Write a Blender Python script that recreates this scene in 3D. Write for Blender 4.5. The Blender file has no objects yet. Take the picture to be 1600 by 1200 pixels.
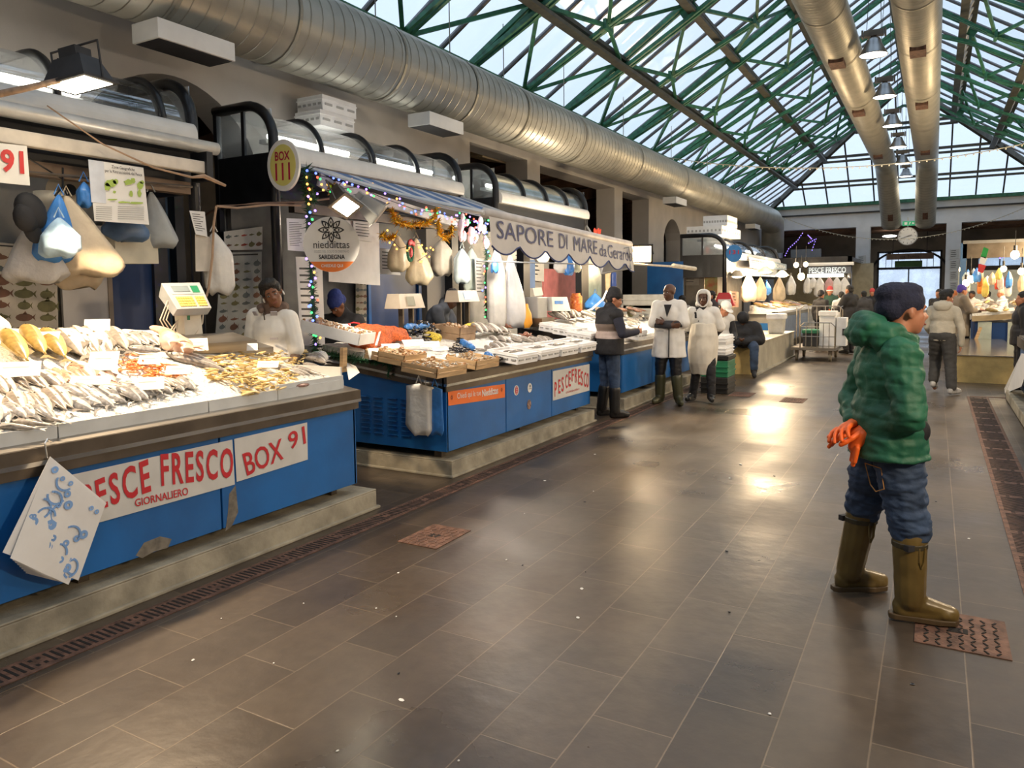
import bpy, math, random
from mathutils import Vector, Matrix, Euler, noise
random.seed(7)
PI = math.pi
sc = bpy.context.scene
col = sc.collection
# ------------------------------------------------------------------ camera
CAM = Vector((0, 0, 1.65))
R0 = (0.8658821, 0.50012317, -0.01118087)
R1 = (0.02692711, -0.06891488, -0.99725908)
R2 = (-0.4995229, 0.86320771, -0.07313903)
cd = bpy.data.cameras.new('camera'); cam = bpy.data.objects.new('camera', cd); col.objects.link(cam)
cd.sensor_width = 36; cd.lens = 1172.98 * 36 / 1600
cd.shift_x = (800 - 781.29) / 1600; cd.shift_y = (540.38 - 600) / 1600
cd.clip_start = .05; cd.clip_end = 300
cam.matrix_world = Matrix(((R0[0], -R1[0], -R2[0], 0), (R0[1], -R1[1], -R2[1], 0), (R0[2], -R1[2], -R2[2], 1.65), (0, 0, 0, 1)))
sc.camera = cam
# ------------------------------------------------------------------ sky, exposure
w = bpy.data.worlds.new('sky'); sc.world = w; w.use_nodes = True
bg = w.node_tree.nodes['Background']; bg.inputs[0].default_value = (.66, .78, .93, 1); bg.inputs[1].default_value = .98
sc.view_settings.view_transform = 'Standard'; sc.view_settings.look = 'None'
sc.view_settings.exposure = 0.55; sc.view_settings.gamma = 1

def light(kind, name, loc, power, color=(1, .72, .42), size=.2, aim=None, spot=1.2, blend=.5, size_y=None):
    d = bpy.data.lights.new(name, kind); d.energy = power; d.color = color
    if kind == 'SPOT': d.spot_size = spot; d.spot_blend = blend; d.shadow_soft_size = size
    elif kind == 'AREA':
        d.size = size
        if size_y: d.shape = 'RECTANGLE'; d.size_y = size_y
    else: d.shadow_soft_size = size
    o = bpy.data.objects.new(name, d); col.objects.link(o); o.location = loc
    if aim is not None:
        o.rotation_euler = (Vector(aim) - Vector(loc)).to_track_quat('-Z', 'Y').to_euler()
    return o
WARM = (1, .66, .34); NEUT = (1, .86, .68)
# flood lamps and bulbs of the stalls
light('SPOT', 'flood_glow', (-4.55, 2.95, 2.78), 230, (1, .74, .46), .06, (-4.40, 3.0, 0), 1.56, .10)
light('SPOT', 'flood_glow', (-4.4, .9, 2.75), 230, (1, .72, .44), .06, (-4.1, 1.1, 0), 1.75, .10)
light('SPOT', 'flood_glow', (-4.30, 5.25, 2.22), 95, (1, .84, .64), .08, (-4.2, 6.6, .9), 2.0, .5)
light('POINT', 'bulb_glow', (-4.5, 7.9, 2.15), 45, (1, .85, .68), .12)
light('SPOT', 'flood_glow', (-3.50, 10.15, 2.10), 420, (1, .68, .34), .08, (-1.3, 7.6, 0), 1.5, .45)
light('POINT', 'bulb_glow', (-4.4, 11.3, 2.2), 150, (1, .80, .55), .15)
light('POINT', 'bulb_glow', (-3.5, 18.3, 2.15), 170, (1, .72, .42), .15)
light('POINT', 'bulb_glow', (-3.6, 21.2, 2.1), 140, (1, .74, .45), .15)
light('POINT', 'bulb_glow', (-3.6, 26.2, 2.4), 260, (1, .74, .42), .15)
light('POINT', 'bulb_glow', (2.6, 21.5, 2.45), 260, (1, .76, .45), .15)
light('POINT', 'bulb_glow', (3.6, 18.5, 2.4), 240, (1, .76, .45), .15)
light('SPOT', 'flood_glow', (1.9, 7.0, 2.5), 260, (1, .76, .50), .15, (.3, 7.2, .8), 2.7, .8)
light('SPOT', 'flood_glow', (1.9, 10.6, 2.5), 280, (1, .76, .50), .15, (.3, 10.8, .8), 2.7, .8)
light('SPOT', 'flood_glow', (1.9, 2.5, 2.5), 260, (1, .76, .50), .15, (.3, 2.8, .8), 2.7, .8)
for _k in range(6):
    light('SPOT', 'high_bay_glow', (-1.08, 15.5 + 3.5 * _k, 5.78), 110, (1, .86, .68), .3, (-1.08, 15.5 + 3.5 * _k, 0), 2.4, .5)
for _k in range(4):
    light('SPOT', 'high_bay_glow', (-1.08, 1.5 + 3.5 * _k, 5.78), 80, (1, .84, .64), .25, (-1.08, 1.5 + 3.5 * _k, 0), 2.4, .5)

# ------------------------------------------------------------------ materials
MATS = {}
def mat(name, c=(.8, .8, .8), rough=.6, metal=0, var=.12, scale=6, bump=0, bscale=40, em=None, es=0, alpha=1, trans=0, spec=.5, c2=None, detail=4, coat=0, stretch=None, lo=.35, hi=.65):
    if name in MATS: return MATS[name]
    m = bpy.data.materials.new(name); m.use_nodes = True; MATS[name] = m
    nt = m.node_tree; b = nt.nodes['Principled BSDF']
    b.inputs['Roughness'].default_value = rough; b.inputs['Metallic'].default_value = metal
    b.inputs['Specular IOR Level'].default_value = spec
    if coat: b.inputs['Coat Weight'].default_value = coat
    if alpha < 1: b.inputs['Alpha'].default_value = alpha
    if trans: b.inputs['Transmission Weight'].default_value = trans
    if em: b.inputs['Emission Color'].default_value = (*em, 1); b.inputs['Emission Strength'].default_value = es
    tc = nt.nodes.new('ShaderNodeTexCoord'); mp = nt.nodes.new('ShaderNodeMapping')
    nt.links.new(tc.outputs['Object'], mp.inputs[0])
    if stretch: mp.inputs['Scale'].default_value = stretch
    n = nt.nodes.new('ShaderNodeTexNoise'); n.inputs['Scale'].default_value = scale; n.inputs['Detail'].default_value = detail
    nt.links.new(mp.outputs[0], n.inputs[0])
    r = nt.nodes.new('ShaderNodeValToRGB'); nt.links.new(n.outputs[0], r.inputs[0])
    a = c if c2 else tuple(x * (1 - var) for x in c); z = c2 if c2 else tuple(min(1, x * (1 + var)) for x in c)
    r.color_ramp.elements[0].color = (*a, 1); r.color_ramp.elements[1].color = (*z, 1)
    r.color_ramp.elements[0].position = lo; r.color_ramp.elements[1].position = hi
    nt.links.new(r.outputs[0], b.inputs['Base Color'])
    if bump:
        n2 = nt.nodes.new('ShaderNodeTexNoise'); n2.inputs['Scale'].default_value = bscale; n2.inputs['Detail'].default_value = 3
        nt.links.new(mp.outputs[0], n2.inputs[0])
        bp = nt.nodes.new('ShaderNodeBump'); bp.inputs['Strength'].default_value = bump; bp.inputs['Distance'].default_value = .02
        nt.links.new(n2.outputs[0], bp.inputs['Height']); nt.links.new(bp.outputs[0], b.inputs['Normal'])
    return m
def emit(name, c, s):
    return mat(name, tuple(min(1, x) for x in c), .5, var=0, em=c, es=s)
def floor_mat():
    m = bpy.data.materials.new('stone_floor'); m.use_nodes = True; nt = m.node_tree; N = nt.nodes; L = nt.links
    b = N['Principled BSDF']
    tc = N.new('ShaderNodeTexCoord'); mp = N.new('ShaderNodeMapping'); L.new(tc.outputs['Object'], mp.inputs[0])
    mp.inputs['Rotation'].default_value = (0, 0, PI / 2)
    # rows run along Y: rotate so that brick rows are .317 wide in X
    mp.inputs['Location'].default_value = (.045, .157, 0)
    br = N.new('ShaderNodeTexBrick'); L.new(mp.outputs[0], br.inputs[0])
    br.inputs['Scale'].default_value = 1; br.inputs['Brick Width'].default_value = .64; br.inputs['Row Height'].default_value = .317
    br.inputs['Mortar Size'].default_value = .0032; br.inputs['Mortar Smooth'].default_value = .3; br.inputs['Bias'].default_value = 0
    br.inputs['Color1'].default_value = (.056, .042, .031, 1); br.inputs['Color2'].default_value = (.086, .066, .048, 1)
    br.inputs['Mortar'].default_value = (.155, .118, .082, 1)
    n = N.new('ShaderNodeTexNoise'); n.inputs['Scale'].default_value = 1.1; n.inputs['Detail'].default_value = 8; L.new(tc.outputs['Object'], n.inputs[0])
    mx = N.new('ShaderNodeMix'); mx.data_type = 'RGBA'; mx.blend_type = 'MULTIPLY'; mx.inputs[0].default_value = .75
    r = N.new('ShaderNodeValToRGB'); L.new(n.outputs[0], r.inputs[0]); r.color_ramp.elements[0].position = .3; r.color_ramp.elements[1].position = .7
    r.color_ramp.elements[0].color = (.55, .55, .55, 1); r.color_ramp.elements[1].color = (1.25, 1.2, 1.12, 1)
    L.new(br.outputs['Color'], mx.inputs[6]); L.new(r.outputs[0], mx.inputs[7])
    n3 = N.new('ShaderNodeTexNoise'); n3.inputs['Scale'].default_value = 14; n3.inputs['Detail'].default_value = 9; L.new(tc.outputs['Object'], n3.inputs[0])
    mx2 = N.new('ShaderNodeMix'); mx2.data_type = 'RGBA'; mx2.blend_type = 'MULTIPLY'; mx2.inputs[0].default_value = .5
    r3 = N.new('ShaderNodeValToRGB'); L.new(n3.outputs[0], r3.inputs[0]); r3.color_ramp.elements[0].position = .35; r3.color_ramp.elements[1].position = .65
    r3.color_ramp.elements[0].color = (.75, .75, .75, 1); r3.color_ramp.elements[1].color = (1.15, 1.15, 1.15, 1)
    L.new(mx.outputs[2], mx2.inputs[6]); L.new(r3.outputs[0], mx2.inputs[7])
    L.new(mx2.outputs[2], b.inputs['Base Color'])
    # wet and worn patches change the gloss
    n2 = N.new('ShaderNodeTexNoise'); n2.inputs['Scale'].default_value = .7; n2.inputs['Detail'].default_value = 7; L.new(tc.outputs['Object'], n2.inputs[0])
    mr = N.new('ShaderNodeMapRange'); L.new(n2.outputs[0], mr.inputs[0]); mr.inputs[1].default_value = .35; mr.inputs[2].default_value = .65
    mr.inputs[3].default_value = .24; mr.inputs[4].default_value = .50
    L.new(mr.outputs[0], b.inputs['Roughness'])
    b.inputs['Specular IOR Level'].default_value = .6
    # slate relief plus the joints
    n4 = N.new('ShaderNodeTexNoise'); n4.inputs['Scale'].default_value = 9; n4.inputs['Detail'].default_value = 8; L.new(tc.outputs['Object'], n4.inputs[0])
    sub = N.new('ShaderNodeMath'); sub.operation = 'SUBTRACT'; L.new(n4.outputs[0], sub.inputs[0]); L.new(br.outputs['Fac'], sub.inputs[1])
    bp = N.new('ShaderNodeBump'); bp.inputs['Strength'].default_value = .22; bp.inputs['Distance'].default_value = .012
    L.new(sub.outputs[0], bp.inputs['Height']); L.new(bp.outputs[0], b.inputs['Normal'])
    return m
def glass_mat(name, tint=(.95, .97, 1), frost=.12, rough=.05, gloss=.1):
    m = bpy.data.materials.new(name); m.use_nodes = True; nt = m.node_tree; N = nt.nodes; L = nt.links
    N.remove(N['Principled BSDF']); out = N['Material Output']
    t = N.new('ShaderNodeBsdfTransparent'); t.inputs[0].default_value = (*tint, 1)
    tl = N.new('ShaderNodeBsdfTranslucent'); tl.inputs[0].default_value = (.9, .93, .97, 1)
    g = N.new('ShaderNodeBsdfGlossy'); g.inputs['Roughness'].default_value = rough; g.inputs[0].default_value = (.9, .93, .97, 1)
    m1 = N.new('ShaderNodeMixShader'); m2 = N.new('ShaderNodeMixShader')
    n = N.new('ShaderNodeTexNoise'); n.inputs['Scale'].default_value = 2.2; n.inputs['Detail'].default_value = 6
    tc = N.new('ShaderNodeTexCoord'); L.new(tc.outputs['Object'], n.inputs[0])
    mr = N.new('ShaderNodeMapRange'); L.new(n.outputs[0], mr.inputs[0]); mr.inputs[1].default_value = .35; mr.inputs[2].default_value = .7
    mr.inputs[3].default_value = frost * .4; mr.inputs[4].default_value = frost * 1.8
    L.new(mr.outputs[0], m1.inputs[0]); L.new(t.outputs[0], m1.inputs[1]); L.new(tl.outputs[0], m1.inputs[2])
    lw = N.new('ShaderNodeLayerWeight'); lw.inputs[0].default_value = .25
    mul = N.new('ShaderNodeMath'); mul.operation = 'MULTIPLY_ADD'; mul.inputs[1].default_value = .5; mul.inputs[2].default_value = gloss * .4
    L.new(lw.outputs[1], mul.inputs[0])
    L.new(mul.outputs[0], m2.inputs[0]); L.new(m1.outputs[0], m2.inputs[1]); L.new(g.outputs[0], m2.inputs[2])
    L.new(m2.outputs[0], out.inputs[0]); MATS[name] = m; return m
FLOOR = floor_mat()
ROOFGLASS = glass_mat('roof_glass', (.93, .97, 1), .12, .2, .03)
CLEAR = glass_mat('clear_vault', (.86, .90, .92), .10, .06, .35)
WALL = mat('wall_paint', (.42, .39, .36), .8, var=.1, scale=1.3, bump=.05, detail=8)
WHITEW = mat('white_wall', (.72, .73, .74), .75, var=.06, scale=2)
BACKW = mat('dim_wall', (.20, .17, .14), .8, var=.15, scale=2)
WOODC = mat('brown_wood', (.11, .055, .03), .6, var=.3, scale=3, stretch=(1, 12, 1))
GREEN = mat('green_steel', (.022, .13, .07), .5, var=.35, scale=9)
GREEN2 = mat('dark_purlin', (.05, .048, .035), .55, var=.35, scale=7)
BARM = mat('glazing_bar', (.05, .045, .045), .5, var=.2)
DUCT = mat('duct_metal', (.46, .44, .375), .40, .45, var=.10, scale=3, bump=.05, bscale=8)
DUCTR = mat('duct_seam', (.27, .255, .21), .45, .4, var=.1)
BLUE = mat('blue_panel', (.010, .115, .36), .38, var=.16, scale=2.5, bump=.03, detail=8)
BLUE2 = mat('deep_blue', (.008, .04, .15), .45, var=.15, scale=2)
STEEL = mat('brushed_steel', (.36, .33, .29), .32, .85, var=.15, scale=5, stretch=(1, .1, 8))
STEELD = mat('dark_steel', (.15, .125, .10), .38, .8, var=.2, scale=4)
CHROME = mat('bright_steel', (.62, .62, .61), .2, .95, var=.06)
BLACK = mat('black_frame', (.010, .011, .014), .35, var=.3, coat=.2)
DARK = mat('dark_interior', (.022, .022, .025), .6, var=.3)
CONC = mat('plinth_stone', (.30, .27, .205), .8, var=.28, scale=5, bump=.25, bscale=22, detail=10)
CONC2 = mat('yellow_concrete', (.48, .36, .15), .8, var=.2, scale=4, bump=.2, detail=8)
WHITE = mat('white_paint', (.74, .73, .70), .45, var=.05)
FOAM = mat('white_foam', (.80, .80, .80), .75, var=.05, bump=.1, bscale=150)
PAPER = mat('paper', (.78, .77, .75), .7, var=.03)
PAPERD = mat('dim_paper', (.58, .57, .54), .7, var=.06)
ICE = mat('crushed_ice', (.78, .77, .73), .35, var=.14, scale=30, bump=.9, bscale=45, detail=6)
RUST = mat('rusty_iron', (.115, .058, .038), .75, var=.45, scale=16, bump=.3, bscale=60)
RUSTD = mat('slot_dark', (.008, .006, .005), .9, var=.1)
RED = mat('red_ink', (.52, .02, .03), .5, var=.05)
NAVY = mat('navy_ink', (.02, .035, .14), .5, var=.05)
INK = mat('black_ink', (.02, .02, .022), .5, var=.05)
ORANGE = mat('orange_print', (.80, .17, .03), .5, var=.05)
WOOD = mat('crate_wood', (.50, .33, .17), .7, var=.2, scale=5, stretch=(1, 1, 9))
CLOTHW = mat('white_cotton', (.74, .72, .68), .8, var=.05, bump=.15, bscale=14)
SKIND = mat('dark_skin', (.085, .035, .018), .45, var=.1, scale=12)
SKINM = mat('brown_skin', (.17, .068, .032), .5, var=.1, scale=12)
SKINL = mat('tan_skin', (.40, .17, .095), .5, var=.1, scale=12)
HAIR = mat('black_hair', (.006, .005, .005), .6, var=.3, bump=.5, bscale=120)
JEANS = mat('blue_denim', (.028, .052, .105), .8, var=.38, scale=5, bump=.25, bscale=30)
BLKCLOTH = mat('black_cloth', (.010, .010, .013), .75, var=.3, bump=.2, bscale=25)
NAVYCLOTH = mat('navy_knit', (.010, .013, .035), .85, var=.25, bump=.35, bscale=90)
GJACKET = mat('green_nylon', (.010, .10, .052), .62, var=.25, scale=4, bump=.35, bscale=18)
OLIVE = mat('olive_rubber', (.125, .085, .025), .34, var=.2, scale=6)
GLOVE = mat('orange_glove', (.85, .13, .012), .5, var=.06)
RUBBERB = mat('black_rubber', (.012, .012, .012), .35, var=.2)
TUBEW = emit('tube_light', (1, .95, .84), 9)
FLOODW = emit('flood_face', (1, .86, .62), 26)
FLOODO = emit('flood_face_amber', (1, .62, .26), 30)
BAYW = emit('high_bay_face', (1, .93, .80), 7)
BULBG = emit('bulb_globe', (1, .70, .36), 22)
BAGW = mat('white_plastic', (.70, .68, .64), .35, var=.10, scale=7, bump=.5, bscale=9)
BAGB = mat('blue_plastic', (.05, .22, .62), .35, var=.25, scale=7, bump=.5, bscale=9)
BAGC = mat('cream_plastic', (.52, .43, .31), .4, var=.18, scale=5, bump=.5, bscale=9)
GREYP = mat('grey_plastic', (.36, .36, .35), .45, var=.08)
BEIGE = mat('beige_plastic', (.50, .44, .36), .45, var=.06)
GREENP = mat('green_plastic', (.015, .16, .075), .45, var=.15)
CORD = mat('tan_cord', (.38, .25, .16), .6, var=.1)

# ------------------------------------------------------------------ mesh building
class M:
    def __init__(s): s.v = []; s.f = []; s.m = []; s.mi = 0
    def add(s, vs, fs):
        o = len(s.v); s.v += [Vector(v) for v in vs]
        for f in fs: s.f.append([o + i for i in f]); s.m.append(s.mi)
        return s
    def box(s, x0, x1, y0, y1, z0, z1):
        v = [(x0, y0, z0), (x1, y0, z0), (x1, y1, z0), (x0, y1, z0), (x0, y0, z1), (x1, y0, z1), (x1, y1, z1), (x0, y1, z1)]
        return s.add(v, [(0, 3, 2, 1), (4, 5, 6, 7), (0, 1, 5, 4), (1, 2, 6, 5), (2, 3, 7, 6), (3, 0, 4, 7)])
    def obox(s, c, d, rot=(0, 0, 0)):
        Rm = Euler(rot).to_matrix(); c = Vector(c); o = len(s.v)
        t = M().box(-d[0] / 2, d[0] / 2, -d[1] / 2, d[1] / 2, -d[2] / 2, d[2] / 2)
        return s.add([c + Rm @ v for v in t.v], t.f)
    def bar(s, p0, p1, wd, ht, up=(0, 0, 1)):
        p0 = Vector(p0); p1 = Vector(p1); d = (p1 - p0).normalized(); u = Vector(up)
        if abs(d.dot(u)) > .98: u = Vector((1, 0, 0))
        a = d.cross(u).normalized(); b = a.cross(d).normalized()
        vs = [p + a * (sx * wd / 2) + b * (sz * ht / 2) for p in (p0, p1) for sx, sz in ((-1, -1), (1, -1), (1, 1), (-1, 1))]
        return s.add(vs, [(0, 1, 2, 3), (7, 6, 5, 4), (0, 4, 5, 1), (1, 5, 6, 2), (2, 6, 7, 3), (3, 7, 4, 0)])
    def tube(s, pts, r, n=8, caps=True, flat=None):
        pts = [Vector(p) for p in pts]; k = len(pts); rr = r if isinstance(r, (list, tuple)) else [r] * k
        vs = []; pa = None
        for i, p in enumerate(pts):
            d = (pts[min(i + 1, k - 1)] - pts[max(i - 1, 0)]).normalized()
            if pa is None:
                u = Vector((0, 0, 1)) if abs(d.z) < .9 else Vector((1, 0, 0)); a = d.cross(u).normalized()
            else: a = (pa - d * pa.dot(d)).normalized()
            pa = a; b = d.cross(a)
            for j in range(n):
                t = 2 * PI * j / n; vs.append(p + (a * math.cos(t) + b * math.sin(t) * (flat or 1)) * rr[i])
        fs = [(i * n + j, i * n + (j + 1) % n, (i + 1) * n + (j + 1) % n, (i + 1) * n + j) for i in range(k - 1) for j in range(n)]
        if caps: fs += [tuple(range(n))[::-1], tuple((k - 1) * n + j for j in range(n))]
        return s.add(vs, fs)
    def lathe(s, prof, c=(0, 0, 0), n=16, rot=None, caps=False):
        c = Vector(c); Rm = Euler(rot).to_matrix() if rot else Matrix.Identity(3); vs = []
        for r, z in prof:
            for j in range(n):
                t = 2 * PI * j / n; vs.append(c + Rm @ Vector((r * math.cos(t), r * math.sin(t), z)))
        k = len(prof)
        fs = [(i * n + j, i * n + (j + 1) % n, (i + 1) * n + (j + 1) % n, (i + 1) * n + j) for i in range(k - 1) for j in range(n)]
        if caps: fs += [tuple(range(n))[::-1], tuple((k - 1) * n + j for j in range(n))]
        return s.add(vs, fs)
    def ell(s, c, r, rot=None, nu=12, nv=8):
        if not isinstance(r, (tuple, list, Vector)): r = (r, r, r)
        c = Vector(c); Rm = rot if isinstance(rot, Matrix) else (Euler(rot).to_matrix() if rot else Matrix.Identity(3)); vs = [c + Rm @ Vector((0, 0, -r[2]))]
        for i in range(1, nv):
            a = -PI / 2 + PI * i / nv
            for j in range(nu):
                t = 2 * PI * j / nu; vs.append(c + Rm @ Vector((r[0] * math.cos(a) * math.cos(t), r[1] * math.cos(a) * math.sin(t), r[2] * math.sin(a))))
        vs.append(c + Rm @ Vector((0, 0, r[2]))); fs = []
        for j in range(nu): fs.append((0, 1 + (j + 1) % nu, 1 + j))
        for i in range(nv - 2):
            for j in range(nu):
                a = 1 + i * nu; fs.append((a + j, a + (j + 1) % nu, a + nu + (j + 1) % nu, a + nu + j))
        l = len(vs) - 1; a = 1 + (nv - 2) * nu
        for j in range(nu): fs.append((a + j, a + (j + 1) % nu, l))
        return s.add(vs, fs)
    def cap(s, p0, p1, r0, r1=None, n=12):
        r1 = r0 if r1 is None else r1; p0 = Vector(p0); p1 = Vector(p1); d = p1 - p0; L = d.length or 1e-6; d = d / L
        pts = []; rr = []
        for i in range(1, 5): a = -PI / 2 + PI / 2 * i / 4; pts.append(p0 + d * (r0 * math.sin(a))); rr.append(max(r0 * math.cos(a), 1e-4))
        pts[-1] = p0; rr[-1] = r0
        pts = [p0 - d * r0 * .999] + pts; rr = [r0 * .05] + rr
        for i in range(0, 4): a = PI / 2 * i / 4; pts.append(p1 + d * (r1 * math.sin(a))); rr.append(r1 * math.cos(a))
        pts.append(p1 + d * r1 * .999); rr.append(r1 * .05)
        return s.tube(pts, rr, n)
    def prism(s, poly, lo, hi, ax='z', side=1):
        def mk(p, h):
            return {'z': (p[0], p[1], h), 'y': (p[0], h, p[1]), 'x': (h, p[0], p[1])}[ax]
        n = len(poly); vs = [mk(p, lo) for p in poly] + [mk(p, hi) for p in poly]
        return s.add(vs, [tuple(range(n))[::-1], tuple(range(n, 2 * n))] + [(i, (i + 1) % n, n + (i + 1) % n, n + i) for i in range(n)])
    def grid(s, fn, nu, nv, th=0):
        vs = [Vector(fn(i / nu, j / nv)) for j in range(nv + 1) for i in range(nu + 1)]
        fs = [(j * (nu + 1) + i, j * (nu + 1) + i + 1, (j + 1) * (nu + 1) + i + 1, (j + 1) * (nu + 1) + i) for j in range(nv) for i in range(nu)]
        if th:
            # offset sheet and sew the rim
            nn = [Vector((0, 0, 0)) for _ in vs]
            for f in fs:
                k = (vs[f[1]] - vs[f[0]]).cross(vs[f[3]] - vs[f[0]])
                for i in f: nn[i] += k
            o = len(vs); vs2 = [v - n_.normalized() * th for v, n_ in zip(vs, nn)]
            fs2 = [tuple(o + i for i in f[::-1]) for f in fs]
            rim = [i for i in range(nu)] + [(j * (nu + 1) + nu) for j in range(nv)] + [(nv * (nu + 1) + nu - i) for i in range(nu)] + [((nv - j) * (nu + 1)) for j in range(nv)]
            rf = [(rim[(i + 1) % len(rim)], rim[i], o + rim[i], o + rim[(i + 1) % len(rim)]) for i in range(len(rim))]
            return s.add(vs + vs2, fs + fs2 + rf)
        return s.add(vs, fs)
    def xform(s, mtx, start=0):
        for i in range(start, len(s.v)): s.v[i] = mtx @ s.v[i]
        return s
    def mesh(s, name, mats, off, smooth):
        me = bpy.data.meshes.new(name); me.from_pydata([v - off for v in s.v], [], s.f)
        for m_ in (mats if isinstance(mats, (list, tuple)) else [mats]): me.materials.append(m_)
        me.polygons.foreach_set('material_index', s.m)
        if smooth: me.polygons.foreach_set('use_smooth', [True] * len(me.polygons))
        me.update(); return me
    def build(s, name, mats, parent=None, smooth=False, bevel=0, local=False):
        if parent is None:
            xs = [v.x for v in s.v]; ys = [v.y for v in s.v]; zs = [v.z for v in s.v]
            off = Vector(((min(xs) + max(xs)) / 2, (min(ys) + max(ys)) / 2, min(zs)))
        else: off = Vector((0, 0, 0)) if local else wloc(parent)
        o = bpy.data.objects.new(name, s.mesh(name, mats, off, smooth)); col.objects.link(o)
        if parent is None: o.location = off
        else: o.parent = parent
        if bevel:
            b = o.modifiers.new('bevel', 'BEVEL'); b.width = bevel; b.segments = 2; b.limit_method = 'ANGLE'
        if smooth == 'auto': pass
        return o
def wloc(o):
    v = Vector((0, 0, 0))
    while o is not None: v += o.location; o = o.parent
    return v
def tag(o, label, cat, group=None, kind=None):
    o['label'] = label; o['category'] = cat
    if group: o['group'] = group
    if kind: o['kind'] = kind
    return o
def thing(name, label, cat, loc, rz=0, group=None):
    o = bpy.data.objects.new(name, None); o.empty_display_size = .1; col.objects.link(o)
    o.location = loc; o.rotation_euler = (0, 0, rz); return tag(o, label, cat, group)
def struct(o, label=None):
    o['kind'] = 'structure'
    if label: o['label'] = label
    return o
def dup(r, loc, rz=None, label=None, group=None, rot=None, scale=None):
    c = r.copy(); col.objects.link(c); c.location = loc
    if rz is not None: c.rotation_euler = (0, 0, rz)
    if rot is not None: c.rotation_euler = rot
    if scale is not None: c.scale = scale if isinstance(scale, (tuple, list)) else (scale,) * 3
    if label: c['label'] = label
    if group: c['group'] = group
    for k in list(r.children):
        d = k.copy(); col.objects.link(d); d.parent = c
        for g in k.children:
            e = g.copy(); col.objects.link(e); e.parent = d
    return c
TMP = bpy.data.scenes.new('workbench')
def evaluated(o):
    TMP.collection.objects.link(o); vl = TMP.view_layers[0]; vl.update(); dg = vl.depsgraph
    me = bpy.data.meshes.new_from_object(o.evaluated_get(dg)); return me
def text_mesh(s, size, extrude=.002, sx=1, spacing=1):
    cu = bpy.data.curves.new('lettering', 'FONT'); cu.body = s; cu.size = size; cu.extrude = extrude; cu.align_x = 'CENTER'; cu.align_y = 'CENTER'
    cu.space_character = spacing; cu.resolution_u = 2
    o = bpy.data.objects.new('lettering', cu); me = evaluated(o)
    bpy.data.objects.remove(o); bpy.data.curves.remove(cu)
    for v in me.vertices: v.co.x *= sx
    return me
def bold(me, k):
    return me
def text(s, size, loc, mtl, parent, rot=(PI / 2, 0, PI / 2), sx=1, extrude=.0015, name='lettering', warp=None, spacing=1, offset=0):
    """rot (90,0,90) faces +X and reads along +Y"""
    me = text_mesh(s, size, extrude, sx, spacing); me.materials.append(mtl)
    if warp:
        for v in me.vertices: v.co.x, v.co.y = warp(v.co.x, v.co.y)
    o = bpy.data.objects.new(name, me); col.objects.link(o); me.name = name
    o.location = Vector(loc) - (wloc(parent) if parent else Vector()); o.rotation_euler = rot
    if parent: o.parent = parent
    return o
def bake(m, name, mtl, voxel, parent, smooth=4, sub=None, post=None, local=True):
    """union of closed shapes into one continuous skin"""
    me = m.mesh(name, mtl, Vector((0, 0, 0)), True)
    o = bpy.data.objects.new(name, me)
    r = o.modifiers.new('r', 'REMESH'); r.mode = 'VOXEL'; r.voxel_size = voxel; r.use_smooth_shade = True
    if smooth: q = o.modifiers.new('s', 'SMOOTH'); q.factor = .5; q.iterations = smooth
    m2 = evaluated(o); m2.name = name
    bpy.data.objects.remove(o); bpy.data.meshes.remove(me)
    if not m2.materials: m2.materials.append(mtl)
    if post: post(m2)
    m2.polygons.foreach_set('use_smooth', [True] * len(m2.polygons))
    o = bpy.data.objects.new(name, m2); col.objects.link(o)
    if parent: o.parent = parent
    return o
def folds(amp=.006, sc_=9, quilt=0, qh=.075, stretch=(1, 1, 1)):
    def f(me):
        nr = [v.normal.copy() for v in me.vertices]
        for v, n in zip(me.vertices, nr):
            p = Vector((v.co.x * stretch[0], v.co.y * stretch[1], v.co.z * stretch[2]))
            d = amp * noise.noise(p * sc_) + amp * .5 * noise.noise(p * sc_ * 2.3)
            if quilt:
                zz = v.co.z + .02 * noise.noise(v.co * 3.1)
                d += quilt * (abs(math.sin(PI * zz / qh)) ** .6 - .7)
            v.co += n * d
    return f
# ================================================================== the hall
XW, XE, XC, YE, ZE, SL = -6.5, 4.3, -1.1, 35.5, 5.25, .66
YS = -4.0
ZR = ZE + SL * (XC - XW)
f = M().box(-11.5, XE + .5, YS, 45, -.2, 0).build('floor', FLOOR); struct(f, 'dark slate tile floor, damp and shining in patches')
f.location.z = 0
for v in f.data.vertices: v.co.z -= .2; v.co += Vector((f.location.x, f.location.y, 0))
f.location = (0, 0, 0)

def wall_with_holes(name, x0, x1, ys, z1, holes, mtl, axis='x'):
    """holes: (y0,y1,z0,z1,arch). built as bands, holes left open"""
    m = M(); cuts = sorted(holes); y = ys[0]
    def B(a, b, c, d):
        if b - a > 1e-4 and d - c > 1e-4: m.box(x0, x1, a, b, c, d) if axis == 'x' else m.box(a, b, x0, x1, c, d)
    for (a, b, c, d, arch) in cuts:
        B(y, a, 0, z1); B(a, b, 0, c)
        if not arch: B(a, b, d, z1)
        else:
            n = 16; top = []
            for i in range(n + 1):
                t = i / n; yy = a + (b - a) * t
                zz = d - arch + arch * math.sin(PI * t) ** .6
                top.append((yy, zz))
            poly = top + [(b, z1), (a, z1)]
            m.prism(poly, x0, x1, axis)
        y = b
    B(y, ys[1], 0, z1)
    return m.build(name, mtl)
ww = wall_with_holes('wall_west', XW - .45, XW, (YS, YE), ZE - .12, [(3.9, 5.95, 1.2, 3.78, .75), (7.4, 9.1, 1.2, 3.62, .6), (10.34, 12.3, 0, 4.03, 0), (12.81, 16.61, 0, 4.0, 0), (17.13, 19.03, 0, 3.98, 0), (20.3, 21.9, 2.0, 3.62, .55)], WALL)
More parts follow.
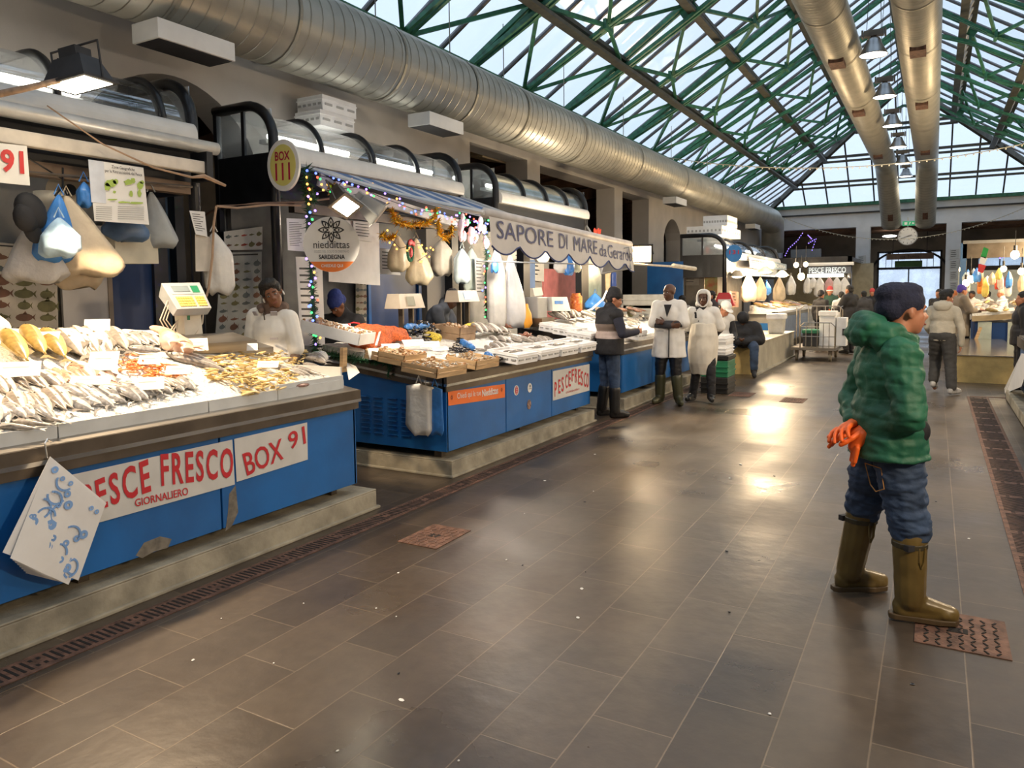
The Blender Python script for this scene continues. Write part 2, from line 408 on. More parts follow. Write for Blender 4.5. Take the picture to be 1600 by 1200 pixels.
struct(ww)
struct(M().box(XE, XE + .4, YS, YE, 0, ZE - .12).build('wall_east', WALL))
struct(M().box(XW, XE, YS - .3, YS, 0, ZR).build('wall_south', WALL))
# north end: beam on square pillars
m = M().box(XW, XE, YE, YE + .5, 4.18, ZE - .1)
for a, b in ((-6.5, -6.0), (-2.97, -2.43), (.34, .86), (3.75, 4.3)): m.box(a, b, YE, YE + .5, 0, 4.18)
struct(m.build('wall_north', WHITEW), 'white end wall beam carried on square pillars')
struct(M().box(XW, XE, YE - .1, YE, 4.76, 4.82).build('trim_1', INK), 'dark cable ledge across the white end beam')
# aisle behind the north end
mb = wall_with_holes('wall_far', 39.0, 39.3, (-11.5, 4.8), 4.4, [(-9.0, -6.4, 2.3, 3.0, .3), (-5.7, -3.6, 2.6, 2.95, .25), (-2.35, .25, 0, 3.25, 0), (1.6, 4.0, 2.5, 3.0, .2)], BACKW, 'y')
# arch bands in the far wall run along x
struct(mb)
cl = M().box(-11.5, 4.8, YE + .5, 39.3, 4.3, 4.4)
for k in range(4): cl.box(-11.5, 4.8, 36.4 + .75 * k, 36.52 + .75 * k, 4.08, 4.3)
struct(cl.build('ceiling_aisle', WOODC), 'low brown timber ceiling over the end aisle')
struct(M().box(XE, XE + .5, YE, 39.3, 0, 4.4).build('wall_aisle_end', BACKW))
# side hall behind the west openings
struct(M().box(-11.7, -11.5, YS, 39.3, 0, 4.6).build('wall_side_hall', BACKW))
cm = M().grid(lambda u, v: (-11.5 + 4.55 * u, YS + 43.3 * v, 4.3 + .5 * u), 2, 2, .05)
for k in range(22): cm.bar((-11.5, YS + 2 * k, 4.05), (-6.95, YS + 2 * k, 4.55), .16, .3)
struct(cm.build('ceiling_side_hall', WOODC), 'brown timber ceiling and rafters of the side hall')
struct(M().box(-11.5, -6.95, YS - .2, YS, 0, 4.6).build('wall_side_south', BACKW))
# ground outside the far door
struct(M().box(-14, 8, 39.31, 60, -.2, -.02).build('floor_outside', mat('pavement', (.5, .5, .5), .8)))

# ------------------------------------------------------------------ far door with lunette
d = thing('door_1', 'glazed double street door at the end of the market hall', 'door', (-1.05, 39.05, 0)); struct(d)
m = M()
for x in (-2.35, .17): m.box(x, x + .08, 39.0, 39.14, 0, 3.25)
m.box(-2.35, .25, 39.0, 39.14, 2.42, 2.52); m.box(-2.35, .25, 39.0, 39.14, 3.18, 3.25); m.box(-1.08, -1.03, 39.02, 39.12, 0, 2.42)
for x in (-2.0, -1.75, -1.5, -.6, -.35, -.1): m.box(x, x + .02, 39.05, 39.08, 2.52, 3.18)
m.build('door_frame', DARK, d)
M().box(-2.27, .17, 39.07, 39.09, .05, 3.18).build('pane', glass_mat('door_glass', (.95, .97, 1), .25, .1, .05), d)
m = M().box(-1.62, -.52, 38.9, 38.96, 2.52, 2.8); m.build('green_panel', mat('sign_green', (.05, .14, .03), .5), d)
m = M(); pts = [(-1.05 + 1.5 * math.cos(t), 38.85, 2.35 + .95 * math.sin(t)) for t in [PI * i / 18 for i in range(19)]]
m.tube(pts, .05, 6); struct(m.build('trim_2', DARK), 'dark iron arch round the street door')
s = thing('street_sign', 'brown wooden street name board hung above the far door', 'sign', (-1.03, 38.7, 2.9))
for x in (-1.7, -.35): M().tube([(x, 38.71, 3.12), (x, 38.71, 4.08)], .012, 5).build('hanger', DARK, s)
M().box(-1.95, -.1, 38.68, 38.74, 2.86, 3.12).build('board', mat('board_brown', (.20, .13, .09), .6), s)
text('via Tunisi', .2, (-1.03, 38.67, 2.98), INK, s, (PI / 2, 0, 0))
# frosted windows high in the far wall
for i, (a, b) in enumerate(((-9.0, -6.4), (-5.7, -3.6), (1.6, 4.0))):
    wn = M().box(a, b, 39.12, 39.15, 2.3, 3.0); wn.mi = 1
    for k in range(4): wn.box(a + (b - a) * k / 3 - .02, a + (b - a) * k / 3 + .02, 39.08, 39.16, 2.3, 3.0)
    struct(wn.build('window_%d' % (i + 1), [glass_mat('frosted_pane', (.8, .86, .92), .5, .2, .05) if 'frosted_pane' not in MATS else MATS['frosted_pane'], DARK]))

# ------------------------------------------------------------------ glazed hip roof
h = (XE - XW) / 2
e0 = (XW, YS, ZE); e1 = (XW, YE, ZE); e2 = (XE, YE, ZE); e3 = (XE, YS, ZE); r0 = (XC, YS, ZR); r1 = (XC, YE - h, ZR)
def slope(x): return ZE + SL * min(x - XW, XE - x)
g1 = struct(M().add([e0, e1, r1, r0], [(0, 1, 2, 3)]).build('ceiling_west', ROOFGLASS), 'west slope of the glazed roof')
g2 = struct(M().add([e3, e2, r1, r0], [(3, 2, 1, 0)]).build('ceiling_east', ROOFGLASS), 'east slope of the glazed roof')
g3 = struct(M().add([e1, e2, r1], [(0, 1, 2)]).build('ceiling_north', ROOFGLASS), 'north hip of the glazed roof')
for side, par, x0 in ((1, g1, XW), (-1, g2, XE)):
    m = M(); y = YS + .4
    while y < YE - .3:
        a = min(h, YE - y); m.bar((x0, y, ZE + .0), (x0 + side * a, y, ZE + SL * a), .055, .06); y += .875
    m.build('glazing_bars', BARM, par)
m = M(); x = XW + .6
while x < XE - .3:
    a = min(x - XW, XE - x); m.bar((x, YE, ZE), (x, YE - a, ZE + SL * a), .055, .06); x += .9
m.build('glazing_bars', BARM, g3)
# grimy blinds laid over a few panes near the top of the east slope
# eave gutters
for nm, x, s_ in (('trim_3', XW, 1), ('trim_4', XE, -1)):
    m = M().box(min(x - .1 * s_, x + .17 * s_), max(x - .1 * s_, x + .17 * s_), YS, YE, ZE - .17, ZE - .05)
    m.box(min(x + .05 * s_, x + .1 * s_), max(x + .05 * s_, x + .1 * s_), YS, YE, ZE - .24, ZE - .17)
    struct(m.build(nm, GREEN), 'green steel eave beam')
m = M().box(XW, XE, YE - .17, YE + .1, ZE - .17, ZE - .03); struct(m.build('trim_5', GREEN), 'green steel beam at the foot of the end hip')
m = M().bar((XW, YE, ZE - .12), (XC, YE - h, ZR - .12), .14, .2); m.bar((XE, YE, ZE - .12), (XC, YE - h, ZR - .12), .14, .2); m.bar((XC, YS, ZR - .1), (XC, YE - h, ZR - .1), .14, .2)
struct(m.build('trim_6', GREEN2), 'ridge and hip beams of the roof')
# purlin girders: dark flanges with green lattice
AP = (1.25, 2.5, 3.75)
for sgn, x0, nm in ((1, XW, 'west'), (-1, XE, 'east')):
    for i, a in enumerate(AP):
        x = x0 + sgn * a; z = ZE + SL * a - .12; y1 = YE - a
        p = thing('purlin_girder', 'dark lattice purlin girder running the length of the %s roof slope, %s' % (nm, ('lowest', 'middle', 'highest')[i]), 'beam', (x, y1, z), group='purlin girders')
        m = M().box(x - .10, x + .10, YS, y1, z - .02, z + .05); m.box(x - .11 + sgn * .13, x + .05 + sgn * .13, YS, y1, z - .20, z - .14)
        m.build('flange', GREEN2, p)
        m = M(); y = 4.0
        while y < y1 - .3:
            m.bar((x, y, z), (x + sgn * .1, y + .22, z - .17), .03, .03); m.bar((x + sgn * .1, y + .22, z - .17), (x, y + .44, z), .03, .03); y += .5
        m.build('lattice', GREYP, p)
    for i, a in enumerate(()): pass
for i, a in enumerate(AP):
    z = ZE + SL * a - .12; y = YE - a
    m = M().box(XW + a, XE - a, y - .1, y + .1, z - .02, z + .06); m.box(XW + a, XE - a, y - .2, y - .1, z - .22, z - .14)
    p = M(); tag(m.build('purlin_girder', GREEN2), 'dark purlin girder crossing the end hip, ' + ('lowest', 'middle', 'highest')[i], 'beam', 'purlin girders')
# trusses at T planes and the bracing around them
def rz_(a, drop=.12): return ZE + SL * a - drop
def make_truss():
    t = thing('roof_truss', 'green steel roof truss', 'truss', (XC, 0, ZE))
    L = Vector((XC, 0, ZE))
    for sgn, x0 in ((1, XW), (-1, XE)):
        m = M(); P = lambda a, d: Vector((x0 + sgn * a, 0, rz_(a, d)))
        for dy in (-.06, .06):
            o = Vector((0, dy, 0)); A = [P(0.05, .1), P(1.25, .12), P(2.5, .12), P(3.75, .12), P(5.4, .12)]
            for k in range(4): m.bar(A[k] + o, A[k + 1] + o, .06, .07)
            B = [P(0.05, .12), P(1.25, .30), P(2.5, .42), P(3.75, .50), P(5.4, .9)]
            for k in range(4): m.bar(B[k] + o, B[k + 1] + o, .055, .065)
        for k in range(1, 4): m.bar(A[k], B[k], .05, .05)
        m.build('chord', GREEN, t, local=False)
        m = M()
        for q in (A[0], A[1], A[2], A[3]): m.obox(q - Vector((0, 0, .1)), (.3, .03, .22), (0, -sgn * .58, 0))
        m.build('gusset', GREEN, t)
    return t
def make_brace():
    t = thing('roof_bracing', 'green steel bracing frame between two roof trusses', 'truss', (XC, 0, ZE))
    for sgn, x0 in ((1, XW), (-1, XE)):
        P = lambda a, z, y: Vector((x0 + sgn * a, y, z)); m = M()
        E_ = P(.06, ZE - .1, 0); G1 = P(1.68, 6.02, 0); G2 = P(3.35, 6.82, 0)
        for sy in (-1, 1):
            T1 = P(1.25, rz_(1.25, .16), 1.75 * sy); T2 = P(2.5, rz_(2.5, .16), 1.75 * sy); T3 = P(3.75, rz_(3.75, .16), 1.75 * sy)
            for a, b in ((E_, T1), (G1, T2), (G2, T3), (G1, T1), (G2, T2)):
                m.bar(a, b - Vector((0, sy * .05, 0)), .06, .06)
        for sy in (-.05, .05):
            o = Vector((0, sy, 0)); m.bar(G1 + o, G2 + o, .06, .06); m.bar(E_ + o, G1 + o, .06, .06)
            m.bar(G2 + o, P(5.4, ZR - .55, 0) + o, .05, .05)
        m.build('brace', GREEN, t)
        m = M()
        for q in (E_, G1, G2): m.obox(q, (.32, .2, .05), (0, -sgn * .5, 0)); m.obox(q, (.06, .34, .16))
        m.build('gusset', GREEN, t)
    return t
tr = make_truss(); br = make_brace()
ys = [3.3, 6.8, 10.3, 13.8, 17.3, 20.8, 24.3, 27.8, 30.1]
ordn = ['first', 'second', 'third', 'fourth', 'fifth', 'sixth', 'seventh', 'eighth', 'ninth', 'tenth']
for i, y in enumerate(ys):
    o = tr if i == 0 else dup(tr, (0, 0, 0)); o.location = (XC, y, ZE); o['group'] = 'roof trusses'
    o['label'] = 'green steel roof truss, %s counting from the camera end' % ordn[i]
for i, y in enumerate([y_ + 1.75 for y_ in ys[:-2]] + [28.95]):
    o = br if i == 0 else dup(br, (0, 0, 0)); o.location = (XC, y, ZE); o['group'] = 'roof bracing frames'
    o['label'] = 'green diagonal roof bracing, %s bay counting from the camera end' % ordn[i]

# ------------------------------------------------------------------ ducts
def duct(name, label, path, r, ribs, seam=.165, spouts=None, group=None):
    d = thing(name, label, 'duct', path[0], group=group)
    P = [Vector(p) for p in path]
    m = M().tube(P, r, 28); 
    m.build('pipe', DUCT, d, smooth=True)
    m = M(); dist = 0
    for a, b in zip(P[:-1], P[1:]):
        L = (b - a).length; dr = (b - a) / L; t = 0
        if L < 1: continue
        while t < L:
            c = a + dr * t; m.tube([c - dr * .006, c + dr * .006], r + .006, 28, caps=False)
            t += seam
    m.build('seam_ribs', DUCTR, d, smooth=True)['kind'] = 'stuff'
    for y in ribs:
        m = M()
        for a, b in zip(P[:-1], P[1:]):
            if min(a.y, b.y) <= y <= max(a.y, b.y) and abs(b.y - a.y) > 1:
                dr = (b - a).normalized(); c = a + dr * ((y - a.y) / dr.y); m.tube([c - dr * .02, c + dr * .02], r + .015, 28, caps=False)
                m.tube([c + Vector((0, 0, r)), c + Vector((0, 0, r + .9))], .008, 5)
        if m.v: m.build('clamp_ring', DUCTR, d)
    return d
def wall_duct_spout(y, ln=.75):
    t = thing('air_outlet', 'white box air outlet under the wall duct', 'vent', (-5.75, y, 3.72))
    M().box(-5.86, -5.52, y, y + ln, 3.74, 3.90).build('casing', WHITE, t, bevel=.004)
    m = M(); 
    m.box(-5.84, -5.54, y + .02, y + ln - .02, 3.735, 3.739); m.build('grille', DARK, t)
    return t
wd = duct('wall_duct', 'large spiral metal duct along the left wall under the eave', [(-5.9, -3.5, 4.42), (-5.9, 32.3, 4.42), (-5.9, 32.9, 4.30), (-5.95, 33.2, 4.0), (-5.95, 33.25, 3.1)], .45, [4.3, 5.6, 7.3, 8.9, 10.4, 12.6, 15.6, 19, 22.5, 26, 29.5])
for i, (y, lb) in enumerate(((4.05, 'nearest'), (7.85, 'second'), (18.2, 'third'), (27.5, 'farthest'))):
    o = wall_duct_spout(y, .78 if i < 2 else .9); o['label'] = 'white box air outlet under the wall duct, %s from the camera' % lb; o['group'] = 'wall duct outlets'
for x, nm in ((-1.72, 'left'), (-.38, 'right')):
    xe = -1.60 if x < -1 else -.40
    d = duct('ceiling_duct', 'round metal ceiling duct hung under the ridge, %s of the pair' % nm, [(x, -3.5, 6.25), (x, 31.6, 6.25), (x, 32.1, 6.15), (x * .99, 32.5, 5.9), (xe, 34.3, 4.3), (xe, 34.45, 4.15)], .365, [5, 8.5, 12, 13.5, 16.2, 20, 24, 28, 31], .13, group='ridge ducts')
    for y in (15.6, 20.3, 27.5):
        m = M().box(x - .13, x + .13, y, y + .5, 5.83, 5.95); m.build('outlet', RUST, d)
    m = M().obox((xe, 33.72, 4.38), (.18, .1, .34), (.84, 0, 0)); m.build('outlet', RUST, d)
# high bay lamps
def high_bay():
    t = thing('high_bay_lamp', 'aluminium bell lamp hanging between the ceiling ducts', 'lamp', (0, 0, 0))
    m = M().lathe([(.05, .30), (.10, .30), (.12, .27), (.14, .20), (.19, .10), (.235, .02), (.245, 0), (.235, .0), (.18, .09), (.12, .2), (.05, .26)], n=24); m.build('reflector', mat('lamp_aluminium', (.32, .33, .34), .3, .85), t, smooth=True)
    m = M().box(-.16, .16, -.07, .07, .34, .44); m.tube([(0, 0, .3), (0, 0, .36)], .05, 10); m.box(-.2, -.17, -.09, .09, .33, .45); m.box(.17, .2, -.09, .09, .33, .45)
    m.build('ballast_box', STEELD, t)
    M().lathe([(0, .012), (.228, .012)], n=24).build('lit_face', BAYW, t)
    m = M().tube([(-.12, 0, .44), (-.05, 0, 2.3)], .006, 5); m.tube([(.12, 0, .44), (.05, 0, 2.3)], .006, 5); m.build('hanger_wire', INK, t)
    return t
hb = high_bay()
for i in range(10):
    y = 1.5 + 3.5 * i
    o = hb if i == 0 else dup(hb, (0, 0, 0)); o.location = (-1.08, y, 5.83); o['group'] = 'high bay lamps'
    o['label'] = 'aluminium bell lamp between the ceiling ducts, %s from the camera' % ordn[i] if i != 9 else 'aluminium bell lamp between the ceiling ducts, farthest from the camera'

# ------------------------------------------------------------------ floor gratings and covers
def grating(x, w_, y0, y1, label):
    g = thing('drain_grating', label, 'drain', (x + w_ / 2, y0, 0))
    M().box(x, x + w_, y0, y1, .001, .004).build('frame', RUST, g)
    m = M(); y = y0 + .04; k = 0
    while y < y1 - .05:
        seg = (y - y0) % .5
        if seg < .43: m.box(x + .03, x + w_ - .03, y, y + .013, .004, .0052); y += .032
        else:
            for q in (.3, .7): m.box(x + w_ * q - .012, x + w_ * q + .012, y, y + .014, .004, .0052)
            y += .035
    s_ = m.build('slots', RUSTD, g); s_['kind'] = 'stuff'
    return g
grating(-3.545, .17, .3, 19, 'long rusty drain grating in the floor along the left plinths')
grating(.455, .27, 1.5, 13.1, 'wide rusty drain grating in the floor along the right hand stalls')
grating(.50, 1.6, 13.1, 13.18, 'narrow cross drain grating at the corner of the right stalls')
def cover(c, w_, l, label, dark=False):
    t = thing('manhole_cover', label, 'manhole cover', (c[0], c[1], 0), group='floor covers')
    M().box(c[0] - w_ / 2, c[0] + w_ / 2, c[1] - l / 2, c[1] + l / 2, .001, .005).build('plate', RUST, t)
    m = M()
    for i in range(7):
        x = c[0] - w_ / 2 + w_ * (i + 1) / 8
        for j in range(9):
            y = c[1] - l / 2 + l * (j + .6) / 10; m.obox((x, y, .006), (.008, l * .07, .005), (0, 0, .5 if (i + j) % 2 else -.5))
    m.build('tread', RUSTD if dark else mat('worn_rust', (.15, .08, .055), .6), t)
    m = M().box(c[0] - .05, c[0] + .0, c[1] - .03, c[1] + .03, .0052, .0066); m.box(c[0] + .01, c[0] + .03, c[1] - .03, c[1] + .03, .0052, .0066)
    m.build('key_slot', RUSTD, t)
cover((-2.88, 4.07), .31, .42, 'rusty square floor cover near the left drain grating')
cover((.15, 4.10), .38, .44, 'rusty treaded floor cover at the toe of the olive boot', True)
cover((-2.55, 11.9), .32, .5, 'thin outlined floor cover in front of the two men in white')
cover((-1.75, 11.6), .32, .5, 'thin outlined floor cover in the middle of the far aisle')
# scraps on the floor
for i in range(40):
    x = random.uniform(-3.1, .4); y = random.uniform(1.6, 7.5); s_ = random.uniform(.004, .011)
    tag(M().ell((x, y, .003), (s_, s_ * random.uniform(.5, 1.6), .003), (0, 0, random.random() * 3), 6, 4).build('floor_scrap', WHITE if i % 3 else BLACK), ('pale' if i % 3 else 'dark') + ' scrap lying on the slate floor', 'scrap', 'floor scraps')
# ================================================================== helpers for measured placing
def ray(px, py):
    a = (px - 781.29) / 1172.98; b = (py - 540.38) / 1172.98
    return Vector((R0[0] * a + R1[0] * b + R2[0], R0[1] * a + R1[1] * b + R2[1], R0[2] * a + R1[2] * b + R2[2]))
def at(px, py, ax, val):
    d = ray(px, py); i = 'xyz'.index(ax); t = (val - CAM[i]) / d[i]
    p = CAM + d * t; p[i] = val; return p
def plate(tl, tr, br, bl, th=.004, m=None, bow=0, nu=1):
    m = m or M(); q = [Vector(p) for p in (tl, tr, br, bl)]
    n = (q[1] - q[0]).cross(q[3] - q[0]).normalized()
    if n.dot(CAM - q[0]) < 0: n = -n
    vs = [p for p in q] + [p - n * th for p in q]
    return m.add(vs, [(0, 1, 2, 3), (7, 6, 5, 4), (0, 4, 5, 1), (1, 5, 6, 2), (2, 6, 7, 3), (3, 7, 4, 0)])
def text_quad(s, tl, tr, br, bl, mtl, parent, off=.004, name='lettering', offset=.012, sp=1.0):
    cu = bpy.data.curves.new('lettering', 'FONT'); cu.body = s; cu.size = 1; cu.extrude = 0; cu.resolution_u = 3; cu.offset = offset
    cu.space_character = sp
    o = bpy.data.objects.new('lettering', cu); me = evaluated(o)
    bpy.data.objects.remove(o); bpy.data.curves.remove(cu)
    xs = [v.co.x for v in me.vertices]; ys = [v.co.y for v in me.vertices]
    x0, x1, y0, y1 = min(xs), max(xs), min(ys), max(ys)
    q = [Vector(p) for p in (tl, tr, br, bl)]; n = (q[1] - q[0]).cross(q[3] - q[0]).normalized()
    if n.dot(CAM - q[0]) < 0: n = -n
    base = wloc(parent) if parent else Vector()
    for v in me.vertices:
        u = (v.co.x - x0) / (x1 - x0); t = (v.co.y - y0) / max(y1 - y0, 1e-6)
        p = (q[3] * (1 - u) + q[2] * u) * (1 - t) + (q[0] * (1 - u) + q[1] * u) * t
        v.co = p + n * off - base
    me.materials.append(mtl); o = bpy.data.objects.new(name, me); col.objects.link(o); o.parent = parent
    return o
def pq(c4, ax, val): return [at(x, y, ax, val) for x, y in c4]
def disc(c, n, r, th=.01, seg=32, m=None, ry=None):
    n = Vector(n).normalized(); u = Vector((0, 0, 1)).cross(n).normalized(); v = n.cross(u); c = Vector(c); ry = ry or r
    a = [c + u * r * math.cos(2 * PI * i / seg) + v * ry * math.sin(2 * PI * i / seg) for i in range(seg)]
    m = m or M(); b = [p - n * th for p in a]
    return m.add(a + b, [tuple(range(seg)), tuple(range(seg, 2 * seg))[::-1]] + [(i, seg + i, seg + (i + 1) % seg, (i + 1) % seg) for i in range(seg)])

# ================================================================== counters on stone plinths
def plinth(name, y0, y1, x0, x1, h, label):
    m = M(); m.box(x1, x0, y0, y1, .0, h - .012)
    m.box(x1, x0 + .0, y0, y1, h - .012, h)
    m.box(x1, x0 + .022, y0 - .022, y1 + .022, 0, .022)
    o = m.build(name, CONC, bevel=.008); return tag(o, label, 'plinth', 'stone plinths')
plinth('stone_plinth', -2.5, 4.41, -3.66, -6.4, .15, 'worn pale stone plinth under the nearest blue counter with the BOX 91 banner')
plinth('stone_plinth', 5.45, 8.68, -3.66, -6.4, .15, 'worn pale stone plinth under the blue counter with the orange sticker')
plinth('stone_plinth', 9.62, 12.95, -3.62, -6.4, .16, 'worn pale stone plinth behind the man in the striped vest')
def counter(y0, y1, xf, xb, zb, zt, ze, slope, label, joints=(), side_louvre=False):
    """xf front x, zb underside, zt top of the blue panel, ze top of the steel edge"""
    t = thing('fish_counter', label, 'counter', ((xf + xb) / 2, (y0 + y1) / 2, .15))
    rise = slope * (xf - xb)
    m = M(); m.prism([(xf - .03, zb), (xf - .03, zt), (xb, zt + rise), (xb, zb)], y0 + .03, y1 - .03, 'y'); m.build('body', BLUE2, t)
    js = [y0 + .0] + list(joints) + [y1]
    for a, b in zip(js[:-1], js[1:]):
        M().box(xf - .03, xf, a + .006, b - .006, zb, zt).build('front_panel', BLUE, t, bevel=.004)
    for yy, s_ in ((y0, 1), (y1, -1)):
        a, b = sorted((yy, yy + .028 * s_))
        M().prism([(xf, zb), (xf, zt), (xb, zt + rise), (xb, zb)], a, b, 'y').build('side_panel', BLUE, t, bevel=.003)
    # steel edge: three bands following the slope at the sides
    h = ze - zt
    for lo, hi, out, mt, nm in ((0, .36, .018, STEELD, 'edge_trim'), (.36, .52, .032, CHROME, 'edge_trim'), (.52, .98, .03, STEELD, 'edge_trim')):
        m = M(); z0 = zt + h * lo; z1 = zt + h * hi
        m.box(xf - .02, xf + out, y0 - out, y1 + out, z0, z1)
        for yy, s_ in ((y0, -1), (y1, 1)):
            a, b = sorted((yy, yy + out * s_)); x_ = xf
            m.prism([(x_, z0), (x_, z1), (xb, z1 + rise), (xb, z0 + rise)], a, b, 'y')
        m.build(nm, mt, t)
    m = M().prism([(xf + .02, ze - .014), (xf + .02, ze), (xb, ze + rise), (xb, ze - .014 + rise)], y0 - .02, y1 + .02, 'y'); m.build('worktop', STEEL, t)
    for yy in (y0 + .12, (y0 + y1) / 2, y1 - .12):
        M().box(xf - .2, xf - .12, yy - .03, yy + .03, .15, zb + .02).build('foot', STEELD, t)
    return t
XF = -3.71
c91 = counter(.2, 4.25, XF, -4.95, .225, .79, .93, .16, 'nearest blue fish counter with the red lettered BOX 91 banner', (1.55, 3.02))
c111 = counter(5.45, 8.65, XF, -5.27, .225, .765, .905, .13, 'blue fish counter with orange sticker, louvres and wooden shellfish crates', (6.52, 7.56))
c3 = counter(9.6, 12.9, -3.66, -5.2, .24, .76, .91, .13, 'blue fish counter behind the man in the striped vest', (10.9, 11.9))
# peeled paint patches on the nearest counter
for pts in ([(212, 868), (225, 848), (250, 838), (268, 842), (262, 856), (240, 862), (222, 872)], [(358, 772), (368, 758), (372, 800), (362, 822), (352, 830), (356, 800)]):
    q = [at(x, y, 'x', XF) for x, y in pts]; o = M().prism([(p.y, p.z) for p in q], XF, XF + .0015, 'x').build('bare_patch', mat('bare_primer', (.17, .15, .12), .8, var=.3, scale=20), c91)
# louvres in the side of the second counter
for cx in (-4.62, -4.47, -4.30, -4.15):
    for k in range(9):
        z = .66 - .042 * k; m = M().box(cx - .05, cx + .05, 5.437, 5.45, z, z + .012); m.box(cx - .05, cx + .05, 5.425, 5.44, z + .010, z + .014); m.build('louvre', BLUE, c111)

# ---- banner on the nearest counter
XB = XF + .004
bn = thing('banner', 'long white banner reading PESCE FRESCO GIORNALIERO BOX 91 on the blue counter', 'banner', (XB, 2.9, .5))
plate(*[at(x, y, 'x', XB + .002) for x, y in ((75, 750), (363, 687), (367, 757), (78, 838))], m=None, th=.002).build('sheet', PAPERD, bn)
plate(*[at(x, y, 'x', XB + .002) for x, y in ((366, 686), (480, 660), (481, 718), (370, 753))], th=.002).build('sheet', PAPERD, bn)
def tq(s, c4, mtl, par, ax='x', val=None, offset=.012, off=.003, name='lettering', sp=1.0):
    q = [at(x, y, ax, val) for x, y in c4]; return text_quad(s, *q, mtl, par, off=off, offset=offset, name=name, sp=sp)
tq('PESCE', [(124, 760), (231, 716), (236, 768), (130, 806)], RED, bn, 'x', XB + .003, .022, sp=1.22)
tq('FRESCO', [(250, 709), (364, 699), (364, 746), (252, 760)], RED, bn, 'x', XB + .003, .022, sp=1.22)
tq('GIORNALIERO', [(210, 780), (293, 761), (294, 773), (211, 792)], RED, bn, 'x', XB + .003, .012)
tq('BOX', [(378, 709), (440, 684), (443, 717), (386, 744)], RED, bn, 'x', XB + .003, .012)
tq('91', [(449, 677), (475, 665), (478, 693), (452, 703)], RED, bn, 'x', XB + .003, .012)
# ---- bundle of wrapping paper hooked on the edge
pb = thing('wrapping_paper_bundle', 'bundle of white wrapping paper with blue prints hooked on the nearest counter edge', 'paper', (-3.6, 2.0, .25))
for k in range(9):
    a = XF + .05 + .006 * k; dx = k * 1.6; e = 9 - k
    q = [at(78, 713, 'x', a), at(166 - dx * .25, 786 + dx * .2, 'x', a), at(113 - e * 1.4, 916 + e * -.6, 'x', a + .01), at(4 + e * 4, 864 + e * 3.5, 'x', a + .02)]
    if k == 8: q = [at(78, 713, 'x', a), at(164, 790, 'x', a), at(126, 908, 'x', a), at(0, 862, 'x', a)]
    m = M(); 
    def fn(u, v, q=q, k=k):
        p = (q[0] * (1 - u) + q[1] * u) * (1 - v) + (q[3] * (1 - u) + q[2] * u) * v
        p.x += .02 * math.sin(u * 3 + k * .2) * v; return p
    m.grid(fn, 8, 8, .0015).build('sheet', PAPER, pb, smooth=False)
tp = mat('blue_print', (.22, .40, .74), .7, var=.1)
rnd = random.Random(3)
q = [at(78, 713, 'x', XF + .103), at(164, 790, 'x', XF + .103), at(126, 908, 'x', XF + .103), at(0, 862, 'x', XF + .103)]
for i in range(34):
    u = rnd.uniform(.08, .92); v = rnd.uniform(.06, .92)
    c = (q[0] * (1 - u) + q[1] * u) * (1 - v) + (q[3] * (1 - u) + q[2] * u) * v; c.x += .02 * math.sin(u * 3 + 1.6) * v + .003
    rr = rnd.choice((.012, .017, .022)); m = M()
    if i % 3: m.lathe([(rr, 0), (rr * .35, 0)], c, 14, (0, PI / 2, 0))
    else:
        for j in range(9):
            t = j * .28 + i; m.obox(c + Vector((0, .045 * math.cos(t), .045 * math.sin(t))), (.001, .010, .014), (t, 0, 0))
    m.build('print', tp, pb)
M().tube([at(82, 690, 'x', XF + .02), at(74, 686, 'x', XF + .06), at(70, 693, 'x', XF + .07), at(74, 716, 'x', XF + .08)], .004, 6).build('hook', CHROME, pb)
# ---- signs on the second counter
s = thing('sticker', 'orange strip sticker reading Chiedi qui le tue Nieddittas on the blue front', 'sticker', (XF, 6.0, .6))
plate(*pq([(700, 612), (789, 600), (789, 621), (701, 634)], 'x', XF + .004), th=.003).build('sheet', ORANGE, s)
tq('Chiedi qui le tue', [(714, 614), (751, 609), (751, 620), (714, 626)], WHITE, s, 'x', XF + .005, .0)
tq('Nieddittas', [(753, 609), (778, 604), (778, 615), (753, 620)], WHITE, s, 'x', XF + .005, .02)
for cx, cy in ((706, 621), (784, 609)):
    m = M()
    for k in range(8):
        c = at(cx, cy, 'x', XF + .006); t = k * PI / 4; m.ell(c + Vector((0, .012 * math.cos(t), .014 * math.sin(t))), (.001, .010, .004), (t, 0, 0), 6, 4)
    m.build('flower_mark', mat('brown_ink', (.25, .05, .02), .6), s)
def sticker(c, ry, rz, label, mt, kind):
    p = at(*c, 'x', XF + .004); s = thing('sticker', label, 'sticker', p)
    disc(p, (1, 0, 0), ry, .003, 28, ry=rz).build('disc', mt, s)
    return s, p
s, p = sticker((807, 610), .052, .052, 'round white sticker with a red oval on the second counter door', WHITE, 0)
disc(p + Vector((.002, 0, 0)), (1, 0, 0), .032, .001, 24, ry=.044).build('red_oval', RED, s)
for k in range(4): M().box(p.x + .003, p.x + .004, p.y - .012, p.y + .012, p.z - .03 + .018 * k, p.z - .024 + .018 * k).build('mark', WHITE, s)
s, p = sticker((828, 606), .048, .050, 'round white sticker with a black flower on the second counter door', WHITE, 0)
m = M()
for k in range(8):
    t = k * PI / 4; m.ell(p + Vector((.003, .010 * math.cos(t), .018 + .010 * math.sin(t))), (.001, .008, .003), (t, 0, 0), 6, 4)
m.build('flower_mark', INK, s); M().box(p.x + .001, p.x + .003, p.y - .03, p.y + .03, p.z - .012, p.z - .006).build('mark', INK, s)
s, p = sticker((827, 632), .045, .052, 'round dark photo sticker below the two white stickers', mat('mottled_photo', (.05, .03, .03), .5, c2=(.4, .25, .2), scale=40), 0)
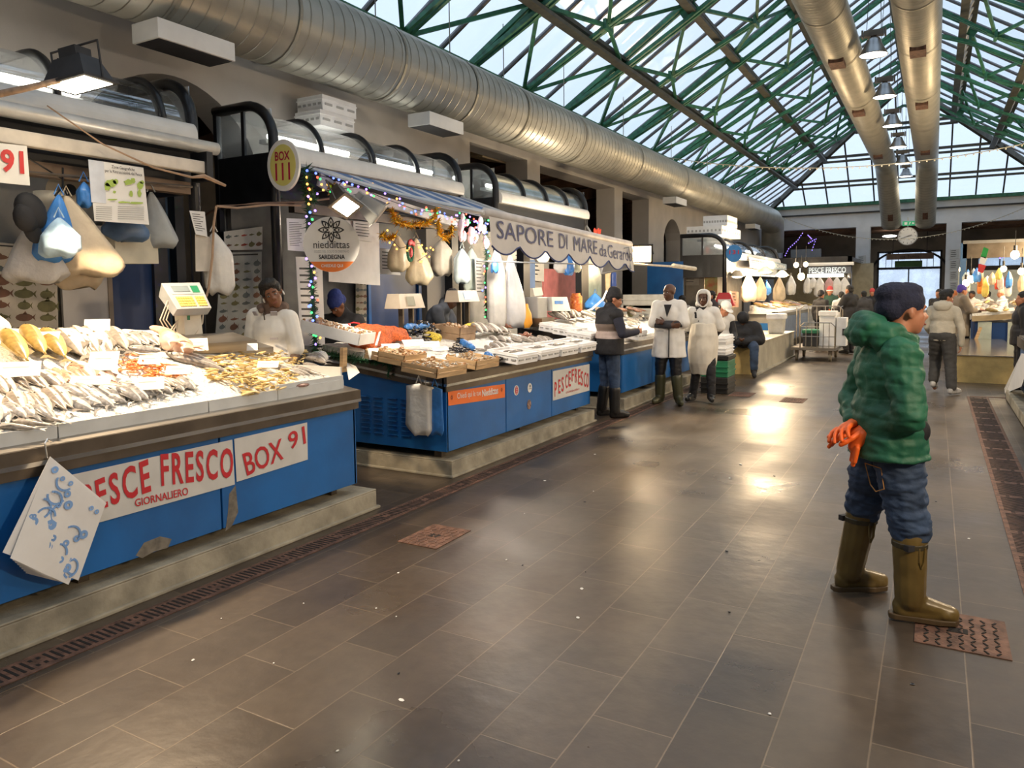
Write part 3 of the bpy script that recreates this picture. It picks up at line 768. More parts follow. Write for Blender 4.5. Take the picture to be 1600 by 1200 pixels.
s = thing('sign', 'white sign with red arched letters PESCE FRESCO at the end of the second counter', 'sign', (XF, 8.0, .5))
plate(*pq([(864, 580), (921, 569), (921, 610), (864, 626)], 'x', XF + .005), th=.004).build('board', PAPERD, s)
for k, (ch, x, y0, y1) in enumerate((('P', 868, 597, 620), ('E', 874, 593, 615), ('S', 879, 589, 612), ('C', 885, 585, 607), ('E', 890, 580, 604), ('F', 895, 577, 596), ('R', 900, 576, 598), ('E', 905, 577, 601), ('S', 909, 580, 603), ('C', 914, 582, 605), ('O', 918, 583, 606))):
    tq(ch, [(x - 1.7, y0), (x + 1.7, y0 - .6), (x + 1.7, y1 - .6), (x - 1.7, y1)], RED, s, 'x', XF + .006, .01)
tq('GIORNALIERO', [(884, 612), (905, 606), (905, 609), (884, 615)], RED, s, 'x', XF + .006, .0)
s = thing('sign', 'white card hanging on the far end of the third counter behind the bald man', 'sign', at(1053, 585, 'x', -3.6))
plate(*pq([(1052, 568), (1058, 565), (1058, 583), (1050, 587)], 'x', -3.61), th=.004).build('board', PAPER, s)
for k in range(3): tq('FRESCO', [(1052, 570 + 4 * k), (1057, 568 + 4 * k), (1057, 571 + 4 * k), (1052, 573 + 4 * k)], RED, s, 'x', -3.605, .01)

# ================================================================== kiosks behind the counters
XK = -5.6; XKB = -6.42
def arch_path(x0=XK, x1=XKB, top=3.38, r=.34, z0=.15):
    pts = [(x0, z0), (x0, top - r)] + [(x0 - r + r * math.cos(t), top - r + r * math.sin(t)) for t in [PI / 2 * i / 8 for i in range(1, 9)]] + [(x1, top)]
    return pts
def kiosk(name, label, y0, y1, arcs, vault, side=True, posts=True, zf=2.94, ztop=3.5, x0=XK, x1=XKB, floorz=.15):
    t = thing(name, label, 'kiosk', ((x0 + x1) / 2, (y0 + y1) / 2, floorz))
    for i, y in enumerate((y0, y1)):
        m = M().tube([(x, y, z) for x, z in arch_path(x0, x1, ztop, .36, floorz)], .05, 10); m.build('arch_frame', BLACK, t, smooth=True)
    for y in arcs:
        m = M().tube([(x0 - .40 + .40 * math.cos(a), y, ztop - .42 + .40 * math.sin(a)) for a in [PI / 2 * i / 10 for i in range(11)]] + [(x1, y, ztop - .02)], .03, 8); m.build('vault_rib', BLACK, t, smooth=True)
    ys = [y0] + sorted(arcs) + [y1]
    for a, b in zip(ys[:-1], ys[1:]):
        m = M().grid(lambda u, v: ((x0 - .40 + .385 * math.cos(u * 1.4 * PI / 2), a + (b - a) * v, ztop - .43 + .385 * math.sin(min(u * 1.4, 1) * PI / 2)) if u < .72 else (x0 - .40 - (u - .72) / .28 * (x0 - .4 - x1), a + (b - a) * v, ztop - .045)), 14, 1)
        m.build('vault_panel', vault, t, smooth=True)
    # curved shutter casing under the vault
    prof = [(x0 + .03 + .07 * math.cos(q), zf + .06 + .11 * math.sin(q)) for q in [-.6 + i * 2.1 / 8 for i in range(9)]] + [(x0 - .05, zf + .16), (x0 - .05, zf)]
    M().prism(prof, y0 + .02, y1 - .02, 'y').build('shutter_casing', WHITE, t, smooth=False)
    M().box(x0 - .06, x0 + .02, y0, y1, zf - .36, zf).build('header', BLACK, t)
    for y in (y0, y1):
        m = M().box(x1, x0, y - .02, y + .02, zf - .42, zf + .08); m.build('side_header', BLACK, t)
    for y in (y0, y1):
        m = M(); m.box(x1, x0 - .02, y - .004, y + .004, zf + .08, ztop - .06); m.build('side_glass', CLEAR, t)
        m = M().box((x0 + x1) / 2 - .02, (x0 + x1) / 2 + .02, y - .015, y + .015, zf + .08, ztop - .03); m.box(x1, x1 + .05, y - .03, y + .03, floorz, ztop); m.build('mullion', BLACK, t)
    # fluorescent fittings inside the vault
    for k in range(2):
        a = y0 + .15 + k * (y1 - y0) / 2; b = a + min(1.25, (y1 - y0) / 2 - .2)
        m = M().box(x0 - .36, x0 - .26, a, b, zf + .22, zf + .26); o = m.build('lamp_fitting', WHITE, t)
        M().tube([(x0 - .26, a + .03, zf + .29), (x0 - .26, b - .03, zf + .29)], .028, 8).build('lamp_tube', TUBEW, o)
    return t
k91 = kiosk('market_kiosk', 'kiosk with clear barrel vault and white shutter casing behind the nearest counter', 0.0, 4.4, [1.3, 2.3, 3.25, 4.12], CLEAR)
k111 = kiosk('market_kiosk', 'kiosk with BOX 111 disc, clear barrel vault and black arched frame', 5.33, 8.62, [6.0, 6.85, 7.7], CLEAR)
SILV = mat('silver_vault', (.62, .68, .70), .18, .9, var=.15, scale=3)
k3 = kiosk('market_kiosk', 'kiosk with silver barrel vault behind the scalloped awning', 9.6, 12.85, [10.5, 11.3, 12.1], SILV)
for a, b, k in ((0, 4.4, k91), (5.33, 8.62, k111), (9.6, 12.85, k3)):
    M().box(XKB - .03, XKB, a, b, .15, 2.95).build('back_panel', mat('kiosk_panel', (.33, .33, .32), .5, var=.08), k)

# ---- nearest kiosk front fittings
t = thing('awning_roller', 'retracted white awning roller on the nearest kiosk front', 'awning', (-5.45, 2.4, 2.8))
M().tube([(-5.42, .3, 2.90), (-5.42, 4.50, 2.90)], .055, 12).build('roller', mat('awning_rail', (.70, .70, .68), .35, .3), t, smooth=True)
m = M(); y = .3
while y < 4.4: m.box(-5.57, -5.53, y, y + .12, 2.935, 2.965); y += .24
m.build('stripe', NAVY, t)
M().box(-5.40, -5.33, 2.46, 4.38, 2.66, 2.76).build('front_rail', mat('cream_rail', (.66, .60, .52), .5), t, bevel=.01)
M().box(-5.42, -5.32, 2.40, 2.46, 2.65, 2.77).build('end_cap', STEELD, t)
M().box(-5.5, -5.3, 4.3, 4.36, 2.60, 2.84).build('bracket', BLACK, t)
M().box(-5.62, -5.52, .2, 4.3, 2.50, 2.60).build('roller_guide', mat('brown_rail', (.20, .13, .08), .5), t)
def flood(name, label, c, aim, w_=.34, lit=FLOODW, body=DARK, cord=None, on=True, roll=0, depth=.16):
    """box flood lamp: wide bowl tapering back to a gear box"""
    t = thing(name, label, 'lamp', c)
    m = M(); h = w_ * .72
    m.add([(-w_ / 2, -h / 2, 0), (w_ / 2, -h / 2, 0), (w_ / 2, h / 2, 0), (-w_ / 2, h / 2, 0), (-w_ * .32, -h * .3, depth), (w_ * .32, -h * .3, depth), (w_ * .32, h * .3, depth), (-w_ * .32, h * .3, depth)],
          [(4, 5, 6, 7), (0, 1, 5, 4), (1, 2, 6, 5), (2, 3, 7, 6), (3, 0, 4, 7)])
    m.obox((0, 0, .0), (w_ + .03, h + .03, .015)); m.obox((0, 0, depth + .03), (w_ * .4, h * .5, .07))
    for k in range(5): m.obox((-w_ * .24 + k * w_ * .12, 0, depth * .9), (.008, h * .5, .05))
    D = (Vector(aim) - Vector(c)).to_track_quat('-Z', 'Y').to_matrix().to_4x4() @ Matrix.Rotation(roll, 4, 'Z')
    m.xform(D); m.build('housing', body, t, local=True)
    g = M().obox((0, 0, -.009), (w_ - .03, h - .03, .002)).xform(D); g.build('lit_face' if on else 'glass_face', lit if on else mat('flood_glass', (.5, .5, .5), .2), t, local=True)
    m = M().tube([D @ Vector(p) for p in ((-w_ / 2 - .02, 0, 0), (-w_ / 2 - .02, 0, depth + .08), (w_ / 2 + .02, 0, depth + .08), (w_ / 2 + .02, 0, 0))], .008, 5); m.build('yoke', body, t, local=True)
    return t
flood('flood_lamp', 'black lit flood lamp over the nearest counter, held out on a twisted arm', (-4.70, 2.87, 2.98), (-4.5, 2.95, 1.0), .34, depth=.15, roll=1.4)
tag(M().tube([at(-40, 155, 'x', -4.8), at(40, 138, 'x', -4.75), at(95, 125, 'x', -4.72), (-4.72, 2.78, 3.0)], [.022, .02, .018, .016], 7).build('support_arm', mat('wrapped_arm', (.30, .20, .13), .7, var=.3, scale=30), smooth=True), 'cord wrapped arm reaching out to the black flood lamp', 'arm')
fA = flood('flood_lamp', 'lit flood lamp beside the round white shellfish sign', at(540, 322, 'x', -4.45), (-3.2, 4.6, .9), .24, body=STEELD, roll=.5)
flood('flood_lamp', 'unlit grey flood lamp turned to the right above the second counter', at(593, 335, 'x', -4.40), (-3.0, 6.6, .9), .30, on=False, body=GREYP, roll=-.2, depth=.2)
flood('flood_lamp', 'pale square flood lamp at the right end of the scalloped awning', at(960, 410, 'x', -3.35), (-3.9, 10.5, .6), .34, on=False, body=GREYP, roll=.2)
flood('flood_lamp', 'glowing amber flood lamp on the bar right of the scalloped awning', at(999, 397, 'x', -3.55), (-2.4, 7.0, 1.2), .34, lit=FLOODO, body=DARK)
# light bar cord across the gap between the first two kiosks
m = M().tube([at(318, 338, 'y', 5.2)] + [at(x, y, 'x', -5.45) for x, y in ((345, 322), (400, 318), (470, 316), (530, 308))], .012, 6)
tag(m.build('rail', mat('rusty_rod', (.20, .12, .08), .6)), 'thin rusty rod with cord across the front of BOX 111', 'rail')
m = M().tube([at(x, y, 'x', -5.4) for x, y in ((338, 322), (334, 350), (332, 400), (326, 450), (318, 480), (300, 520))], .011, 6); m.tube([at(x, y, 'x', -5.42) for x, y in ((338, 322), (370, 325), (420, 320), (470, 321))], .011, 6)
tag(m.build('cord', CORD), 'tan electric cord hanging beside the digital scale', 'cord')
tag(M().tube([(-5.3, 3.0, 2.95)] + [at(x, y, 'x', -5.2) for x, y in ((160, 225), (240, 262), (300, 277), (318, 275), (352, 290))], [.005, .006, .008, .01, .02, .012], 6).build('cord', CORD), 'slack cord tied below the nearest awning rail', 'cord')

# ---- the BOX discs
def disc_sign(label, c, r, n, face, ring, th=.03, ry=None):
    s = thing('disc_sign', label, 'sign', c)
    disc(c, n, r, th, 40, ry=ry).build('board', ring, s, bevel=.004)
    disc(Vector(c) + Vector(n).normalized() * .002, n, r * .8, .002, 40, ry=(ry or r) * .8).build('face', face, s)
    return s
YEL = mat('sign_yellow', (.66, .60, .16), .5, var=.05)
n = Vector((.12, -1, 0)); c = at(442, 258, 'y', 5.16)
s = disc_sign('round cream sign with yellow face reading BOX 111', c, .185, n, YEL, WHITE, ry=.24)
u = Vector((1, .12, 0)).normalized()
def tn(s_, c, n, w_, h_, mtl, par, offset=.02, off=.006, roll=0):
    n = Vector(n).normalized(); u = Vector((0, 0, 1)).cross(n).normalized(); v = n.cross(u)
    if roll: u, v = u * math.cos(roll) + v * math.sin(roll), v * math.cos(roll) - u * math.sin(roll)
    c = Vector(c); return text_quad(s_, c - u * w_ / 2 + v * h_ / 2, c + u * w_ / 2 + v * h_ / 2, c + u * w_ / 2 - v * h_ / 2, c - u * w_ / 2 - v * h_ / 2, mtl, par, off=off, offset=offset)
tn('BOX', c + Vector((0, 0, .085)), n, .17, .085, mat('sign_red', (.42, .01, .05), .5), s)
tn('111', c + Vector((0, 0, -.06)), n, .17, .16, MATS['sign_red'], s)
n = Vector((.62, -.78, -.05)); c = at(518, 382, 'y', 5.35)
s = thing('disc_sign', 'large round white sign with flower and orange foot reading nieddittas SARDEGNA', 'sign', c)
R_ = .258; disc(c, n, R_, .012, 48).build('board', WHITE, s)
nn = n.normalized(); u = Vector((0, 0, 1)).cross(nn).normalized(); v = nn.cross(u)
a0 = -math.asin(.62); arc = [c + nn * .002 + u * R_ * math.cos(t) * .995 + v * R_ * math.sin(t) * .995 for t in [(-PI - a0) + (PI + 2 * a0) * i / 18 for i in range(19)]]
M().add(arc, [tuple(range(19))]).build('orange_foot', mat('sign_orange', (.78, .20, .035), .5, var=.03), s)
tn('nieddittas', c + v * .0, n, .33, .07, INK, s, .0); tn('COZZE DEL GOLFO DI ORISTANO', c - v * .065, n, .32, .022, GREYP, s, .0)
tn('SARDEGNA', c - v * .115, n, .24, .042, INK, s, .025); tn('CHIEDILE QUI', c - v * .20, n, .20, .033, WHITE, s, .02)
m = M()
for k in range(8):
    t = k * PI / 4; a = c + nn * .004 + v * .135
    d_ = u * math.cos(t) + v * math.sin(t); e_ = v * math.cos(t) - u * math.sin(t); L = .105
    outer = [a + d_ * (.018 + L * q_) + e_ * (.026 * math.sin(PI * q_)) for q_ in (0, .2, .4, .6, .8, 1)] + [a + d_ * (.018 + L * q_) - e_ * (.026 * math.sin(PI * q_)) for q_ in (.8, .6, .4, .2)]
    mid = a + d_ * (.018 + L * .5); inner = [mid + (p - mid) * .62 for p in outer]
    m.add(outer + inner, [(i, (i + 1) % 10, 10 + (i + 1) % 10, 10 + i) for i in range(10)]); m.ell(mid, (.008, .004, .014), None, 6, 4)
m.build('flower_emblem', INK, s)

# ---- blue fabric awning with scalloped valance
aw = thing('awning', 'blue and white striped awning with a scalloped valance reading SAPORE DI MARE da Gerardo', 'awning', (-4.4, 7.0, 2.2))
BL = Vector((-3.22, 5.34, 2.29)); BR = Vector((-3.22, 8.72, 2.19)); FL = Vector((-5.52, 5.45, 2.93)); FR = Vector((-5.52, 8.55, 2.90))
m = M(); NS = 40
for i in range(NS):
    u0, u1 = i / NS, (i + 1) / NS; m.mi = 1 if i % 5 in (1, 2) else 0
    vs = []
    for u_ in (u0, u1):
        for k in range(5):
            p = FL.lerp(FR, u_).lerp(BL.lerp(BR, u_), k / 4); p.z -= .10 * math.sin(PI * k / 4) * math.sin(PI * (.15 + .7 * u_)); vs.append(p)
    m.add(vs, [(k, k + 1, 6 + k, 5 + k) for k in range(4)])
m.build('fabric', [mat('awning_blue', (.10, .20, .42), .7), mat('awning_white', (.62, .64, .70), .7)], aw)
M().tube([BL, BR], .045, 12).build('front_bar', mat('cream_bar', (.62, .58, .55), .5), aw, smooth=True)
VAL = mat('valance_cloth', (.56, .53, .50), .8, var=.05)
top = []; bot = []; NB = 70; edge = []
for i in range(NB + 1):
    u_ = i / NB; p = BL.lerp(BR, u_) + Vector((.04, 0, -.03)); w_ = abs(math.sin(PI * (u_ * 6.5 + .1))) ** .75
    top.append(p); b_ = p + Vector((.02, 0, -.20 - .10 * w_)); bot.append(b_)
m = M().add(top + bot, [(i, i + 1, NB + 2 + i, NB + 1 + i) for i in range(NB)]); m.build('valance', VAL, aw)
M().tube([b + Vector((.004, 0, 0)) for b in bot], .008, 5).build('piping', NAVY, aw)
for s_, a, b, h0, h1 in (('SAPORE', .03, .345, .02, .17), ('DI', .385, .44, .02, .165), ('MARE', .485, .665, .02, .165), ('da', .685, .745, .045, .175), ('Gerardo', .755, .985, .03, .18)):
    P0 = BL.lerp(BR, a) + Vector((.048, 0, -.03)); P1 = BL.lerp(BR, b) + Vector((.048, 0, -.03))
    text_quad(s_, P0 - Vector((0, 0, h0)), P1 - Vector((0, 0, h0)), P1 - Vector((0, 0, h1)), P0 - Vector((0, 0, h1)), NAVY, aw, off=.008, offset=.0)
for a, b in ((FL, BL), (FR, BR)):
    mid = a.lerp(b, .5) + Vector((0, (.35 if a is FL else -.35), -.05)); M().tube([a, mid, b], .022, 6).build('folding_arm', WHITE, aw)
# retracted awning bar of the third kiosk reaching right, with lettered header behind the valance
t = thing('awning_bar', 'long thin cream bar reaching out right of the scalloped awning', 'bar', at(1020, 415, 'x', -3.5))
M().tube([at(952, 410, 'x', -3.5), at(1078, 418, 'x', -3.5)], .016, 6).build('bar', mat('cream_bar2', (.66, .58, .45), .5), t)
M().tube([at(1052, 415, 'x', -3.5), at(1086, 420, 'x', -3.5)], .035, 8).build('tip', mat('cream_bar2'), t)
M().tube([at(952, 410, 'x', -3.5), (-5.5, 12.7, 2.8)], .02, 6).build('folding_arm', WHITE, t)
s = thing('fascia_sign', 'dark fascia sign with white letters PESCHERIA above the scalloped awning', 'sign', (-5.5, 11.5, 2.7))
plate(*pq([(796, 340), (938, 368), (940, 388), (797, 356)], 'x', -5.48), th=.03).build('board', BLACK, s)
tq('PESCHERIA', [(818, 350), (892, 362), (893, 374), (819, 362)], WHITE, s, 'x', -5.47, .01); tq('di', [(896, 362), (906, 364), (906, 374), (896, 372)], WHITE, s, 'x', -5.47, .0)
m = M()
for x_ in (930, 936):
    c = at(x_, 364, 'x', -5.46); m.ell(c, (.006, .07, .10), (.5, 0, 0), 8, 6); m.ell(c + Vector((0, .06, .02)), (.006, .03, .07), (-.5, 0, 0), 8, 6)
m.build('fish_emblem', mat('neon_red', (.8, .06, .02), .5), s)
# wooden side bar from awning to amber flood
tag(M().bar(at(962, 378, 'x', -3.5), at(990, 392, 'x', -3.55), .03, .04).build('bar', mat('cream_bar2')), 'short slanting cream arm that carries the amber flood lamp', 'bar')
# ---- boxes on top of kiosks, passage things
def foam_box(w_, d_, h_, name='foam_box', slots=5, label='white foam fish box', lid=False):
    t = thing(name, label, 'box', (0, 0, 0))
    m = M(); T_ = .025
    m.box(-w_ / 2, w_ / 2, -d_ / 2, d_ / 2, 0, T_)
    for a, b, c, d in ((-w_ / 2, w_ / 2, -d_ / 2, -d_ / 2 + T_), (-w_ / 2, w_ / 2, d_ / 2 - T_, d_ / 2), (-w_ / 2, -w_ / 2 + T_, -d_ / 2 + T_, d_ / 2 - T_), (w_ / 2 - T_, w_ / 2, -d_ / 2 + T_, d_ / 2 - T_)):
        m.box(a, b, c, d, T_, h_)
    m.box(-w_ / 2 - .008, w_ / 2 + .008, -d_ / 2 - .008, d_ / 2 + .008, h_ * .72, h_ * .8) if not lid else m.box(-w_ / 2 - .01, w_ / 2 + .01, -d_ / 2 - .01, d_ / 2 + .01, h_, h_ + .025)
    m.build('tray', FOAM, t)
    m = M()
    for i in range(slots): 
        x = -w_ / 2 + w_ * (i + .5) / slots
        m.box(x - w_ / slots * .28, x + w_ / slots * .28, -d_ / 2 - .010, -d_ / 2 + .002, h_ * .35, h_ * .5)
    for i in range(3):
        y = -d_ / 2 + d_ * (i + .5) / 3; m.box(w_ / 2 - .002, w_ / 2 + .010, y - d_ * .1, y + d_ * .1, h_ * .35, h_ * .5)
    m.build('slots', GREYP, t)
    return t
fb = foam_box(.38, .56, .17)
fb.location = (-6.12, 6.62, 3.505); fb['label'] = 'white slotted foam box on top of the BOX 111 kiosk, lower of two'; fb['group'] = 'foam boxes on the kiosk roof'
dup(fb, (-6.12, 6.66, 3.676), label='white slotted foam box on top of the BOX 111 kiosk, upper of two')
# ================================================================== hanging things, posters, scales
def sack(name, label, top, w_, h_, d_, mtl, cat='bag', skew=0, seed=1, group=None, face=(1, -.6), full=.75, knot=True):
    """soft carrier bag hanging from a hook at its gathered top"""
    r_ = random.Random(seed); top = Vector(top); f_ = Vector((face[0], face[1], 0)).normalized(); u = Vector((-f_.y, f_.x, 0))
    t = thing(name, label, cat, top, group=group); m = M(); n = 22; rows = 16
    ph = [r_.uniform(0, 6) for _ in range(4)]; vs = []
    for j in range(rows + 1):
        v = j / rows; rr = (.06 + .94 * min(1, v / full) ** .85) * (1 if v < .9 else 1 - (v - .9) * 3.2)
        for i in range(n):
            a = 2 * PI * i / n
            k = 1 + .10 * math.sin(5 * a + ph[0] + v * 2) + .07 * math.sin(9 * a + ph[1]) + .05 * math.sin(14 * a + ph[2] - v * 3)
            vs.append(top + u * (math.cos(a) * w_ / 2 * rr * k + skew * v) + f_ * (math.sin(a) * d_ / 2 * rr * k) - Vector((0, 0, h_ * v + .02 * math.sin(3 * a + ph[3]) * v)))
    m.add(vs, [(j * n + i, (j + 1) * n + i, (j + 1) * n + (i + 1) % n, j * n + (i + 1) % n) for j in range(rows) for i in range(n)] + [tuple(range(n)), tuple(rows * n + i for i in range(n))[::-1]])
    m.build('bag_body', mtl, t, smooth=True)
    if knot: M().tube([top + u * .03, top + Vector((0, 0, .07)), top - u * .03], .006, 5).build('handle', mtl, t)
    return t
def sheets(name, label, c4, ax, val, mtl=PAPER, cat='paper', lines=0, th=.004, ink=INK, group=None, marg=.12, extra=None):
    q = pq(c4, ax, val); t = thing(name, label, cat, (q[3] + q[2]) / 2, group=group)
    plate(*q, th=th).build('sheet', mtl, t)
    if lines:
        m = M(); n = (q[1] - q[0]).cross(q[3] - q[0]).normalized(); n = n if n.dot(CAM - q[0]) > 0 else -n; rr = random.Random(lines)
        for k in range(lines):
            v = marg + (1 - 2 * marg) * k / lines; e = rr.uniform(.6, .95)
            P = lambda u, v: (q[0] * (1 - u) + q[1] * u) * (1 - v) + (q[3] * (1 - u) + q[2] * u) * v + n * .0015
            h = .28 * (1 - 2 * marg) / lines
            m.add([P(.1, v), P(.1 + .8 * e, v), P(.1 + .8 * e, v + h), P(.1, v + h)], [(0, 1, 2, 3)])
        m.build('print', ink, t)
    return t
FISHC = [mat('print_brown', (.16, .07, .04), .6, var=.3), mat('print_slate', (.10, .12, .12), .6, var=.3), mat('print_olive', (.14, .13, .05), .6, var=.3), mat('print_red', (.38, .06, .04), .6, var=.3)]
def fish_poster(label, q, nx, ny, sz, mtl=PAPERD, seed=1, reds=False, title=True):
    t = thing('fish_poster', label, 'poster', (q[3] + q[2]) / 2); plate(*q, th=.004).build('sheet', mtl, t)
    n = (q[1] - q[0]).cross(q[3] - q[0]).normalized(); n = n if n.dot(CAM - q[0]) > 0 else -n; rr = random.Random(seed)
    U = (q[1] - q[0]).normalized(); V = (q[3] - q[0]).normalized(); ms = [M() for _ in FISHC]
    for j in range(ny):
        for i in range(nx):
            u = (i + .5) / nx; v = .08 + .9 * (j + .5) / ny
            c = (q[0] * (1 - u) + q[1] * u) * (1 - v) + (q[3] * (1 - u) + q[2] * u) * v + n * .001
            L = sz * rr.uniform(.7, 1.15); H = L * rr.choice((.22, .28, .4, .55)); k = 12
            m = ms[3 if reds and j < 2 and i % 3 == 2 else rr.randrange(3)]
            ring = [c + U * L / 2 * math.cos(a) * .85 + V * H / 2 * math.sin(a) for a in [2 * PI * s_ / k for s_ in range(k)]]
            m.add(ring, [tuple(range(k))]); tl = c + U * L * .36
            m.add([tl, tl + U * L * .2 - V * H * .45, tl + U * L * .13, tl + U * L * .2 + V * H * .45], [(0, 1, 2, 3)])
            m.add([c - V * H * .4 - U * L * .1, c - V * H * .8 + U * L * .05, c - V * H * .4 + U * L * .15], [(0, 1, 2)])
    for m, mt in zip(ms, FISHC):
        if m.v: m.build('fish_pictures', mt, t)
    if title: 
        P = lambda u, v: (q[0] * (1 - u) + q[1] * u) * (1 - v) + (q[3] * (1 - u) + q[2] * u) * v + n * .001
        M().add([P(.1, .02), P(.9, .02), P(.9, .035), P(.1, .035)], [(0, 1, 2, 3)]).build('title_line', INK, t)
    return t
# ---- nearest kiosk interior
b = thing('back_partition', 'pale panelled partition with a blue door inside the nearest kiosk', 'partition', (-6.25, 2.9, .15))
def P_(px, ax='x', v=-6.2): return px
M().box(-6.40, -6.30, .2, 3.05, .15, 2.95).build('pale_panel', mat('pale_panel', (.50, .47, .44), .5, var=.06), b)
y0, y1 = at(95, 430, 'x', -6.28).y, at(166, 430, 'x', -6.28).y
M().box(-6.30, -6.27, y0, y1, .15, 2.25).build('white_door', mat('white_panel', (.52, .50, .49), .35, var=.05), b)
M().box(-6.30, -6.26, y1, at(173, 430, 'x', -6.28).y, .15, 2.5).build('jamb', mat('tan_jamb', (.28, .22, .17), .5), b)
M().box(-6.34, -6.28, at(173, 430, 'x', -6.28).y, at(240, 430, 'x', -6.28).y, .15, 2.6).build('blue_door', BLUE2, b)
for p0, p1 in ((240, 262), (276, 290)):
    M().box(-6.38, -6.24, at(p0, 400, 'x', -6.24).y, at(p1, 400, 'x', -6.24).y, .15, 2.95).build('dark_post', BLACK, b)
M().box(-6.36, -6.34, at(258, 400, 'x', -6.3).y, at(278, 400, 'x', -6.3).y, .3, 2.6).build('glass_strip', mat('bluegrey_glass', (.08, .13, .2), .2), b)
fish_poster('fish species poster behind the cropped worker at the left edge', pq([(-60, 375), (88, 385), (92, 545), (-60, 545)], 'x', -6.26), 4, 8, .16, mat('cream_paper', (.50, .45, .38), .7), 4)
s = thing('number_sign', 'white sign with red number 91 under the nearest awning rail', 'sign', at(20, 285, 'x', -5.3))
plate(*pq([(-52, 218), (42, 228), (47, 290), (-52, 280)], 'x', -5.3), th=.008).build('board', WHITE, s)
tq('91', [(0, 232), (36, 236), (38, 273), (1, 268)], mat('sign_scarlet', (.55, .03, .03), .5), s, 'x', -5.295, .03)
s = thing('map_poster', 'poster with green world map and heading Zone Geografiche hung from the awning rail', 'poster', at(185, 345, 'x', -5.28))
plate(*pq([(138, 249), (224, 262), (233, 351), (148, 345)], 'x', -5.28), th=.004).build('sheet', PAPER, s)
plate(*pq([(138, 249), (162, 253), (166, 318), (143, 316)], 'x', -5.275), th=.003).build('side_strip', mat('bluish_paper', (.60, .64, .72), .7), s)
tq('Zone Geografiche', [(174, 258), (210, 263), (210, 269), (174, 264)], INK, s, 'x', -5.272, .01)
tq('per la Rintracciabilità del Pesce', [(163, 264), (221, 271), (222, 277), (164, 270)], INK, s, 'x', -5.272, .01)
mg = mat('map_green', (.36, .50, .10), .6, var=.05); m = M()
rr = random.Random(5)
for cx, cy, a, b_ in ((173, 286, 9, 6), (168, 292, 5, 6), (181, 284, 5, 4), (179, 300, 3, 2), (201, 285, 7, 5), (208, 282, 4, 4), (205, 303, 3, 5), (219, 290, 5, 6), (218, 302, 3, 6), (222, 285, 4, 3), (176, 312, 8, 1.5), (193, 316, 10, 1.5), (212, 317, 12, 2)):
    k = 11; q = [at(cx + a * math.cos(t) * rr.uniform(.7, 1.2), cy + b_ * math.sin(t) * rr.uniform(.7, 1.2), 'x', -5.270) for t in [2 * PI * i / k for i in range(k)]]
    m.add(q, [tuple(range(k))])
m.build('map_print', mg, s)
m = M()
for k in range(7):
    for x0_, x1_ in ((150, 178), (184, 228)):
        q = pq([(x0_, 322 + 3.2 * k), (x1_ - 3, 323 + 3.2 * k), (x1_ - 3, 324 + 3.2 * k), (x0_, 323 + 3.2 * k)], 'x', -5.272); m.add(q, [(0, 1, 2, 3)])
m.build('print', GREYP, s)
rod = M().tube([at(-40, 262, 'x', -5.4), at(300, 292, 'x', -5.4)], .012, 6); tag(rod.build('hanging_rail', STEELD), 'thin dark rail inside the nearest kiosk that the bags hang on', 'rail')
m = M().tube([at(98, 262, 'x', -5.42), at(98, 292, 'x', -5.40), at(86, 306, 'x', -5.38)], .007, 5); m.tube([at(98, 290, 'x', -5.40), at(106, 308, 'x', -5.38), at(108, 300, 'x', -5.36)], .007, 5); m.tube([at(45, 248, 'x', -5.42), at(98, 280, 'x', -5.42)], .006, 5)
tag(m.build('hook_rack', BLACK), 'black wire hook rack above the hanging bags', 'hook')
sack('carrier_bag', 'knotted bright blue bag holding a pale full bag, hanging left of the map poster', at(92, 304, 'x', -5.32), .26, .46, .18, BAGB, skew=-.06, seed=3)
sack('carrier_bag', 'pale blue stuffed bag bulging in front of the bright blue bag', at(92, 340, 'x', -5.22), .24, .26, .20, mat('pale_blue_plastic', (.42, .60, .78), .35, var=.25, scale=9, bump=.4, bscale=9), skew=-.0, seed=13, full=.5)
sack('carrier_bag', 'large cream carrier bag hanging open left of the map poster', at(104, 306, 'x', -5.36), .44, .56, .12, BAGC, skew=.14, seed=5, full=.8)
sack('carrier_bag', 'long cream bag behind the large one, showing pinkish papers at its foot', at(100, 306, 'x', -5.45), .34, .66, .10, BAGC, skew=.05, seed=6, full=.7)
sack('carrier_bag', 'grey white carrier bag hanging behind the black cap', at(48, 345, 'x', -5.44), .40, .42, .10, mat('grey_white_plastic', (.56, .55, .54), .4, var=.1, bump=.3), skew=.02, seed=8, full=.8)
sack('carrier_bag', 'small crumpled blue bag tied to the rail beside the map poster', at(131, 284, 'x', -5.34), .10, .17, .08, BAGB, seed=9, full=.4)
sack('carrier_bag', 'cream and blue bag with a flat carton under the map poster', at(196, 322, 'x', -5.45), .32, .26, .10, mat('slate_plastic', (.10, .17, .30), .4, var=.3), seed=10, full=.7)
m = M()
q = pq([(178, 366), (246, 366), (248, 412), (182, 412)], 'x', -5.50); plate(*q, th=.12, m=m)
t = tag(m.build('carton', mat('cream_carton', (.56, .52, .40), .6)), 'flat cream carton with a dark strap inside the bag under the map poster', 'carton'); 
sack('carrier_bag', 'pale translucent bag on the right of the flat carton', at(236, 300, 'x', -5.52), .30, .44, .08, mat('dull_plastic', (.36, .38, .38), .4, var=.2), skew=.05, seed=12, full=.85)
t = thing('cap', 'black cap hanging on the hook rack at the left', 'hat', at(42, 365, 'x', -5.3))
m = M().ell(at(48, 330, 'x', -5.3), (.06, .10, .13), (.4, 0, 0), 14, 10); m.ell(at(40, 340, 'x', -5.28), (.05, .08, .10), (.2, 0, 0), 12, 8); m.build('crown', BLKCLOTH, t, smooth=True)
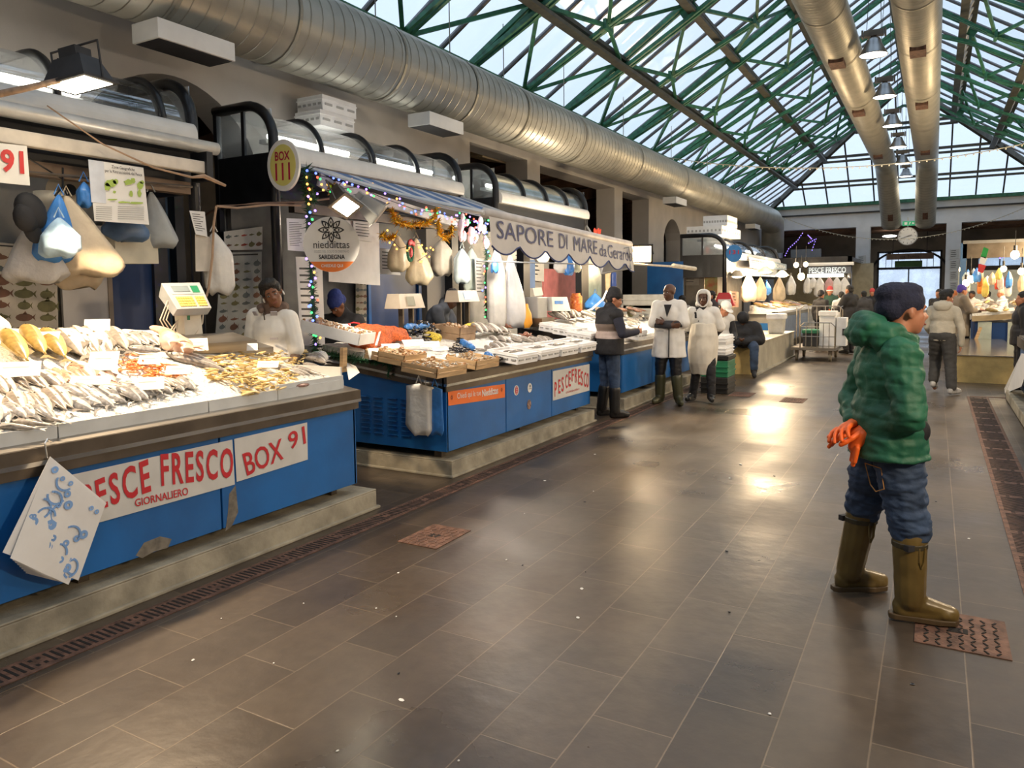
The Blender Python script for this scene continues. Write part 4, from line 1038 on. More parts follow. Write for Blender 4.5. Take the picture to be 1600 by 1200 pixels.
M().ell(at(50, 358, 'x', -5.29), (.02, .06, .10), (.3, 0, 0), 12, 8).build('brim', BLKCLOTH, t, smooth=True)
t = thing('paper_roll', 'cream cardboard wheel and white roll behind the hanging bags', 'roll', at(110, 318, 'x', -5.7))
disc(at(112, 298, 'x', -5.7), (1, -.5, 0), .17, .02, 30, ry=.14).build('disc', mat('cardboard_cream', (.55, .47, .36), .6), t); disc(at(109, 297, 'x', -5.68), (1, -.5, 0), .045, .005, 20).build('hub', INK, t)
m = M().tube([at(78, 300, 'x', -5.75), at(80, 335, 'x', -5.75)], .11, 16); m.build('roll', mat('roll_cream', (.62, .58, .50), .6), t, smooth=True)
sheets('paper_clip_notes', 'white notes clipped to the black post beside the tan cord', [(296, 329), (320, 331), (324, 370), (306, 366)], 'x', -5.42, lines=8)
sheets('paper_bags', 'stack of cream paper bags hanging under the clipped notes', [(305, 366), (328, 370), (338, 424), (306, 424)], 'x', -5.44, mat('cream_paper2', (.60, .55, .47), .7), 'bags')
sack('carrier_bag', 'white plastic bag hanging beside the cream paper bags', at(334, 362, 'x', -5.46), .24, .54, .10, BAGW, skew=.04, seed=20, full=.35)
# ---- passage posters on the side wall
fish_poster('large grey fish species poster behind the young seller', pq([(346, 395), (409, 393), (408, 545), (335, 545)], 'x', -6.30), 4, 11, .11, mat('grey_poster', (.36, .37, .35), .6), 8)
fish_poster('small poster with red shrimps above the large fish species poster', pq([(350, 362), (410, 354), (410, 390), (351, 391)], 'x', -6.29), 5, 2, .09, PAPERD, 9, True, title=False)
M().box(-6.33, -6.3, 4.5, 5.28, .15, 3.4)
def face_scale(label, base, z0, px, ax_x, body=BEIGE, screen=None, w_=.4, h_=.16):
    """scale head seen from behind: wedge box with a small customer display"""
    c = Vector(base); t = thing('digital_scale', label, 'scale', base)
    m = M()
    for dy in (-.09, .09): m.box(c.x - .03, c.x + .03, c.y + dy - .012, c.y + dy + .012, c.z, z0 + .02)
    m.build('column', STEELD, t)
    m = M(); y0, y1 = c.y - w_ / 2, c.y + w_ / 2
    m.add([(c.x + .10, y0 - .03, z0), (c.x + .10, y1 + .02, z0), (c.x - .12, y1 + .02, z0), (c.x - .12, y0 - .03, z0), (c.x + .06, y0, z0 + h_), (c.x + .06, y1, z0 + h_), (c.x - .10, y1, z0 + h_), (c.x - .10, y0, z0 + h_)],
          [(3, 2, 1, 0), (4, 5, 6, 7), (0, 1, 5, 4), (1, 2, 6, 5), (2, 3, 7, 6), (3, 0, 4, 7)]).build('head', body, t, bevel=.004)
    m = M().add([(c.x + .098, y0 + .10, z0 + .03), (c.x + .098, y0 + .24, z0 + .03), (c.x + .072, y0 + .24, z0 + .13), (c.x + .072, y0 + .10, z0 + .13)], [(0, 1, 2, 3)]); 
    for v in m.v: v.x += .004
    m.build('display', screen or mat('lcd_dim', (.30, .30, .24), .2), t)
    return t
t = thing('digital_scale', 'grey blue digital scale with yellow keys on a pale column above the nearest counter', 'scale', at(300, 528, 'x', -4.7))
SQ = [at(252, 442, 'x', -4.86), at(312, 441, 'x', -4.86), at(331, 481, 'x', -4.62), at(277, 483, 'x', -4.62)]
B_ = lambda u, v: (SQ[0] * (1 - u) + SQ[1] * u) * (1 - v) + (SQ[3] * (1 - u) + SQ[2] * u) * v
nS = (SQ[1] - SQ[0]).cross(SQ[3] - SQ[0]).normalized(); nS = nS if nS.dot(CAM - SQ[0]) > 0 else -nS
lo = [SQ[0] + Vector((-.04, .0, -.10)), SQ[1] + Vector((-.04, 0, -.10)), SQ[2] - Vector((.05, 0, .05)), SQ[3] - Vector((.05, 0, .05))]
M().add(SQ + lo, [(0, 1, 2, 3), (7, 6, 5, 4), (0, 4, 5, 1), (1, 5, 6, 2), (2, 6, 7, 3), (3, 7, 4, 0)]).build('head', mat('scale_bluegrey', (.30, .32, .34), .4), t, bevel=.004)
def onq(u0, u1, v0, v1, mt, nm, h=.003):
    m = M(); q = [B_(u0, v0), B_(u1, v0), B_(u1, v1), B_(u0, v1)]; m.add(q + [p + nS * h for p in q], [(4, 5, 6, 7), (0, 4, 5, 1), (1, 5, 6, 2), (2, 6, 7, 3), (3, 7, 4, 0)])
    return m.build(nm, mt, t)
onq(.18, .62, .14, .36, mat('lcd_grey', (.16, .20, .22), .2), 'display'); onq(.68, .88, .14, .40, GREENP, 'logo_plate'); onq(.10, .95, .42, .46, GREYP, 'trim_line')
kk = M(); mk = None
for u0, nx in ((.14, 7), (.66, 4)):
    for i_ in range(nx):
        for j_ in range(4):
            onq(u0 + i_ * .065, u0 + i_ * .065 + .052, .56 + .095 * j_, .56 + .095 * j_ + .07, mat('key_yellow', (.66, .50, .12), .5), 'key', .006)
plate(at(285, 482, 'x', -4.72), at(313, 482, 'x', -4.72), at(318, 528, 'x', -4.72), at(290, 528, 'x', -4.72), .10).build('column', mat('scale_column', (.55, .52, .45), .45), t, bevel=.004)
plate(at(293, 493, 'x', -4.715), at(297, 493, 'x', -4.715), at(297, 500, 'x', -4.715), at(293, 500, 'x', -4.715), .003).build('green_mark', GREENP, t)
m = M()
for k in range(3): m.tube([at(262 + 4 * k, 470, 'x', -4.75), at(250 + 5 * k, 500, 'x', -4.74), at(262 + 7 * k, 522, 'x', -4.72), at(278, 500, 'x', -4.74)], .005, 5)
m.tube([at(318, 480, 'x', -4.75), at(316, 505, 'x', -4.73), at(304, 524, 'x', -4.72)], .006, 5)
tag(m.build('cable', BEIGE), 'pale cables looping beside the grey blue digital scale', 'cable')
face_scale('beige digital scale with a blank display seen from behind, left on the second counter', (-5.0, 6.60, 1.22), 1.47, 0, 0)
face_scale('beige digital scale with a glowing blue display, right on the second counter', (-5.0, 7.75, 1.22), 1.52, 0, 0, screen=emit('lcd_blue', (.35, .6, .9), .9), w_=.42, h_=.14)
# ---- BOX 111 interior
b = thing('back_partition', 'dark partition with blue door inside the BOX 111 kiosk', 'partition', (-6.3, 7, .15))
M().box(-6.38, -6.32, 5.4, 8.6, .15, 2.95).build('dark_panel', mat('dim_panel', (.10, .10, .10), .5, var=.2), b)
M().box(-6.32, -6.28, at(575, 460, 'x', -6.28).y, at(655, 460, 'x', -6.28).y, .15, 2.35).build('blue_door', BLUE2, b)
for px in (573, 652): M().box(-6.30, -6.25, at(px, 460, 'x', -6.28).y, at(px + 4, 460, 'x', -6.28).y, .15, 2.38).build('door_frame', mat('frame_blue', (.02, .12, .38), .4), b)
M().box(-5.62, -5.5, at(701, 450, 'x', -5.56).y, at(711, 450, 'x', -5.56).y, .15, 2.6).build('post', BLACK, b)
M().box(-5.60, -5.52, 5.5, 8.5, 2.45, 2.55).build('cross_beam', STEELD, b)
fish_poster('fish species poster on the dim wall behind the blue woollen hat', pq([(556, 430), (573, 430), (573, 530), (556, 530)], 'x', -6.27), 3, 9, .09, mat('cream_paper3', (.45, .40, .32), .7), 14)
t = thing('front_rail', 'long white front rail across the inside of BOX 111', 'rail', (-5.4, 7, 2.6))
m = M().bar(at(522, 291, 'x', -5.38), at(722, 352, 'x', -5.38), .05, .10); m.build('rail', mat('white_rail', (.60, .58, .54), .5), t)
t = thing('front_rail', 'white rail below the awning stripes at the left of BOX 111', 'rail', (-5.4, 5.6, 2.7))
M().bar(at(498, 280, 'x', -5.42), at(560, 318, 'x', -5.40), .03, .13).build('rail', MATS['white_rail'], t)
sheets('notice', 'typed notice left of the green garland', [(448, 341), (478, 342), (477, 393), (450, 391)], 'x', -5.3, lines=14)
sheets('price_list', 'long white price list hanging behind the green garland', [(462, 401), (503, 402), (508, 540), (470, 540)], 'x', -5.48, lines=10)
sheets('price_list', 'large cream price list with dark lines behind the round white sign', [(512, 342), (592, 348), (594, 446), (514, 440)], 'x', -5.55, PAPERD, lines=0)
sheets('price_list', 'dark lined strip of prices at the top of the large cream list', [(552, 345), (582, 348), (581, 378), (553, 374)], 'x', -5.53, PAPERD, lines=5)
sheets('notice', 'small grey notice behind the hanging bags in BOX 111', [(594, 388), (620, 390), (626, 430), (594, 428)], 'x', -5.9, PAPERD, lines=6)
sheets('price_list', 'ruled white list beside the right garland post', [(742, 403), (757, 404), (758, 468), (744, 468)], 'x', -5.2, PAPERD, lines=9)
CREAM2 = mat('warm_cream_plastic', (.62, .52, .34), .4, var=.15, bump=.4, bscale=9)
sack('carrier_bag', 'cream bag with tiny lights hanging left of the wreath in BOX 111', at(622, 368, 'x', -5.6), .26, .42, .12, CREAM2, seed=31, full=.5)
sack('carrier_bag', 'wide cream bag hanging below the wreath in BOX 111', at(650, 372, 'x', -5.5), .34, .56, .14, CREAM2, seed=32, full=.8, skew=.04)
sack('carrier_bag', 'upright cream bag of rolls right of the wreath', at(690, 374, 'x', -5.55), .28, .46, .16, mat('rolls_cream', (.52, .47, .38), .5, var=.15), seed=33, full=.3)
sack('carrier_bag', 'pale blue bag hanging by the black post at the right of BOX 111', at(722, 388, 'x', -5.3), .22, .44, .10, mat('icy_plastic', (.55, .66, .68), .35, var=.15), seed=34, full=.3)
sack('carrier_bag', 'pale green bag hanging next to the pale blue bag', at(737, 388, 'x', -5.32), .22, .56, .10, mat('mint_plastic', (.52, .60, .54), .35, var=.12), seed=35, full=.3)
t = thing('wreath', 'small green wreath with a red bow on the cream bag', 'wreath', at(641, 412, 'x', -5.4))
c = at(641, 392, 'x', -5.38); m = M()
for k in range(26):
    a = 2 * PI * k / 26; m.ell(c + Vector((0, .055 * math.cos(a), .115 * math.sin(a))), (.02, .018, .025), (a, 0, 0), 6, 4)
m.build('ring', mat('wreath_green', (.02, .12, .06), .7, var=.4), t)
m = M().ell(c + Vector((.02, -.02, .10)), (.015, .05, .035), (.5, 0, 0), 8, 6); m.ell(c + Vector((.02, .03, .09)), (.015, .05, .03), (-.5, 0, 0), 8, 6); m.ell(c + Vector((.01, 0, -.02)), (.02, .03, .06), None, 8, 6); m.build('bow', mat('bow_red', (.5, .03, .03), .5), t)
# tinsel and string lights
def tinsel(label, path, r, mtl, n, ln, seed=1, name='garland'):
    rr = random.Random(seed); P = [Vector(p) for p in path]; seg = [(b - a).length for a, b in zip(P[:-1], P[1:])]; tot = sum(seg)
    m = M(); m.tube(P, r * .35, 5); nl = int(tot * n)
    for i in range(nl):
        s_ = tot * (i + rr.random()) / nl; k = 0
        while k < len(seg) - 1 and s_ > seg[k]: s_ -= seg[k]; k += 1
        c = P[k].lerp(P[k + 1], min(1, s_ / seg[k])); d = Vector((rr.gauss(0, 1), rr.gauss(0, 1), rr.gauss(0, 1))).normalized()
        e = d.cross(Vector((rr.random(), rr.random(), rr.random()))).normalized() * ln * .12
        m.add([c - e, c + e, c + d * ln * rr.uniform(.6, 1.1)], [(0, 1, 2)])
    o = m.build(name, mtl); return tag(o, label, 'garland')
TG = mat('tinsel_green', (.018, .085, .03), .55, var=.4); TO = mat('tinsel_gold', (.75, .45, .05), .25, .9, var=.3)
tinsel('green tinsel garland hanging down the left post of BOX 111', [at(478, 268, 'y', 5.38), at(482, 330, 'y', 5.36), at(485, 400, 'y', 5.36), at(489, 470, 'y', 5.36), at(493, 545, 'y', 5.37)], .05, TG, 420, .075, 1)
tinsel('thick tuft of green tinsel at the top of the left post', [at(478, 262, 'y', 5.36), at(480, 300, 'y', 5.34), at(492, 315, 'y', 5.34)], .07, TG, 420, .11, 2)
tinsel('green leafy garland draped along the left edge of the second counter', [at(490, 548, 'y', 5.40), at(520, 556, 'y', 5.40), at(560, 562, 'y', 5.40), at(595, 566, 'y', 5.40), at(616, 566, 'y', 5.40)], .04, TG, 420, .075, 3)
tinsel('loose end of green garland hanging over the corner of the second counter', [at(604, 566, 'y', 5.38), at(608, 576, 'y', 5.38), at(606, 588, 'y', 5.38)], .03, TG, 420, .06, 4)
tinsel('green garland with lights down the right post of BOX 111', [at(757, 335, 'x', -5.1), at(761, 400, 'x', -5.1), at(759, 450, 'x', -5.1), at(762, 498, 'x', -5.1)], .05, TG, 420, .07, 5)
tinsel('gold tinsel swag between the flood lamps and the pink decorations', [at(612, 326, 'x', -5.2), at(618, 345, 'x', -5.2), at(640, 352, 'x', -5.2), at(665, 350, 'x', -5.2), at(680, 340, 'x', -5.2), at(682, 325, 'x', -5.2)], .06, TO, 500, .09, 6)
tinsel('lower gold tinsel loop left of the pink decorations', [at(684, 345, 'x', -5.15), at(686, 366, 'x', -5.15), at(696, 373, 'x', -5.15), at(706, 364, 'x', -5.15), at(706, 352, 'x', -5.15)], .06, TO, 500, .09, 7)
tinsel('gold tinsel tuft under the left end of the awning', [at(516, 288, 'x', -5.15), at(520, 300, 'x', -5.15), at(528, 292, 'x', -5.15)], .05, TO, 900, .08, 8)
tinsel('gold tinsel bunch by the cream price list', [at(596, 366, 'x', -5.3), at(604, 374, 'x', -5.3), at(618, 368, 'x', -5.3)], .05, TO, 700, .08, 9)
LC = [emit('led_red', (1, .10, .05), 2.2), emit('led_green', (.06, 1, .2), 1.6), emit('led_blue', (.10, .16, 1), 3.2), emit('led_amber', (1, .42, .08), 2.4), emit('led_violet', (.35, .2, 1), 2.6)]
LEDM = []
for k, mt in enumerate(LC):
    me = M().ell((0, 0, 0), .0125, None, 6, 5).mesh('bulb', mt, Vector(), True); LEDM.append(me)
def string(label, pts, n, seed, jit=.03, wire=INK, pick=(0, 1, 2, 3, 4)):
    rr = random.Random(seed); P = [Vector(p) for p in pts]; t = thing('string_lights', label, 'string lights', P[0])
    M().tube(P, .004, 4).build('wire', wire, t)
    seg = [(b - a).length for a, b in zip(P[:-1], P[1:])]; tot = sum(seg)
    for i in range(n):
        s_ = tot * (i + .5) / n; k = 0
        while k < len(seg) - 1 and s_ > seg[k]: s_ -= seg[k]; k += 1
        c = P[k].lerp(P[k + 1], min(1, s_ / seg[k])) + Vector((rr.uniform(-jit, jit), rr.uniform(-jit, jit), rr.uniform(-jit, jit)))
        o = bpy.data.objects.new('bulb', LEDM[pick[rr.randrange(len(pick))]]); col.objects.link(o); o.parent = t; o.location = c - P[0]
string('coloured string lights wound round the left post garland of BOX 111', [at(480, 266, 'y', 5.30), at(484, 330, 'y', 5.28), at(486, 400, 'y', 5.28), at(491, 470, 'y', 5.28), at(495, 540, 'y', 5.30)], 42, 1, .04)
string('coloured string lights along the awning top of BOX 111', [at(486, 272, 'x', -5.3), at(560, 286, 'x', -5.3), at(640, 305, 'x', -5.3), at(735, 330, 'x', -5.3)], 46, 2, .03)
string('coloured string lights sagging under the BOX 111 awning', [at(496, 300, 'x', -5.1), at(560, 292, 'x', -5.1), at(600, 310, 'x', -5.1), at(650, 328, 'x', -5.1), at(700, 335, 'x', -5.1), at(750, 348, 'x', -5.1)], 60, 3, .06)
string('coloured string lights down the right post of BOX 111', [at(757, 335, 'x', -5.05), at(763, 400, 'x', -5.05), at(760, 450, 'x', -5.05), at(763, 495, 'x', -5.05)], 34, 4, .04)
string('tiny warm string lights behind the cream bags in BOX 111', [at(600, 362, 'x', -5.38), at(625, 388, 'x', -5.4), at(655, 380, 'x', -5.38), at(672, 395, 'x', -5.4), at(652, 408, 'x', -5.38)], 24, 5, .05, pick=(3,))
# cluster of pinkish ornaments
rr = random.Random(11)
pk = mat('pink_ornament', (.72, .55, .56), .4, var=.1); 
og = M().ell((0, 0, 0), (.03, .03, .045), None, 10, 8)
o0 = None
for k in range(20):
    c = at(716 + 44 * rr.random(), 338 + 42 * rr.random(), 'x', -5.0 + .15 * rr.random())
    if o0 is None: o0 = bpy.data.objects.new('ornament', og.mesh('ornament', pk, Vector(), True)); o = o0
    else: o = o0.copy()
    col.objects.link(o); o.location = c; s_ = rr.uniform(.8, 1.5); o.scale = (s_, s_, s_ * 1.2); tag(o, 'pale pink glass ornament in the cluster at the right of BOX 111', 'ornament', 'pink ornaments')
string('blue string lights through the pink ornament cluster', [at(712, 345, 'x', -4.95), at(735, 360, 'x', -4.9), at(758, 345, 'x', -4.9), at(745, 380, 'x', -4.9)], 26, 6, .07, pick=(2, 4, 0, 1))
# ---- third kiosk interior
b = thing('back_partition', 'pale partition with pink panel inside the third kiosk', 'partition', (-6.3, 11, .15))
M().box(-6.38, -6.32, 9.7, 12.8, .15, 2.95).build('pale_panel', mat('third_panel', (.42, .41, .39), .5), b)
M().box(-6.32, -6.28, at(850, 440, 'x', -6.28).y, at(906, 440, 'x', -6.28).y, 1.1, 2.05).build('pink_panel', mat('pink_panel', (.62, .22, .22), .5), b)
M().box(-5.64, -5.52, at(813, 450, 'x', -5.58).y, at(823, 450, 'x', -5.58).y, .15, 2.6).build('post', BLACK, b)
M().box(-5.64, -5.52, at(904, 450, 'x', -5.58).y, at(915, 450, 'x', -5.58).y, .15, 2.6).build('post', BLACK, b)
M().box(-5.6, -5.58, at(916, 450, 'x', -5.58).y, at(940, 450, 'x', -5.58).y, 1.1, 2.5).build('green_glass', mat('green_glass', (.30, .38, .33), .2, var=.2), b)
PLS = mat('sheet_plastic', (.50, .50, .49), .25, var=.2, scale=3, bump=.6, bscale=6)
sack('plastic_sheet', 'long grey plastic sheet hanging right of the garland post', at(776, 385, 'x', -4.9), .26, 1.05, .12, PLS, 'sheet', seed=41, full=.3)
sack('plastic_sheet', 'long pale plastic sheet draped by the third kiosk post', at(797, 395, 'x', -4.95), .36, 1.0, .14, mat('sheet_plastic2', (.62, .63, .66), .25, var=.15, scale=3, bump=.6, bscale=6), 'sheet', seed=42, full=.6, skew=.06)
sack('carrier_bag', 'small blue bag on the garland post right of BOX 111', at(773, 405, 'x', -4.8), .10, .16, .08, BAGB, seed=43, full=.4)
sack('carrier_bag', 'white bag hanging under the valance, left of the blue one', at(882, 396, 'x', -4.6), .26, .26, .1, BAGW, seed=44, full=.6, skew=-.05)
sack('carrier_bag', 'blue bag hanging under the middle of the valance', at(890, 398, 'x', -4.55), .18, .28, .1, BAGB, seed=45, full=.5, skew=-.02)
sack('carrier_bag', 'pale yellow bag hanging under the valance, right of the blue one', at(896, 396, 'x', -4.55), .18, .26, .1, mat('yellowish_plastic', (.62, .62, .45), .4), seed=46, full=.6, skew=.04)
sack('carrier_bag', 'large blue bag hanging against the green glass of the third kiosk', at(930, 458, 'x', -5.3), .40, .30, .2, BAGB, seed=47, full=.6)
sack('carrier_bag', 'tall pale bag hanging right of the green glass', at(952, 415, 'x', -5.2), .16, .70, .1, mat('straw_plastic', (.60, .48, .30), .5, var=.2), seed=48, full=.2)
sack('carrier_bag', 'dark blue bag hanging beside the tall pale bag', at(959, 420, 'x', -5.1), .12, .34, .08, mat('ink_blue', (.02, .05, .2), .5), seed=49, full=.3)
t = thing('wall_fan', 'round cream fan behind the scalloped valance', 'fan', at(848, 402, 'x', -5.3)); disc(at(848, 399, 'x', -5.3), (1, -.4, 0), .15, .06, 28, ry=.12).build('case', mat('fan_cream', (.62, .57, .50), .4), t); disc(at(842, 400, 'x', -5.24), (1, -.4, 0), .03, .01, 14).build('hub', INK, t)
sheets('notice', 'pale notice board behind the plastic sheets in the third kiosk', [(800, 392), (850, 398), (850, 440), (800, 436)], 'x', -6.25, PAPERD, lines=5)
sheets('notice', 'dark blue striped folder behind the third kiosk post', [(822, 405), (836, 406), (836, 450), (822, 450)], 'x', -6.0, mat('stripe_blue', (.10, .16, .30), .5))
tag(M().tube([at(745, 408, 'x', -4.6), at(962, 414, 'x', -3.9)], .010, 6).build('rail', GREYP), 'thin grey rail below the scalloped valance', 'rail')
m = M().tube([at(905, 490, 'x', -4.9), at(925, 483, 'x', -4.8), at(942, 468, 'x', -4.7), at(948, 455, 'x', -4.7)], .018, 6); tag(m.build('hose', mat('grey_hose', (.6, .6, .62), .4), smooth=True), 'pale grey hose curving beside the striped vest', 'hose')
# ================================================================== fish and goods
def onS(px, py, fn, z0=1.1, lift=0):
    x = -3.72
    while x > -4.95:
        p = at(px, py, 'x', x)
        if p.z <= fn(p.x, p.y) + lift: break
        x -= .02
    p.z = min(p.z, fn(p.x, p.y) + lift + .10) if x <= -4.95 else fn(p.x, p.y) + lift
    return p
def cl(v, a, b): return max(a, min(b, v))
def ice91(x, y):
    k = .42 + (y - 2.3) * (-.055) if y < 3.4 else .36 - (y - 3.4) * .21
    d = cl(-3.78 - x, 0, 1.1); return 1.0 + cl(k, .10, .42) * d + .012 * noise.noise(Vector((x * 9, y * 9, 0)))
def ice111(x, y): return .925 + .13 * cl(-3.74 - x, 0, 1.5) + .03 + .012 * noise.noise(Vector((x * 9, y * 9, 3)))
def ice3(x, y): return .93 + .16 * cl(-3.7 - x, 0, 1.5) + .04 + .02 * noise.noise(Vector((x * 7, y * 7, 5)))
def ice_bed(label, fn, x0, x1, y0, y1, zb, nx=26, ny=60, mtl=ICE):
    m = M(); 
    def f(u, v):
        x = x0 + (x1 - x0) * u; y = y0 + (y1 - y0) * v; return (x, y, fn(x, y) + .010 * noise.noise(Vector((x * 31, y * 31, 1))))
    m.grid(f, nx, ny)
    n0 = len(m.v)
    for xx in (x0, x1):
        m.grid(lambda u, v: (xx, y0 + (y1 - y0) * u, zb + (fn(xx, y0 + (y1 - y0) * u) - zb) * v), ny, 1)
    for yy in (y0, y1):
        m.grid(lambda u, v: (x0 + (x1 - x0) * u, yy, zb + (fn(x0 + (x1 - x0) * u, yy) - zb) * v), nx, 1)
    return tag(m.build('ice_bed', mtl, smooth=True), label, 'ice', kind='stuff')
ice_bed('bed of crushed ice sloping up under the fish on the nearest counter', ice91, -3.79, -4.92, .3, 4.22, .94)
ice_bed('bed of ice under the shellfish on the second counter', ice111, -3.80, -5.2, 5.5, 8.6, .92)
ice_bed('bed of ice under the fish on the third counter', ice3, -3.74, -5.1, 9.66, 12.85, .92)
m = M(); m.box(-3.785, -3.765, .3, 4.16, .915, 1.005); 
t = thing('ice_trough_lip', 'translucent white lip along the front of the ice on the nearest counter', 'tray', (-3.77, 2.2, .915))
for a, b in ((.3, 1.2), (1.2, 2.1), (2.1, 3.0), (3.0, 3.55), (3.55, 4.16)): M().box(-3.785, -3.768, a + .004, b - .004, .915, 1.01).build('lip_panel', mat('milky_plastic', (.55, .56, .55), .3, var=.08), t)
# ---- kinds of fish, length 1 along x, head at +x, lying on the side
def fish_mesh(name, wdt, mats_, tail=.2, thick=.5, taper=1.4, n=12, fins=True):
    m = M(); prof = [(-.5 + tail * .6, .10), (-.38 + tail * .4, .16), (-.2, .55), (-.02, .85), (.15, 1), (.30, .93), (.40, .70), (.46, .42), (.50, .10)]
    vs = []
    for x, r in prof:
        for j in range(n):
            a = 2 * PI * j / n; vs.append((x, math.cos(a) * r * wdt / 2, math.sin(a) * r * wdt / 2 * thick + wdt * thick * .4))
    k = len(prof)
    for i in range(k - 1):
        for j in range(n):
            y = math.cos(2 * PI * (j + .5) / n); m.mi = 0 if y > .25 else 1
            m.f.append([i * n + j, i * n + (j + 1) % n, (i + 1) * n + (j + 1) % n, (i + 1) * n + j]); m.m.append(m.mi)
    m.f.append([(k - 1) * n + j for j in range(n)]); m.m.append(1); m.f.append([j for j in range(n)][::-1]); m.m.append(0)
    m.v = [Vector(v) for v in vs]
    z = wdt * thick * .4; m.mi = 2
    m.add([(-.5 + tail * .7, 0, z), (-.52, wdt * .42, z), (-.46, 0, z), (-.52, -wdt * .42, z)], [(0, 1, 2), (0, 2, 3)])
    if fins:
        m.add([(.18, wdt * .48, z), (.0, wdt * .66, z), (-.22, wdt * .32, z)], [(0, 1, 2)]); m.add([(.02, -wdt * .42, z), (-.1, -wdt * .6, z), (-.2, -wdt * .30, z)], [(0, 1, 2)])
        m.add([(.22, 0, z + wdt * .26), (.06, -wdt * .14, z + wdt * .30), (.08, wdt * .05, z + wdt * .28)], [(0, 1, 2)])
    m.mi = 3; m.ell((.40, wdt * .10, z + wdt * thick * .30), (.016, .016, .012), None, 8, 5)
    return m.mesh(name, mats_, Vector(), True)
EYE = mat('fish_eye', (.01, .01, .01), .1)
def fm(n, back, belly): return [mat(n + '_back', back, .25, var=.25, scale=14), mat(n + '_belly', belly, .25, var=.15, scale=14), mat(n + '_fin', tuple(x * .7 for x in back), .4, var=.2), EYE]
BREAM = fish_mesh('bream', .40, fm('bream', (.26, .25, .24), (.62, .60, .56)))
MULLET = fish_mesh('mullet', .25, fm('mullet', (.24, .21, .18), (.60, .55, .48)), thick=.6)
PINKF = fish_mesh('redfish', .30, fm('redfish', (.48, .26, .18), (.66, .54, .44)))
GOLD = fish_mesh('golden_fish', .27, fm('golden', (.25, .17, .05), (.62, .46, .16)), thick=.7)
HAKE = fish_mesh('hake', .17, fm('hake', (.30, .27, .24), (.60, .57, .52)), thick=.8)
ANCH = fish_mesh('small_fish', .20, fm('small', (.50, .33, .10), (.74, .56, .26)), thick=.8, n=6, fins=False)
FN = 0
def put_fish(me, p0, p1, label, grp, cat='fish', name='fish', roll=0, sc_w=1.0, lift=0):
    """p0 head, p1 tail"""
    p0 = Vector(p0); p1 = Vector(p1); d = p0 - p1; L = min(d.length, .46); d.normalize(); p1 = p0 - d * L
    up = Vector((0, 0, 1)); up = Vector((.25, -.1, 1)).normalized(); y = up.cross(d).normalized(); z = d.cross(y)
    if roll: y, z = y * math.cos(roll) + z * math.sin(roll), z * math.cos(roll) - y * math.sin(roll)
    o = bpy.data.objects.new(name, me); col.objects.link(o)
    o.matrix_world = Matrix.Translation((p0 + p1) / 2 + z * lift) @ Matrix((d, y, z)).transposed().to_4x4() @ Matrix.Diagonal((L, L * sc_w, L * sc_w, 1))
    return tag(o, label, cat, grp)
rr = random.Random(21)
def row(me, heads, tails, n, fn, label, grp, jit=3, z0=1.1, w=1.0, lift=0, name='fish', cat='fish'):
    for i in range(n):
        t_ = (i + .5) / n
        hx, hy = [heads[0][k] * (1 - t_) + heads[1][k] * t_ + rr.uniform(-1.5 * jit, 1.5 * jit) for k in (0, 1)]
        tx, ty = [tails[0][k] * (1 - t_) + tails[1][k] * t_ + rr.uniform(-1.5 * jit, 1.5 * jit) for k in (0, 1)]
        put_fish(me, onS(hx, hy, fn, z0), onS(tx, ty, fn, z0), label, grp, roll=rr.uniform(-.4, .4), sc_w=w * rr.uniform(.82, 1.15), lift=lift, name=name, cat=cat)
N1 = 'nearest counter'
for k, (h_, t_) in enumerate((((4, 528), (62, 606)), ((36, 520), (92, 600)), ((66, 524), (108, 584)))):
    put_fish(GOLD, onS(*h_, ice91, lift=.03), onS(*t_, ice91, lift=.01), 'long golden olive fish at the back left of the nearest counter, %s from the left' % ('first', 'second', 'third')[k], 'golden fish', roll=.2, lift=.01)
row(MULLET, ((88, 524), (172, 520)), ((132, 574), (212, 572)), 8, ice91, 'big pale fish lying tail down in the back row of the nearest counter', 'back row fish', 2, lift=.02)
row(MULLET, ((92, 528), (165, 528)), ((136, 580), (205, 578)), 6, ice91, 'big pale fish lying tail down in the back row of the nearest counter', 'back row fish', 2, w=.9)
row(BREAM, ((178, 526), (236, 524)), ((222, 546), (262, 548)), 6, ice91, 'silver fish at the back of the nearest counter left of the squid', 'back silver fish', 2)
put_fish(BREAM, onS(198, 552, ice91), onS(262, 560, ice91), 'single round silver fish in front of the back silver fish', 'back silver fish', sc_w=.9, lift=.02)
row(PINKF, ((60, 582), (150, 574)), ((100, 612), (196, 606)), 7, ice91, 'pinkish silver fish in the middle row of the nearest counter', 'middle row fish', 3, w=1.1)
row(MULLET, ((-20, 588), (60, 580)), ((10, 625), (110, 615)), 6, ice91, 'pale fish at the left of the middle row on the nearest counter', 'middle row fish', 3)
row(BREAM, ((90, 612), (200, 600)), ((150, 638), (262, 622)), 7, ice91, 'silver bream in the lower middle row of the nearest counter', 'silver bream', 3, w=1.05)
row(MULLET, ((0, 622), (90, 612)), ((20, 668), (130, 652)), 7, ice91, 'silver fish with tails to the front at the left front of the nearest counter', 'front left fish', 3)
row(BREAM, ((90, 628), (290, 598)), ((142, 650), (322, 616)), 10, ice91, 'large silver bream lying in the front row of the nearest counter', 'front row bream', 3, w=1.1)
row(BREAM, ((-40, 640), (60, 634)), ((-10, 676), (100, 662)), 5, ice91, 'large silver bream lying in the front row of the nearest counter', 'front row bream', 3, w=1.1)
row(HAKE, ((-30, 668), (60, 652)), ((60, 680), (120, 668)), 3, ice91, 'slim silver fish lying along the front lip of the nearest counter', 'lip fish', 2)
